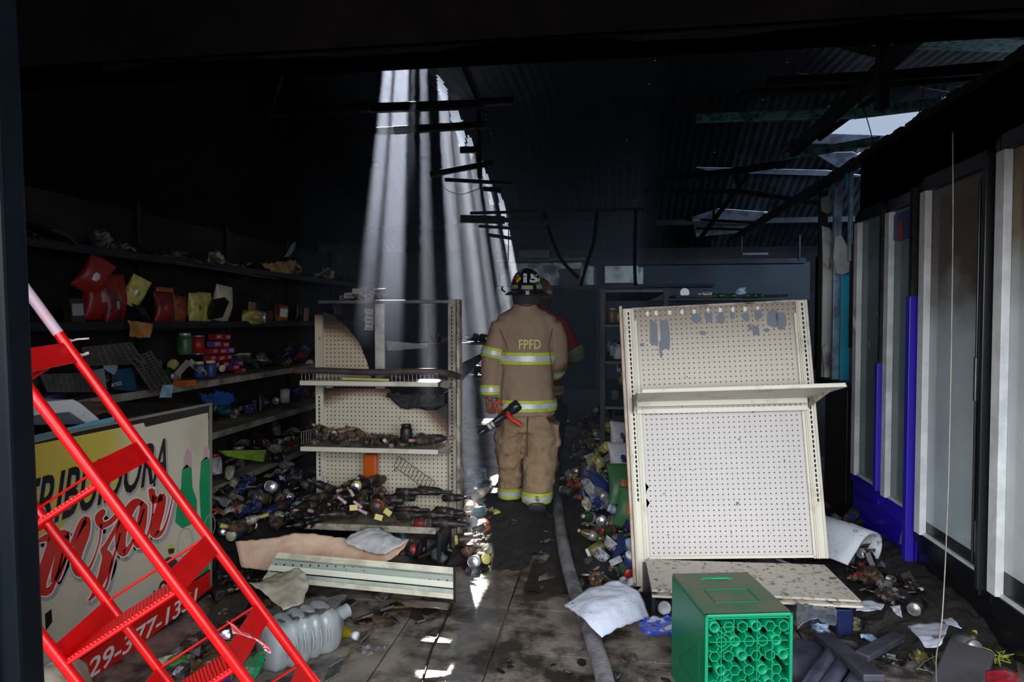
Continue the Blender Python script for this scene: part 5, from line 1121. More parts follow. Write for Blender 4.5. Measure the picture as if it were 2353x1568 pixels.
put('jar', PAL['black'], G(.18, -.15, .70), (0, 0, 0), .95, 'black burnt jar standing on the right half of the middle shelf', 'jar', None, PAL['black'], .3)
hB = lambda x: .05 + .17 * ss(1 - abs(x + .02) / .5)
rr = random.Random(61)
for k in range(64):                                               # base deck: heap of bottles
    x = rr.uniform(-.42, .34); t_ = rr.random(); z = .22 + (hB(x) + .03) * t_ ** .7; y = -.29 + .20 * t_ + rr.uniform(-.02, .02); RS = rr
    right_ = x > .02; kd = 'bottle' if (right_ or rr.random() < .6) else rr.choice(['shard', 'paper_ball', 'jar', 'shard'])
    cc = rr.choice(['dark brown', 'black', 'black', 'black', 'black'] if kd == 'bottle' else ['brown', 'dark brown', 'brown', 'black'])
    rot = (R(90) + rr.uniform(-.1, .1), 0, (1.57 if rr.random() < .5 else -1.57) + rr.uniform(-.25, .25)) if right_ else (R(90) + rr.uniform(-.5, .2), 0, rr.uniform(-.9, .9))
    fc = rr.choice(['pink', 'black', 'dark brown', 'black', 'black'])
    put(kd, PAL[cc], G(x + (-.09 if right_ and rot[2] < 0 else (.09 if right_ else 0)), y + (.02 if not right_ else 0), z), rot if kd == 'bottle' else None, rr.uniform(.6, .8), ('%s-necked ' % fc.replace(' ', '-') if kd == 'bottle' else '') + '%s %s in the %s %s of the heap on the bottle gondola base' % (cc, 'bottle' if kd == 'bottle' else NOUN[kd].split()[-1], 'upper' if t_ > .5 else 'lower', 'left' if x < -.15 else ('right' if x > .12 else 'middle')), CATS[kd], 'bottles heaped on the gondola base', PAL[fc], .75)
put('tin_can', PAL['pale yellow'], at(824, 1112, 4.28), (R(90), 0, cyaw), .85, 'can with a ringed cream lid facing the camera on the bottle heap', 'can', None, None, .05)
amb = mat('amber_glass', S(206, 92, 14), .15, var=.1, trans=.25); q = MB(); q.box((0, 0, .05), (.085, .06, .155)); 
q.build('amber_bottle', amb, origin=None, bevel=.01, label='square amber bottle standing against the pegboard above the bottle heap', cat='bottle').location = at(853, 1088, 4.40)
put('jar', (150, 84, 40), at(872, 1160, 4.22), (R(80), 0, cyaw), 1.1, 'brown jar facing the camera in the middle of the bottle heap', 'jar', None, PAL['dark brown'], .3)
for i, (px, py, rz, c2) in enumerate([(786, 1150, 2.2, 'pink'), (822, 1160, 2.2, 'pink'), (833, 1176, 2.0, 'pink'), (862, 1158, .9, 'pink'), (806, 1130, 2.6, 'cream'), (746, 1097, 2.9, 'pink')]):
    q = MB(); a = at(px, py, 4.12 if i != 5 else 4.25); dx_ = V((math.sin(rz), 0, math.cos(rz))) * .032; q.tube([a - dx_, a + dx_], [.0085, .011], 10); q.build('bottle_neck', gm((196, 160, 165), .5, 0, .5), label='pale pink foil bottle neck sticking out of the bottle heap, %s' % ['upper left', 'centre', 'lower centre', 'leaning right', 'beside the ringed lid', 'far left against the pegboard'][i], cat='bottle neck', origin=a)
for i, (px, py) in enumerate([(812, 1168), (868, 1190), (888, 1178)]):
    put('small_box', PAL['pale yellow'], at(px, py, 4.10), (R(70), R(20 * i), cyaw + .3), .55, ['small yellow label tag left of the bottle heap centre', 'yellow printed tag behind the dense wire fence', 'larger yellow tag on the bottle heap'][i], 'tag', None, PAL['black'], .3)
put('tin_can', PAL['red'], G(.26, -.29, .235), (0, R(90), 0), .75, 'red labelled can lying behind the right end of the dense wire fence', 'can', None, None, .1)
# burnt cartons on top of the left gondola
for k in range(9):
    q = MB(); a = G(-.27 + .028 * k + rnd.uniform(-.01, .01), 0, 1.60 + .012 * (k % 5)); 
    put('small_box', (150, 140, 125), a, (rnd.uniform(-.2, .2), rnd.uniform(-.4, .4), rnd.uniform(-.4, .4)), rnd.uniform(.5, .9), 'scorched flat packet stacked on top of the bottle gondola', 'packet', 'scorched packets on the bottle gondola', PAL['dark brown'], .75)
for k in range(5):
    put('small_box', (170, 160, 148), G(-.115 + .006 * (k % 2), .02, 1.40 + .028 * k), (0, rnd.uniform(-.15, .15), rnd.uniform(-.2, .2)), .62, 'scorched packet in the pile left of the pale post', 'packet', 'packets beside the pale post', PAL['dark brown'], .7)
put('shard', PAL['black'], G(.10, -.15, 1.09), None, 1.2, 'charred scrap lying on the top shelf of the bottle gondola', 'scrap')
# burnt residue hanging under the first shelf
q = MB(); o_ = 4.; q.grid(lambda u, v: G(.02 + .38 * u, -.02 - .03 * v, .99 - (.02 + .07 * ss(u * 3) * (1.1 - .4 * u)) * v + .02 * noise.noise(V((u * 9, v * 4, o_)))), 26, 8, smooth=False)
q.build('burnt_residue', mat('residue_black', (.006, .005, .005), .7, bump=.8, bscale=40), label='black burnt residue hanging under the first shelf of the bottle gondola', cat='residue', kind='stuff', origin=G(.2, -.03, .95), solid=.01)

# ------------------------------------------------------------------ firefighters
def skin_body(verts, edges, name, m, root, levels=1):
    me = bpy.data.meshes.new(name); me.from_pydata([v[:3] for v in verts], edges, []); o = bpy.data.objects.new(name, me); COL.objects.link(o)
    o.modifiers.new('k', 'SKIN'); sl = me.skin_vertices[0].data
    for i, v in enumerate(verts): sl[i].radius = (v[3], v[4] if len(v) > 4 else v[3]); sl[i].use_root = (i == 0)
    s = o.modifiers.new('u', 'SUBSURF'); s.levels = s.render_levels = levels
    bpy.context.view_layer.update(); bake(o); o.data.materials.clear(); o.data.materials.append(m)
    for p_ in o.data.polygons: p_.use_smooth = True
    o.parent = root; return o
def interp(rings, z):
    for a, c in zip(rings[:-1], rings[1:]):
        if a[2] <= z <= c[2]: t = (z - a[2]) / (c[2] - a[2]); return tuple(a[i] * (1 - t) + c[i] * t for i in range(5))
    return rings[-1][:5]
def band(rings, z0, z1, grow, n=40, tilt=0.):
    q = MB(); k = 4; rr_ = []
    for i in range(k + 1):
        r = interp(rings, z0 + (z1 - z0) * i / k); rr_.append((r[0], r[1], r[2], r[3] + grow, r[4] + grow))
    q.loft(rr_, n, caps=False); return q
def arm_band(P, Rr, t0, t1, grow):
    L_ = [0.]; 
    for a, c in zip(P[:-1], P[1:]): L_.append(L_[-1] + (V(c) - V(a)).length)
    def f(t):
        s_ = t * L_[-1]
        for i in range(len(P) - 1):
            if s_ <= L_[i + 1] + 1e-6: u_ = (s_ - L_[i]) / (L_[i + 1] - L_[i]); return V(P[i]).lerp(V(P[i + 1]), u_), Rr[i] * (1 - u_) + Rr[i + 1] * u_
    q = MB(); pts = [f(t0 + (t1 - t0) * i / 4) for i in range(5)]; q.tube([p_ for p_, _ in pts], [r + grow for _, r in pts], 24, caps=False); return q
def firefighter(label, loc, yaw, coat_m, trou_m, lime_m, silv_m, la, ra, lar, rar, text=None, number=None, seed=0, helmet_m=None, lbands=((.42, .56), (.86, .97)), rbands=((.5, .64),), lean=0.):
    t = thing('firefighter', label, 'person', loc, (lean, 0, yaw))
    skinm = mat('skin_tone', S(150, 100, 80), .55, var=.1)
    # continuous body: pelvis, legs, spine, neck, head, arms, hands with fingers
    v = [(0, .0, .86, .12, .10), (0, .0, 1.10, .12, .09), (0, .0, 1.36, .14, .09), (0, .0, 1.50, .06, .06), (0, .02, 1.60, .055, .06), (0, .035, 1.70, .085, .10), (0, .03, 1.79, .06, .075)]
    e = [(0, 1), (1, 2), (2, 3), (3, 4), (4, 5), (5, 6)]
    for s_, P in ((-1, la), (1, ra)):
        b0 = len(v); sh_, el, wr_ = V(P[0]), V(P[-1 - (len(P) - 1) // 2]), V(P[-1])
        v += [(sh_.x, sh_.y, sh_.z - .02, .05), (el.x, el.y, el.z, .04), (wr_.x, wr_.y, wr_.z, .026)]; e += [(2, b0), (b0, b0 + 1), (b0 + 1, b0 + 2)]
        d = (wr_ - el).normalized(); side = V((1, 0, 0)) if abs(d.x) < .7 else V((0, 0, 1)); curl = V((-s_ * .2, -.75, -.2)) if s_ < 0 else V((0, .2, -1)); curl = (curl - d * curl.dot(d)).normalized(); side = d.cross(curl).normalized()
        pm_ = wr_ + d * .055; pi = len(v); v.append((*pm_, .034, .02)); e.append((b0 + 2, pi))
        for k in range(4):
            o_ = side * (k - 1.5) * .021; ln = (.036, .041, .038, .03)[k]; p1 = pm_ + o_ + d * .035; p2 = p1 + d * ln * .7 + curl * ln * .5; p3 = p2 + curl * ln * .9 - d * ln * .25
            i0 = len(v); v += [(*p1, .0095), (*p2, .0085), (*p3, .0075)]; e += [(pi, i0), (i0, i0 + 1), (i0 + 1, i0 + 2)]
        p1 = wr_ + d * .03 + side * .032 * (1 if s_ < 0 else -1) + curl * .012; p2 = p1 + d * .028 + curl * .022; p3 = p2 + curl * .024 + d * .008
        i0 = len(v); v += [(*p1, .012), (*p2, .010), (*p3, .008)]; e += [(b0 + 2, i0), (i0, i0 + 1), (i0 + 1, i0 + 2)]
    for s_, fy in ((-1, .10), (1, -.10)):
        b0 = len(v); v += [(s_ * .10, 0, .80, .08), (s_ * .11, fy * .3 + .04, .47, .055), (s_ * .11, fy, .14, .04), (s_ * .11, fy + .11, .06, .035)]; e += [(0, b0), (b0, b0 + 1), (b0 + 1, b0 + 2), (b0 + 2, b0 + 3)]
    skin_body(v, e, 'body', skinm, t)
    tor = [(0, .0, .745, .214, .165), (0, 0, .80, .220, .166), (0, 0, .95, .213, .156), (0, 0, 1.10, .204, .15), (0, 0, 1.25, .214, .148), (0, 0, 1.36, .226, .14), (0, .005, 1.44, .238, .130), (0, .01, 1.495, .218, .115), (-.005, .01, 1.528, .165, .10), (-.01, .01, 1.55, .12, .092), (-.012, .01, 1.575, .092, .085), (-.012, .008, 1.62, .088, .084)]
    q = MB(); q.loft(tor, 36); q.tube([V(p_) for p_ in la], lar, 18); q.tube([V(p_) for p_ in ra], rar, 18)
    c = q.build('coat', coat_m, t); remesh(c, .011, 5, .013, 7, seed)
    q = MB(); hip = [(0, 0, .62, .17, .13), (0, 0, .78, .2, .15), (0, 0, .86, .19, .14)]; q.loft(hip, 24)
    ll = [(-.128, .115, .075, .083, .095), (-.124, .11, .14, .09, .10), (-.122, .08, .3, .094, .11), (-.135, .05, .46, .112, .12), (-.128, .03, .56, .118, .13), (-.10, 0, .70, .105, .14), (-.09, 0, .80, .09, .13)]
    rl = [(.070, -.135, .10, .10, .10), (.078, -.13, .17, .107, .115), (.093, -.08, .32, .126, .125), (.105, -.02, .45, .128, .13), (.115, .0, .58, .130, .14), (.105, 0, .70, .11, .14), (.09, 0, .80, .09, .13)]
    q.loft(ll, 24); q.loft(rl, 24)
    q.box((.225, -.01, .60), (.05, .15, .17)); q.box((-.215, .04, .58), (.05, .13, .15))
    tr = q.build('trousers', trou_m, t); remesh(tr, .011, 4, .018, 9, seed + 5, (1, 1, 1.3))
    for z0, z1 in ((1.135, 1.225), (.785, .868)):
        bnd = band(tor, z0, z1, .014).build('reflective_band', lime_m, c); band(tor, z0 + .024, z1 - .024, .0175).build('silver_strip', silv_m, c).parent = c
    for P, Rr, B in ((la, lar, lbands), (ra, rar, rbands)):
        for a, b2 in B:
            arm_band(P, Rr, a, b2, .012).build('reflective_band', lime_m, c); w_ = (b2 - a) * .28; arm_band(P, Rr, a + w_, b2 - w_, .015).build('silver_strip', silv_m, c)
    for L_, z0, z1 in ((ll, .085, .165), (rl, .115, .195)):
        band(L_, z0, z1, .010, 28).build('reflective_band', lime_m, tr); band(L_, z0 + .022, z1 - .024, .013, 28).build('silver_strip', silv_m, tr)
    # boots
    bm = mat('boot_rubber', (.05, .053, .06), .45, var=.4, scale=20)
    q = MB(); q.loft([(-.128, .16, .0, .055, .14), (-.128, .16, .03, .056, .14), (-.128, .14, .08, .05, .10), (-.128, .11, .14, .06, .065)], 20); q.build('boot', bm, t)
    Mb = TM((.072, -.20, .10), (R(-40), 0, 0), (1.15, 1.0, 1.0)); q = MB()
    q.loft([(0, .05, -.008, .052, .10, 4), (0, .05, .022, .056, .104, 4), (0, .03, .08, .054, .09, 2.4), (0, -.03, .13, .062, .07), (0, -.03, .19, .066, .07)], 24, M=Mb); q.loft([(0, .05, -.026, .056, .106, 4), (0, .05, -.008, .058, .107, 4)], 24, M=Mb); q.build('boot', bm, t)
    # helmet
    hm_ = helmet_m or mat('helmet_black', (.006, .006, .007), .16, var=.1, spec=.6)
    h = MB(); h.loft([(0, 0, 1.675, .122, .15), (0, 0, 1.70, .122, .148), (0, 0, 1.745, .118, .142), (0, 0, 1.79, .104, .126), (0, 0, 1.825, .08, .10), (0, 0, 1.85, .045, .062), (0, 0, 1.86, .006, .01)], 32)
    h.loft([(0, -.02, 1.655, .165, .215), (0, -.02, 1.663, .166, .216), (0, -.005, 1.69, .122, .15)], 36)
    for a in (-.55, 0, .55): h.tube([(math.sin(a) * .02 + math.sin(a) * .10 * math.sin(u), -math.cos(a * .3) * .146 * math.sin(u) * (1 - .2 * abs(a)), 1.70 + .158 * math.cos(u)) for u in [k * .19 for k in range(9)]], .005 if a == 0 else .002, 6)
    hel = h.build('helmet', hm_, t)
    q = MB(); q.loft([(0, -.01, 1.585, .10, .11), (0, -.005, 1.62, .108, .125), (0, 0, 1.67, .112, .135)], 24, caps=False); q.build('ear_flap', mat('flap_cloth', S(50, 46, 54), .85), hel)
    def hpatch(x0, x1, z0, z1, m_, nm, ex=.004, taper=0.):
        q = MB(); n_ = 6; vs = []
        for i in range(n_ + 1):
            for j, z in ((0, z0), (1, z1)):
                x = x0 + (x1 - x0) * i / n_ ; x = (x0 + x1) / 2 + (x - (x0 + x1) / 2) * (1 - taper * j)
                r = interp([(0, 0, 1.675, .122, .15), (0, 0, 1.70, .122, .148), (0, 0, 1.745, .118, .142), (0, 0, 1.79, .104, .126), (0, 0, 1.825, .08, .10), (0, 0, 1.85, .045, .062)], z)
                vs.append((x, -r[4] * math.sqrt(max(0, 1 - (x / r[3]) ** 2)) - ex, z))
        q.add(vs, [(2 * i, 2 * i + 2, 2 * i + 3, 2 * i + 1) for i in range(n_)]); return q.build(nm, m_, hel, solid=.002)
    trz = mat('helmet_reflector', S(150, 160, 120), .4, var=.1)
    hpatch(-.045, .045, 1.695, 1.722, trz, 'reflector', .005, .12); hpatch(-.112, -.07, 1.70, 1.728, trz, 'reflector', .007); hpatch(.07, .112, 1.70, 1.728, trz, 'reflector', .007)
    q = MB(); q.box((0, -.232, 1.665), (.028, .01, .03)); q.build('rear_clip', trz, hel, bevel=.003)
    q = MB(); q.tube([(-.165, .02, 1.68), (-.19, .03, 1.70), (-.185, .05, 1.72)], .008, 6); q.build('side_clip', steel_l, hel)
    if number:
        uv, fs_ = text_mesh(number, .05); q = MB(); vs = []
        for u_, v_ in uv:
            x = -.028 + .112 * u_; z = 1.742 + .07 * v_; r = interp([(0, 0, 1.70, .122, .148), (0, 0, 1.745, .118, .142), (0, 0, 1.79, .104, .126), (0, 0, 1.825, .08, .10)], z)
            vs.append((x, -r[4] * math.sqrt(max(0, 1 - (x / r[3]) ** 2)) - .006, z))
        q.add(vs, fs_); q.build('number', mat('sticker_white', S(225, 225, 230), .4, var=.02), hel, fix=False)
        for cx0, wd in ((-.073, .03), (.092, .012)):
            q = MB(); rr_ = interp([(0, 0, 1.745, .118, .142), (0, 0, 1.79, .104, .126)], 1.775); f2 = lambda x, z, ex: V((x, -interp([(0, 0, 1.70, .122, .148), (0, 0, 1.745, .118, .142), (0, 0, 1.79, .104, .126), (0, 0, 1.825, .08, .10)], z)[4] * math.sqrt(max(.02, 1 - (x / interp([(0, 0, 1.70, .122, .148), (0, 0, 1.745, .118, .142), (0, 0, 1.79, .104, .126), (0, 0, 1.825, .08, .10)], z)[3]) ** 2)) - ex, z))
            q.add([f2(cx0, 1.742, .007), f2(cx0 + wd, 1.775, .007), f2(cx0 + .002, 1.808, .007), f2(max(cx0 - wd, -.102), 1.778, .007)] if cx0 < 0 else [f2(.082, 1.748, .007), f2(.1, 1.765, .007), f2(.094, 1.79, .007), f2(.084, 1.775, .007)], [(0, 1, 2, 3)]); q.build('shield_sticker', mat('sticker_yellow', S(225, 215, 40), .4), hel, solid=.001)
            if cx0 < 0: q = MB(); q.add([f2(-.082, 1.762, .009), f2(-.068, 1.775, .009), f2(-.075, 1.80, .009), f2(-.095, 1.785, .009)], [(0, 1, 2, 3)]); q.build('shield_print', mat('sticker_red2', S(205, 40, 25), .4), hel, solid=.001)
    if text:
        uv, fs_ = text_mesh(text, .018); q = MB(); vs = []
        for u_, v_ in uv:
            x = -.062 + .165 * u_; z = 1.252 + .07 * v_; r = interp(tor, z); vs.append((x, -r[4] * math.sqrt(1 - (x / r[3]) ** 2) - .012, z))
        q.add(vs, fs_); q.build('lettering', mat('faded_lime', S(225, 225, 140), .6, var=.2, scale=60), c, fix=False)
        q = MB(); q.tube([(-.06, -.085, 1.585), (-.03, -.103, 1.575), (.02, -.104, 1.575), (.05, -.088, 1.585)], .005, 6); q.build('hanging_loop', mat('loop_cloth', S(70, 55, 45), .8), c)
        q = MB(); q.tube([(-.205, -.09, 1.40), (-.16, -.122, 1.30), (-.145, -.14, 1.24)], .0025, 5); q.tube([(.19, -.09, 1.40), (.16, -.125, 1.28), (.19, -.11, 1.1), (.2, -.09, .8)], .0025, 5); q.tube([(-.17, -.10, 1.1), (-.19, -.11, .95), (-.19, -.12, .78)], .0025, 5); q.build('seam', mat('seam_dark', S(88, 66, 50), .8), c, kind='stuff')
        q = MB(); q.tube([(.006, -.16, .765), (-.002, -.155, .6), (.0, -.14, .45)], .004, 5); q.build('seam', MATS['seam_dark'], tr)
        q = MB(); q.plate([V((.14, -.15, .745)), V((.17, -.135, .70)), V((.215, -.10, .71)), V((.215, -.10, .745))], (0, -1, 0), .004); q.build('pocket_flap', mat('flap_dark', S(60, 45, 34), .8), tr)
    return t
tan = mat('turnout_tan', S(166, 140, 118), .85, var=.08, scale=9, dirt=.3, dirtcol=S(120, 96, 78), dscale=5, bump=.25, bscale=300, dlo=.5, dhi=.75)
tanp = mat('turnout_trousers', S(172, 144, 112), .85, var=.12, scale=6, dirt=.8, dirtcol=S(88, 60, 40), dscale=3.2, bump=.3, bscale=200, dlo=.5, dhi=.68)
lime = mat('reflective_lime', S(206, 226, 52), .5, var=.06, dirt=.4, dirtcol=S(120, 130, 50), dscale=16); silv = mat('reflective_silver', S(222, 226, 238), .3, .1, var=.05, dirt=.2, dirtcol=S(120, 120, 125), dscale=14)
fp = onz(1210, 1175, 0); fyaw = R(8.1)
la = [(-.19, 0, 1.44), (-.235, .0, 1.30), (-.262, .0, 1.17), (-.272, -.005, 1.06), (-.276, -.02, .96), (-.276, -.035, .875)]
ra = [(.19, 0, 1.44), (.225, .01, 1.30), (.232, .04, 1.17), (.215, .14, 1.08), (.19, .30, 1.05), (.18, .36, 1.04)]
ff = firefighter('person in tan turnout coat and black helmet numbered 15 walking away holding a nozzle', fp, fyaw, tan, tanp, lime, silv, la, ra, [.075, .083, .083, .079, .070, .061], [.075, .083, .085, .08, .068, .062], 'FPFD', '15', 1, lbands=((.33, .46), (.84, .965)), rbands=((.52, .66),))
redc = mat('turnout_red', S(150, 36, 34), .8, var=.2, scale=7, dirt=.5, dirtcol=S(70, 20, 20)); olv = mat('reflective_dull', S(150, 160, 90), .6, var=.15)
f2p = at(1238, 1120, 6.25); f2p.z = 0
ra2 = [(.19, 0, 1.42), (.25, .0, 1.30), (.30, -.02, 1.21), (.36, -.02, 1.24), (.33, .10, 1.20), (.30, .16, 1.15)]
ra2 = [(.19, 0, 1.42), (.24, 0, 1.33), (.285, 0, 1.24), (.33, .0, 1.17), (.28, .12, 1.12), (.22, .25, 1.10)]
firefighter('second person in a dark red coat, mostly hidden behind the tan-coated firefighter', f2p, fyaw - .1, redc, mat('trousers_dark', S(40, 34, 32), .85, dirt=.6), olv, mat('silver_dull', S(130, 135, 120), .5), la, ra2, [.075, .08, .08, .075, .068, .06], [.075, .08, .082, .08, .07, .062], None, None, 7, mat('helmet_brown', S(110, 80, 30), .4), rbands=((.44, .58),), lean=R(-3))

# nozzle in the left hand
FM = Matrix.LocRotScale(fp, Euler((0, 0, fyaw)), V((1, 1, 1)))
nz_ = thing('hose_nozzle', 'black fire hose nozzle with red pistol grip and red bail handle held by the firefighter', 'nozzle', tuple(at(1150, 960, 5.08)))
nb = mat('nozzle_black', (.012, .012, .014), .25, var=.2); nr = mat('nozzle_red', S(215, 50, 30), .4, var=.08)
a, c = at(1101, 997, 5.02), at(1193, 929, 5.06)
q = MB(); q.tube([a.lerp(c, k) for k in (0, .06, .14, .16, .34, .36, .5, .62, .64, .8, .82, .97, 1.)], [.026, .03, .03, .024, .022, .024, .026, .028, .034, .036, .044, .046, .040], 20); q.build('barrel', nb, nz_, w=True)
q = MB(); q.tube([a.lerp(c, k) for k in (.22, .28)], [.0275, .0275], 20); q.build('white_band', mat('band_white', S(205, 195, 195), .5), nz_, w=True); q = MB(); q.tube([a.lerp(c, k) for k in (.30, .35)], [.027, .027], 20); q.build('white_band', MATS['band_white'], nz_, w=True)
q = MB(); q.tube([a.lerp(c, k) for k in (-.02, .0)], [.022, .027], 16); q.build('coupling', steel_l, nz_, w=True)
q = MB(); q.tube([at(1166, 947, 5.03), at(1170, 957, 5.01), at(1178, 966, 5.0), at(1190, 972, 4.99), at(1198, 979, 4.99)], [.016, .019, .0175, .0175, .016], 12); q.build('pistol_grip', nr, nz_, w=True)
q = MB(); q.tube([at(1150, 948, 5.04), at(1140, 940, 5.02), at(1136, 933, 5.02), at(1140, 926, 5.02), at(1150, 924, 5.02), at(1154, 932, 5.04)], .010, 10); q.build('bail_handle', nr, nz_, w=True)
q = MB(); q.tube([a.lerp(c, .2) + V((0, 0, -.03)), a.lerp(c, .6) + V((0, 0, -.038))], .006, 8); q.build('side_tube', steel_d, nz_, w=True)

# ------------------------------------------------------------------ wall shelving along the left side
SX = -2.95
ws = thing('wall_shelving', 'long soot-stained wall shelving with four levels behind the painted freezer', 'shelving', (-3.2, 5.2, 0))
shm = mat('shelf_pale_soot', S(150, 142, 128), .55, var=.15, scale=3, dirt=.8, dirtcol=S(50, 44, 40), dscale=4)
for z, dep, mm in ((.22, .5, shm), (.60, .42, shm), (1.0, .42, shm), (1.44, .42, steel_d), (1.88, .42, steel_d)):
    x1 = SX if z > .5 else SX + .08
    q = MB(); q.box((x1 - dep / 2, 5.1, z), (dep, 5.8, .02)); q.build('shelf_board', mm, ws, w=True)
    q = MB(); q.box((x1 - .008, 5.1, z - .008), (.018, 5.8, .05)); q.build('shelf_lip', mm, ws, w=True, bevel=.004)
for y in (2.2, 3.35, 4.5, 5.65, 6.8, 7.95):
    q = MB(); q.box((SX - .42, y, 1.15), (.05, .04, 2.3)); q.build('upright', steel_d, ws, w=True)
for y in (2.78, 3.93, 5.08, 6.23, 7.38):
    q = MB(); q.box((SX - .43, y, 1.15), (.008, 1.1, 2.2)); q.build('back_board', mat('back_peg', S(60, 50, 42), .8, var=.4, scale=2, dirt=.97, dirtcol=(.003, .003, .003), dscale=1.3, world=True, dlo=.36, dhi=.52), ws, w=True)
onsh = lambda z, back=.1: (lambda x, y: (lambda p: p if (p is not None and 2.3 < p.y < 7.9) else None)(onx(x, y, SX - back)))
def shelfrow(n, y0, y1, z, kinds, cols, where, group, seed, sc=(.9, 1.4), burnt=.7, stand=.7, x0=.05, x1=.35, dz=.0):
    rr = random.Random(seed); global RS; RS = rr
    for k in range(n):
        y = y0 + (y1 - y0) * (k + rr.random() * .8) / n; kd = rr.choices([a for a, _ in kinds], [w for _, w in kinds])[0]; c = rr.choice(cols); st = rr.random() < stand
        s_ = rr.uniform(*sc)
        put(kd, PAL[c], (SX - rr.uniform(x0, x1), y, z + (.01 if st else .035 * s_) + dz * rr.random()), (rr.uniform(-.15, .15), rr.uniform(-.15, .15), 1.57 + rr.uniform(-.6, .6)) if st else None, s_, '%s %s %s, %s' % (c, NOUN[kd], where, ('near end', 'nearer half', 'middle', 'farther half', 'far end')[min(4, int(5 * (y - y0) / (y1 - y0)))]), CATS[kd], group, PAL[rr.choice(['cream', 'white', 'pale yellow', 'red', 'silver'])], burnt)
shelfrow(18, 2.6, 7.6, 1.44, [('pouch', 4), ('carton', 2), ('jar', 2), ('wrapper', 1)], ['red', 'brown', 'dark brown', 'orange', 'pale yellow', 'black', 'black'], 'on the upper level of the wall shelving', 'goods on the upper wall shelf', 71, (1.1, 1.8), .75)
shelfrow(26, 2.6, 7.6, 1.88, [('paper_ball', 3), ('shard', 3), ('wrapper', 3)], ['black', 'black', 'dark brown', 'grey', 'dark brown', 'cream'], 'on the charred top level of the wall shelving', 'burnt goods on the top wall shelf', 72, (.8, 1.6), .92, 0)
shelfrow(44, 3.2, 7.6, 1.0, [('tin_can', 2), ('paper_ball', 3), ('jar', 2), ('wrapper', 3), ('carton', 2), ('shard', 2)], ['grey', 'dark brown', 'black', 'cream', 'teal', 'blue', 'black', 'brown', 'green'], 'on the middle level of the wall shelving', 'goods on the middle wall shelf', 73, (.9, 1.4), .75, .3, dz=.08)
shelfrow(40, 3.4, 7.6, .60, [('tin_can', 3), ('paper_ball', 3), ('pouch', 2), ('jar', 2), ('wrapper', 3)], ['grey', 'blue', 'black', 'dark brown', 'pale blue', 'black', 'teal'], 'on the lower level of the wall shelving', 'goods on the lower wall shelf', 74, (.9, 1.3), .8, .2, dz=.10)
shelfrow(40, 3.4, 6.8, .22, [('tin_can', 3), ('paper_ball', 3), ('pouch', 2), ('jar', 3), ('wrapper', 2)], ['grey', 'cream', 'black', 'white', 'grey', 'brown'], 'on the bottom level of the wall shelving', 'goods on the bottom wall shelf', 75, (.9, 1.4), .7, .3, x0=-.1, x1=.3, dz=.12)
# bright boxes stacked on the middle level
for k, (px, py) in enumerate([(495, 775), (516, 776), (492, 792), (512, 793), (486, 808), (506, 808), (524, 806), (482, 824), (502, 824), (522, 822), (490, 840), (512, 838), (536, 845), (552, 852), (545, 836)]):
    p_ = onx(px, py, SX - .16); put('small_box', PAL['red'] if k % 4 != 2 else PAL['purple'], p_ - V((0, 0, .02)), (0, 0, 1.57 + .1 * math.sin(k * 2)), 1.05, 'small red and white packet in the stack on the middle wall shelf', 'packet', 'red packets on the wall shelf', (215, 130, 140), .25)
def shi(kind, col, px, py, sc, label, rot=None, c2=None, burnt=.3, back=.12):
    put(kind, PAL[col], onx(px, py, SX - back), rot or (0, 0, 1.5), sc, label, CATS[kind], None, PAL[c2] if c2 else None, burnt)
shi('jar', 'blue', 458, 868, 1.0, 'dark blue jar with gold lid on the middle wall shelf, left one', c2='pale yellow'); shi('jar', 'blue', 484, 868, 1.1, 'blue jar with shiny gold band on the middle wall shelf, right one', c2='cream')
shi('tin_can', 'red', 455, 815, 1.3, 'large red can on the middle wall shelf beside the packet stack')
shi('jar', 'green', 425, 815, 1.3, 'green jar behind the fallen baskets on the middle wall shelf', c2='silver', burnt=.6)
shi('carton', 'orange', 408, 880, 1.2, 'orange box at the shelf edge behind the folded basket', rot=(R(90), 0, 1.4), burnt=.4, back=.02)
shi('pouch', 'red', 190, 670, 1.5, 'red snack bag with white lettering on the upper wall shelf', rot=(.2, .5, 1.2), c2='white', burnt=.1)
shi('pouch', 'red', 225, 735, 1.9, 'large melted red bag standing on the upper wall shelf', c2='pink', burnt=.35); shi('pouch', 'red', 258, 735, 1.9, 'second melted red bag beside the yellow flap', c2='brown', burnt=.5)
shi('pouch', 'pale yellow', 292, 700, 1.3, 'olive-yellow flap of plastic above the melted red bags', rot=(.3, .4, 1.3), burnt=.5); shi('pouch', 'orange', 380, 740, 1.6, 'amber pouch standing alone in the dark upper wall shelf', c2='brown', burnt=.5)
shi('pouch', 'pale yellow', 470, 740, 1.5, 'yellow bag with tilted print on the upper wall shelf', c2='orange', burnt=.4); shi('pouch', 'cream', 505, 738, 1.9, 'tall cream and yellow bag on the upper wall shelf', rot=(.1, .1, 1.5), c2='pale yellow', burnt=.4); shi('pouch', 'pale yellow', 450, 738, 1.4, 'short dull yellow bag on the upper wall shelf', c2='olive', burnt=.5)
sheet('cardboard_flap', 'scorched tan cardboard flap hanging over the upper wall shelf edge', 'cardboard', [[onx(x, y, SX + .02) for x, y in r] for r in ([(291, 737), (320, 738), (353, 745)], [(300, 755), (322, 760), (350, 760)], [(298, 773), (320, 778), (345, 776)])], mat('tan_card', S(190, 130, 68), .8, var=.15, dirt=.6, dirtcol=S(70, 40, 20), dscale=7), .005, .01)
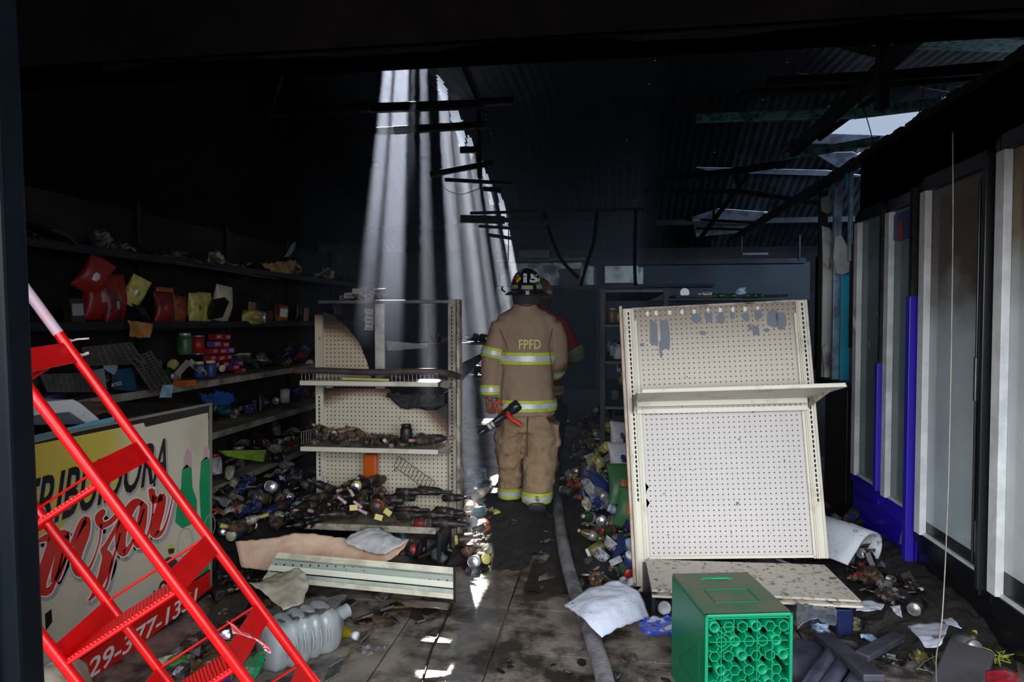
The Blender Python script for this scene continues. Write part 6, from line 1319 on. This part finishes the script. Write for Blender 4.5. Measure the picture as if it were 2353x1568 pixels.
sheet('burnt_paper', 'pale scorched cardboard pieces piled at the end of the top wall shelf', 'cardboard', [[onx(x, y, SX - .05) for x, y in r] for r in ([(600, 606), (635, 600), (680, 598)], [(610, 616), (640, 612), (684, 608)], [(632, 628), (650, 632), (664, 630)])], mat('pale_card', S(180, 140, 90), .8, var=.3, dirt=.6, dirtcol=(.03, .02, .015), dscale=9), .012, .03)
sheet('hanging_paper', 'torn bluish paper hanging above the scorched cardboard', 'paper', [[onx(x, y, SX - .1) for x, y in r] for r in ([(672, 560), (680, 556)], [(660, 580), (676, 578)], [(652, 592), (662, 590)])], mat('paper_blue', S(130, 130, 160), .7), .004, .01)
# folded grey slatted baskets
sl = mat('basket_grey', S(92, 88, 86), .6, var=.2, scale=6, dirt=.6, dirtcol=(.012, .011, .010), dscale=4)
def basket(name, label, P4, nrow, ncol, m, loc):
    t = thing(name, label, 'basket', loc); a, b_, c, d = P4; n_ = (b_ - a).cross(d - a).normalized()
    q = MB()
    for i in range(nrow + 1): u_ = i / nrow; q.bar(a.lerp(d, u_), b_.lerp(c, u_), .007, .012, up=n_)
    q.build('slat', m, t, w=True, kind='stuff'); q = MB()
    for j in range(ncol + 1): u_ = j / ncol; q.bar(a.lerp(b_, u_), d.lerp(c, u_), .010, .010, up=n_)
    q.build('crossbar', m, t, w=True, kind='stuff')
    q = MB(); q.plate([a, b_, c, d], n_, .003); q.build('liner', mat('liner_dark', (.012, .011, .011), .7), t, w=True); return t
bx = lambda x, y, X=SX + .06: onx(x, y, X)
basket('slatted_basket', 'crushed grey slatted basket with horizontal bars beside the ladder top', (bx(95, 862), bx(212, 858), bx(212, 900), bx(110, 900)), 9, 9, sl, (SX, 3.2, 1.0))
basket('slatted_basket', 'upper folded dark slatted basket sagging over the crushed one', (bx(190, 800), bx(300, 788), bx(330, 835), bx(200, 840)), 9, 8, sl, (SX, 3.4, 1.0))
basket('slatted_basket', 'long grey basket side hanging diagonally over the middle wall shelf edge', (bx(300, 825), bx(345, 808), bx(392, 882), bx(350, 900)), 12, 4, sl, (SX, 3.8, 1.0))
q = MB(); q.plate([bx(212, 852), bx(236, 846), bx(242, 896), bx(214, 902)], (1, 0, 0), .01); q.build('corrugated_sheet', mat('grey_pan', S(120, 122, 124), .6, dirt=.5), label='grey ribbed panel at the end of the crushed slatted basket', cat='panel', origin=bx(225, 875))
sheet('plastic_bag', 'dark blue and green plastic bag with pale print on the wall shelf', 'bag', [[bx(x, y, SX + .03) for x, y in r] for r in ([(250, 845), (275, 850), (305, 845)], [(255, 870), (280, 875), (312, 872)], [(262, 895), (285, 900), (318, 898)])], mat('bag_teal', S(20, 66, 100), .3, var=.4, scale=8, dirt=.5), .004, .012)
q = MB(); p_ = bx(262, 890, SX + .05); add_text(q, 'arets', bx(256, 890, SX + .055), bx(280, 885, SX + .055), bx(256, 880, SX + .055)); q.build('print', mat('print_white', S(200, 205, 215), .5), bpy.data.objects['plastic_bag'], fix=False)
o = bpy.data.objects['print']; o.location = -bpy.data.objects['plastic_bag'].location
sheet('clear_plastic', 'crumpled translucent plastic above the dark blue bag', 'plastic', [[bx(x, y, SX + .05) for x, y in r] for r in ([(243, 822), (258, 828), (272, 842)], [(238, 838), (252, 846), (268, 855)], [(240, 848), (250, 856), (262, 862)])], mat('clear_pl', S(120, 150, 170), .3, var=.2), .003, .012)
for i, (pts, col, lab) in enumerate([([(374, 885), (392, 884), (388, 914), (366, 914)], S(150, 185, 200), 'pale blue price label clipped on the diagonal basket end'), ([(558, 1035), (606, 1035), (600, 1062), (520, 1050)], S(150, 190, 60), 'lime green box lying on the bottom wall shelf'), ([(500, 1036), (606, 1034), (606, 1042), (520, 1050)], S(140, 180, 56), 'flat lime green carton flap beside the lime box')]):
    q = MB(); q.plate([onx(x, y, SX + .1 + .02 * i) for x, y in pts], (1, 0, 0), .02); q.build(['price_label', 'lime_box', 'carton_flap'][i], mat('flat_%d' % i, col, .5, var=.1, dirt=.5, dscale=9), label=lab, cat=['label', 'box', 'flap'][i], origin=onx(*pts[0], SX + .1))
sheet('blue_bag', 'crumpled bright blue plastic bag on the lower wall shelf', 'bag', [[onx(x, y, SX - .02) for x, y in r] for r in ([(460, 905), (500, 895), (530, 902)], [(470, 920), (505, 915), (535, 918)], [(480, 930), (505, 935), (525, 930)])], mat('bag_blue', S(20, 70, 150), .3, var=.3, dirt=.4), .01, .04)
wire([onx(400, 600, SX), onx(430, 608, SX), onx(560, 630, SX), onx(640, 642, SX)], .004, steel_l, 'wire', 'thin bright rod running along the top wall shelf')
fence(ws, V((SX + .10, 3.9, .25)) - ws.location, V((SX + .10, 4.35, .25)) - ws.location, .10, 12)
# heap on the floor between shelving and gondola
hM = lambda x, y: .16 * ss((-1.55 - x) / .9) * ss((y - 3.4) / .6) + .01
mound('rubble', hM, -2.9, -1.5, 3.45, 7.5, rub, 'dark burnt rubble on the floor between wall shelving and bottle gondola', 34, 60)
sM = marcher(hM, -2.9, -1.5, 3.45, 7.5)
heap(80, [(492, 1090), (600, 1050), (715, 1090), (720, 1200), (560, 1240), (492, 1240)], sM, [('tin_can', 4), ('jar', 3), ('paper_ball', 2), ('wrapper', 2), ('bottle', 1), ('shard', 3), ('carton', 1)], ['black', 'grey', 'dark brown', 'black', 'silver', 'brown', 'blue', 'cream'], 'in the rubble between the freezer and the bottle gondola', 'goods in the rubble behind the freezer', 81, (.7, 1.1), .75)
item('tin_can', 'silver', 630, 1143, sM, (R(72), 0, cyaw + .1), 1.1, 'silver can with a ringed lid facing the camera behind the warped panel', 'silver', .1, .07)
item('tin_can', 'silver', 690, 1175, sM, (R(95), 0, cyaw), 1.0, 'silver can end beside the gondola\'s lower left corner', 'silver', .2, .05)
item('tin_can', 'silver', 655, 925, lambda x, y: onx(x, y + 8, SX - .05), (0, 0, 0), 1.2, 'shiny upright can at the far end of the lower wall shelf', 'silver', .3)
item('shard', 'orange', 508, 1190, sM, None, .9, 'orange scrap in the rubble beside the freezer edge', None, .4)

# ------------------------------------------------------------------ foreground left: jug, oil bottle, bags
jm = mat('jug_plastic', S(186, 196, 200), .22, var=.06, trans=.25, dirt=.35, dirtcol=S(120, 110, 96), dscale=5, spec=.6)
a, c = onz(628, 1478, .10), onz(742, 1438, .10); ax = (c - a).normalized(); L0 = (c - a).length
jg = thing('plastic_jug', 'large crumpled translucent plastic jug lying on its side beside the red ladder', 'jug', (a.x, a.y, 0)); yawj = math.atan2(ax.y, ax.x)
q = MB(); rings = []
for k in range(22):
    u_ = k / 21; r1 = .105 * (1 - .06 * math.sin(u_ * 42) * (1 if .1 < u_ < .72 else 0)) * (1 if u_ < .78 else max(.32, 1 - ((u_ - .78) / .22) ** 1.6 * .8)) * (.8 if k == 0 else 1); rings.append((0, 0, u_ * .36, r1, r1 * .92, 3.2))
q.loft(rings, 28); Mj = TM((-.04, 0, .095), (0, R(90), 0)); q.v = [Mj @ v_ for v_ in q.v]
for v_ in q.v: n0 = noise.noise(v_ * 9); v_.x += .012 * n0; v_.y += .012 * noise.noise(v_ * 7 + V((4, 0, 0))); v_.z = max(.004, v_.z - .03 * max(0, noise.noise(v_ * 6 + V((1, 2, 3)))))
jb = q.build('jug_body', jm, jg); q = MB()
for k in range(6): q.tube([(.02 + k * .037, -.098, .06), (.02 + k * .037, -.104, .10), (.02 + k * .037, -.09, .145)], .006, 6)
q.build('rib', jm, jb, kind='stuff'); q = MB(); q.tube([(.30, 0, .12), (.345, 0, .13), (.36, 0, .132)], [.035, .03, .032], 16); q.build('neck', jm, jg)
jg.rotation_euler = (0, 0, yawj)
a, c = onz(770, 1448, .035), onz(826, 1464, .035); ax = (c - a).normalized(); M_ = Matrix.Translation(a - ax * .10) @ ax.to_track_quat('Z', 'Y').to_matrix().to_4x4()
ob = thing('oil_bottle', 'small bottle of yellow oil with white cap lying behind the plastic jug', 'bottle', (a.x, a.y, .0))
q = MB(); q.lathe([(0, 0), (.034, .002), (.036, .01), (.036, .11), (.030, .15), (.015, .20), (.013, .212), (0, .212)], 18, M_); q.build('glass', mat('oil_yellow', S(150, 132, 26), .15, var=.1, trans=.3), ob, w=True)
q = MB(); q.lathe([(0, .235), (.018, .234), (.019, .21), (0, .21)], 16, M_); q.build('cap', white_pl, ob, w=True)
sheet('grey_sheet', 'smoky grey plastic sheet draped behind the crumpled jug', 'sheet', g([[(600, 1400, 3.1), (650, 1388, 3.12), (720, 1375, 3.15), (800, 1368, 3.2)], [(600, 1430, 2.95), (650, 1420, 2.95), (720, 1400, 3.0), (770, 1395, 3.05)], [(610, 1450, 2.88), (650, 1440, 2.88), (700, 1425, 2.92), (740, 1415, 2.95)]]), mat('smoky_sheet', S(104, 100, 102), .35, var=.2, dirt=.5), .004, .02, seed=3)
sheet('green_snack_bag', 'shiny green plastic bag on the floor under the ladder rail', 'bag', g([[(540, 1540, 2.55), (570, 1510, 2.6), (602, 1490, 2.65)], [(555, 1568, 2.45), (585, 1530, 2.5), (612, 1500, 2.55)], [(560, 1590, 2.4), (590, 1560, 2.45), (608, 1525, 2.5)]]), mat('bag_green', S(20, 130, 80), .25, var=.3, scale=12, dirt=.5, dirtcol=S(170, 200, 190), dscale=14, dlo=.56, dhi=.62), .005, .02, seed=5)
sheet('purple_bag', 'small dark purple plastic bag under the lowest ladder tread', 'bag', g([[(500, 1545, 2.5), (525, 1535, 2.5)], [(505, 1568, 2.45), (530, 1560, 2.45)]]), mat('bag_purple', S(60, 40, 120), .3, var=.3), .005, .01)
sheet('green_film', 'bright green plastic film seen through the ladder near the freezer foot', 'plastic', g([[(385, 1515, 2.7), (410, 1500, 2.72), (430, 1508, 2.75)], [(388, 1530, 2.65), (412, 1522, 2.66), (430, 1520, 2.7)]]), mat('film_green', S(80, 150, 40), .35, var=.4, dirt=.4), .004, .01)
# dark rolled pad right of the freezer
sheet('dark_roll', 'dark curled rubber sheet on the floor beside the freezer corner', 'sheet', g([[(492, 1395, 3.3), (478, 1420, 3.25), (482, 1448, 3.2), (500, 1440, 3.2)], [(520, 1370, 3.35), (530, 1385, 3.3), (525, 1420, 3.2), (515, 1430, 3.2)], [(570, 1360, 3.4), (580, 1375, 3.35), (560, 1410, 3.25), (545, 1425, 3.2)]]), mat('rubber_dark', S(44, 38, 36), .6, var=.3), .008, .01)
# white appliance shell at lower left
sheet('appliance_shell', 'dirty white curved plastic shell at the lower left behind the ladder', 'shell', g([[(95, 1530, 1.9), (130, 1515, 1.95), (168, 1498, 2.0), (200, 1530, 2.05)], [(95, 1560, 1.85), (140, 1545, 1.88), (185, 1540, 1.95), (212, 1575, 2.0)], [(95, 1620, 1.8), (150, 1600, 1.85), (195, 1600, 1.9), (222, 1620, 1.95)]]), mat('shell_white', S(190, 184, 168), .5, var=.06, dirt=.5, dirtcol=S(120, 100, 70), dscale=7), .006, .008)
fl0 = lambda x, y: onz(x, y, .003)
heap(46, [(492, 1300), (600, 1340), (700, 1400), (640, 1400), (560, 1500), (500, 1440)], fl0, [('shard', 4), ('wrapper', 2), ('paper_ball', 1), ('tin_can', 1), ('jar', 1)], ['black', 'dark brown', 'black', 'grey', 'brown'], 'on the floor between the freezer and the curled beige sheet', 'scraps beside the freezer', 91, (.6, 1.0), .85)
heap(20, [(700, 1390), (1040, 1390), (1000, 1430), (760, 1440)], fl0, [('shard', 4), ('wrapper', 2)], ['black', 'dark brown', 'dark brown', 'brown'], 'on the tiles in front of the fallen cream shelf', 'scraps before the fallen shelf', 92, (.5, .9), .85, -.015)
heap(14, [(900, 1260), (1045, 1255), (1045, 1305), (930, 1290)], fl0, K1, ['dark brown', 'grey', 'black', 'teal', 'brown'], 'under the right end of the bottle gondola', 'goods under the bottle gondola', 93, (.8, 1.1), .7)
heap(10, [(360, 1520), (620, 1480), (620, 1568), (420, 1568)], fl0, [('paper_ball', 1), ('wrapper', 2), ('shard', 2)], ['olive', 'brown', 'grey', 'dark brown'], 'under the ladder in front of the freezer', 'scraps under the ladder', 94, (.8, 1.2), .7)
item('wrapper', 'grey', 860, 1497, fl0, (0, 0, .3), .7, 'pale scrap of film on the tiles left of the sunlit patches', 'grey', .3, -.01); item('wrapper', 'grey', 880, 1372, fl0, (0, 0, 1.3), .7, 'small silver scrap under the fallen cream shelf', 'silver', .3, -.01)
sheet('curved_floor_sheet', 'translucent brownish sheet sticking out below the fallen shelf', 'sheet', g([[(905, 1375, 3.45), (960, 1380, 3.4), (1035, 1388, 3.35)], [(930, 1392, 3.3), (970, 1398, 3.28), (1030, 1402, 3.25)]]), mat('brown_film', S(90, 72, 62), .4, var=.2), .003, .006)
# wire basket end at the bottom edge
wf_ = thing('wire_fence', 'short wire fence piece lying on the tiles at the bottom edge of the view', 'wire fence', onz(760, 1555, 0)); a, c = onz(745, 1568, .01), onz(778, 1548, .03)
fence(wf_, a - wf_.location, c - wf_.location, .07, 7, 'wire_grid', steel_l, .002, V((-.1, .9, .4)).normalized())

# ------------------------------------------------------------------ foreground right: debris around the crate
sheet('blue_bag', 'shiny blue and white snack bag flattened beside the green crate', 'bag', g([[(1470, 1428, 3.1), (1500, 1420, 3.12), (1545, 1412, 3.15), (1565, 1415, 3.15)], [(1465, 1445, 3.0), (1500, 1440, 3.02), (1545, 1435, 3.05), (1570, 1436, 3.05)], [(1480, 1455, 2.95), (1510, 1456, 2.95), (1545, 1452, 2.97), (1570, 1450, 3.0)]]), mat('bag_blue2', S(36, 70, 190), .2, var=.3, scale=10, dirt=.9, dirtcol=S(200, 205, 225), dscale=12, dlo=.52, dhi=.56), .006, .018, seed=9)
item('tub_lid', 'white', 1526, 1397, lambda x, y: onz(x, y, .04), (R(80), 0, cyaw), .75, 'small white jar lid under the front edge of the base deck', None, .1, 0)
item('pet_bottle', 'pale blue', 1556, 1395, lambda x, y: onz(x, y, .04), None, .6, 'pale bottle end peeping out beside the crate', 'white', .1, 0)
film = mat('grey_film', S(96, 104, 118), .3, var=.3, scale=6, dirt=.6, dirtcol=S(30, 30, 34), dscale=6)
sheet('grey_film', 'crumpled grey plastic film spread on the floor right of the green crate', 'film', g([[(1830, 1378, 3.2), (1870, 1385, 3.2), (1912, 1400, 3.15), (1920, 1402, 3.15)], [(1828, 1410, 3.0), (1870, 1412, 3.0), (1905, 1412, 3.0), (1925, 1416, 3.0)], [(1830, 1440, 2.85), (1862, 1432, 2.85), (1900, 1430, 2.85), (1922, 1432, 2.9)]]), film, .005, .03, seed=12)
item('paper_ball', 'pale blue', 1872, 1448, lambda x, y: onz(x, y, .0), None, .9, 'round glassy lump in front of the grey film', None, .2, 0)
wood = mat('grey_timber', S(66, 64, 76), .55, var=.25, scale=7, dirt=.7, dirtcol=(.012, .012, .016), dscale=5)
def plank(name, label, px0, px1, w, h, m=wood, cat='plank', z0=.03, z1=.03):
    a, c = onz(*px0, z0), onz(*px1, z1); q = MB(); q.bar(a, c, w, h); return q.build(name, m, label=label, cat=cat, origin=(a + c) / 2, bevel=.006)
plank('timber_bar', 'long grey metal bar lying diagonally from the glassy lump to the bottom right', (1890, 1462), (2010, 1560), .085, .03, z0=.05, z1=.10)
plank('timber_bar', 'shorter grey bar crossing the long one towards the cream papers', (1980, 1510), (2065, 1462), .06, .03, z0=.08, z1=.04)
ex = thing('extrusion', 'grooved dark blue-grey metal extrusion in the bottom right foreground', 'extrusion', onz(1930, 1540, 0)); wpl = mat('extrusion_grey', S(100, 100, 122), .35, .4, var=.2, dirt=.6, dirtcol=(.012, .012, .018), dscale=6)
for k, (p0, p1) in enumerate([((1915, 1495), (1840, 1600)), ((1948, 1508), (1880, 1610)), ((1985, 1530), (1925, 1625))]):
    a, c = onz(*p0, .05), onz(*p1, .05); q = MB(); q.tube([a, c], .032, 10, flat=.6); q.build('ridge', wpl, ex, w=True)
    q = MB(); q.bar(a + V((.04, 0, -.02)), c + V((.04, 0, -.02)), .05, .02); q.build('groove', steel_d, ex, w=True)
q = MB(); q.bar(onz(1860, 1480, .02), onz(1835, 1560, .02), .12, .03); q.build('side_web', wpl, ex, w=True)
plank('grey_board', 'smooth grey board standing on end at the bottom right behind the looped cord', (2232, 1490), (2190, 1600), .16, .03, mat('board_grey', S(72, 68, 72), .6, var=.15, dirt=.4, dscale=5), 'board', .12, .05)
papm = mat('paper_white', S(188, 190, 205), .7, var=.1, dirt=.9, dirtcol=S(50, 46, 46), dscale=14, dlo=.55, dhi=.62)
for i, (rows, lab) in enumerate([
  ([[(1965, 1388, 3.2), (2000, 1376, 3.25), (2032, 1390, 3.2)], [(1970, 1400, 3.1), (2005, 1396, 3.12), (2030, 1398, 3.15)], [(1966, 1404, 3.05), (1995, 1408, 3.05), (2020, 1402, 3.1)]], 'crumpled white sheet of paper at the corner of the base deck'),
  ([[(2045, 1392, 3.15), (2068, 1389, 3.15)], [(2052, 1404, 3.1), (2070, 1402, 3.1)], [(2060, 1412, 3.05), (2073, 1420, 3.02)]], 'small clean white paper square beside the red wrapper'),
  ([[(2085, 1435, 3.0), (2130, 1432, 2.98), (2180, 1430, 2.9)], [(2100, 1460, 2.85), (2135, 1462, 2.82), (2175, 1455, 2.8)], [(2125, 1485, 2.72), (2145, 1490, 2.7), (2165, 1478, 2.72)]], 'large torn paper sheet with ragged edge below the red wrapper'),
  ([[(2080, 1342, 3.5), (2100, 1340, 3.5)], [(2082, 1362, 3.4), (2105, 1360, 3.4)], [(2095, 1378, 3.35), (2115, 1372, 3.35)]], 'crumpled white paper leaning on the blue refrigerator base'),
  ([[(2160, 1420, 2.9), (2185, 1418, 2.9)], [(2180, 1440, 2.8), (2210, 1445, 2.75)]], 'long white paper strip running towards the black refrigerator')]):
    sheet('paper_sheet', lab, 'paper', g(rows), papm, .002, .012, seed=20 + i)
rw = thing('red_wrapper', 'red snack wrapper with yellow lettering lying before the black refrigerator', 'wrapper', onz(2115, 1427, 0)); a, c = onz(2080, 1420, .03), onz(2146, 1430, .03); q = MB(); q.tube([a, a.lerp(c, .15), a.lerp(c, .85), c], [.01, .024, .022, .006], 12, flat=.6); q.build('sleeve', mat('wr_red', S(205, 40, 20), .35, var=.2), rw, w=True)
q = MB(); a_, b_, c_ = a.lerp(c, .22) + V((0, -.022, .0)), a.lerp(c, .82) + V((0, -.022, .0)), a.lerp(c, .22) + V((0, -.008, .02)); add_text(q, 'DELCIA', a_, b_, c_, bold=.01); q.build('lettering', mat('wr_yel', S(235, 200, 60), .4), rw, w=True, fix=False)
item('pet_bottle', 'blue', 2140, 1408, lambda x, y: onz(x, y, .03), (R(85), 0, 2.4), 1.2, 'blue ribbed plastic bottle lying along the black refrigerator base', 'pale blue', .3, 0)
item('pet_bottle', 'olive', 2215, 1478, lambda x, y: onz(x, y, .03), (R(85), 0, 2.2), .9, 'plastic bottle with yellow label at the black refrigerator foot', 'pale yellow', .2, 0)
item('jar', 'grey', 2200, 1488, lambda x, y: onz(x, y, .03), (R(75), 0, cyaw), 1.0, 'round glass jar bottom facing the camera near the grey board', 'silver', .2, .02)
sheet('red_snack_bag', 'red and yellow snack bag at the bottom right corner of the view', 'bag', g([[(2265, 1545, 2.4), (2300, 1540, 2.4), (2340, 1552, 2.35)], [(2262, 1575, 2.3), (2300, 1570, 2.3), (2345, 1580, 2.25)]]), mat('bag_red', S(160, 24, 36), .3, var=.3, scale=8, dirt=.8, dirtcol=S(210, 130, 40), dscale=4, dlo=.55, dhi=.65), .006, .014)
q = MB()
for k in range(18):
    a = onz(2275 + (k % 6) * 6, 1510 + (k % 5) * 4, .03); q.tube([a, a + V((rnd.uniform(-.03, .03), rnd.uniform(-.03, .03), .02)), a + V((rnd.uniform(-.05, .05), rnd.uniform(-.04, .04), rnd.uniform(0, .03)))], .0025, 4)
q.build('yellow_shreds', mat('shred_yellow', S(170, 180, 60), .6), label='tangle of yellow-green plastic shreds near the lower right corner', cat='shreds', kind='stuff', origin=onz(2285, 1515, 0))
hZ = lambda x, y: .13 * ss((x - .95) / .5) * ss((y - 3.0) / .5) * (1 - .6 * ss((y - 4.4) / .8)) + .004
mound('rubble', hZ, .95, 1.72, 3.0, 5.0, rub, 'dark rubble between the leaning gondola and the refrigerators', 24, 50)
sZ = marcher(hZ, .95, 1.72, 3.0, 5.0)
heap(60, [(1905, 1200), (1960, 1190), (2000, 1300), (2110, 1360), (2150, 1420), (2050, 1400), (1975, 1350), (1930, 1300)], lambda x, y: sZ(x, y) or onz(x, y, .003), [('shard', 4), ('wrapper', 2), ('paper_ball', 2), ('carton', 1), ('tin_can', 1)], ['black', 'dark brown', 'black', 'grey', 'brown', 'dark brown'], 'in the rubble before the blue refrigerator', 'scraps before the refrigerators', 95, (.5, .9), .9)
heap(40, [(1830, 1370), (2000, 1400), (2150, 1440), (2240, 1500), (2180, 1560), (2040, 1520), (1900, 1440)], fl0, [('shard', 4), ('wrapper', 3), ('paper_ball', 1), ('pet_bottle', 1)], ['black', 'grey', 'dark brown', 'grey', 'black', 'olive', 'pale blue'], 'on the floor right of the green crate', 'scraps right of the crate', 96, (.5, 1.0), .85, -.012)
heap(22, [(1500, 1470), (1100, 1470), (1100, 1568), (1540, 1568)], fl0, [('shard', 1)], ['black', 'dark brown', 'grey'], 'on the tiles left of the green crate', 'scraps on the foreground tiles', 97, (.12, .35), .9, -.004)

# ------------------------------------------------------------------ wet film on the aisle tiles
wm, nt, b_ = new_mat('water_film'); N, L = nt.nodes, nt.links; N.remove(b_)
gn = N.new('ShaderNodeNewGeometry'); tn = N.new('ShaderNodeTexNoise'); tn.inputs['Scale'].default_value = 75; tn.inputs['Detail'].default_value = 3; L.new(gn.outputs['Position'], tn.inputs['Vector']); bp = N.new('ShaderNodeBump'); bp.inputs['Strength'].default_value = .5; bp.inputs['Distance'].default_value = .006; L.new(tn.outputs['Fac'], bp.inputs['Height'])
gl_ = N.new('ShaderNodeBsdfGlossy'); gl_.inputs['Roughness'].default_value = .08; gl_.inputs['Color'].default_value = (.85, .9, 1, 1); L.new(bp.outputs[0], gl_.inputs['Normal']); tr_ = N.new('ShaderNodeBsdfTransparent'); mxs = N.new('ShaderNodeMixShader')
t2 = N.new('ShaderNodeTexNoise'); t2.inputs['Scale'].default_value = 5; t2.inputs['Detail'].default_value = 8; t2.inputs['Roughness'].default_value = .7; L.new(gn.outputs['Position'], t2.inputs['Vector']); mr = N.new('ShaderNodeMapRange'); mr.inputs['From Min'].default_value = .40; mr.inputs['From Max'].default_value = .56; mr.inputs['To Max'].default_value = .30; L.new(t2.outputs['Fac'], mr.inputs['Value'])
L.new(mr.outputs[0], mxs.inputs[0]); L.new(tr_.outputs[0], mxs.inputs[1]); L.new(gl_.outputs[0], mxs.inputs[2]); L.new(mxs.outputs[0], N['Material Output'].inputs['Surface'])
for i_, (pl, lab) in enumerate([([(1062, 1375), (1085, 1340), (1110, 1300), (1150, 1260), (1175, 1200), (1160, 1165), (1130, 1150), (1120, 1200), (1130, 1250), (1178, 1290), (1168, 1400), (1150, 1480), (1140, 1568), (1020, 1568), (1035, 1480), (1050, 1420)], 'wet shining water film along the aisle tiles left of the hose')]):
    q = MB(); q.plate([onz(x, y, .0045) for x, y in pl], (0, 0, 1), .0012); q.build('water', wm, kind='stuff', label=lab, cat='water', origin=onz(*pl[0], .0045))
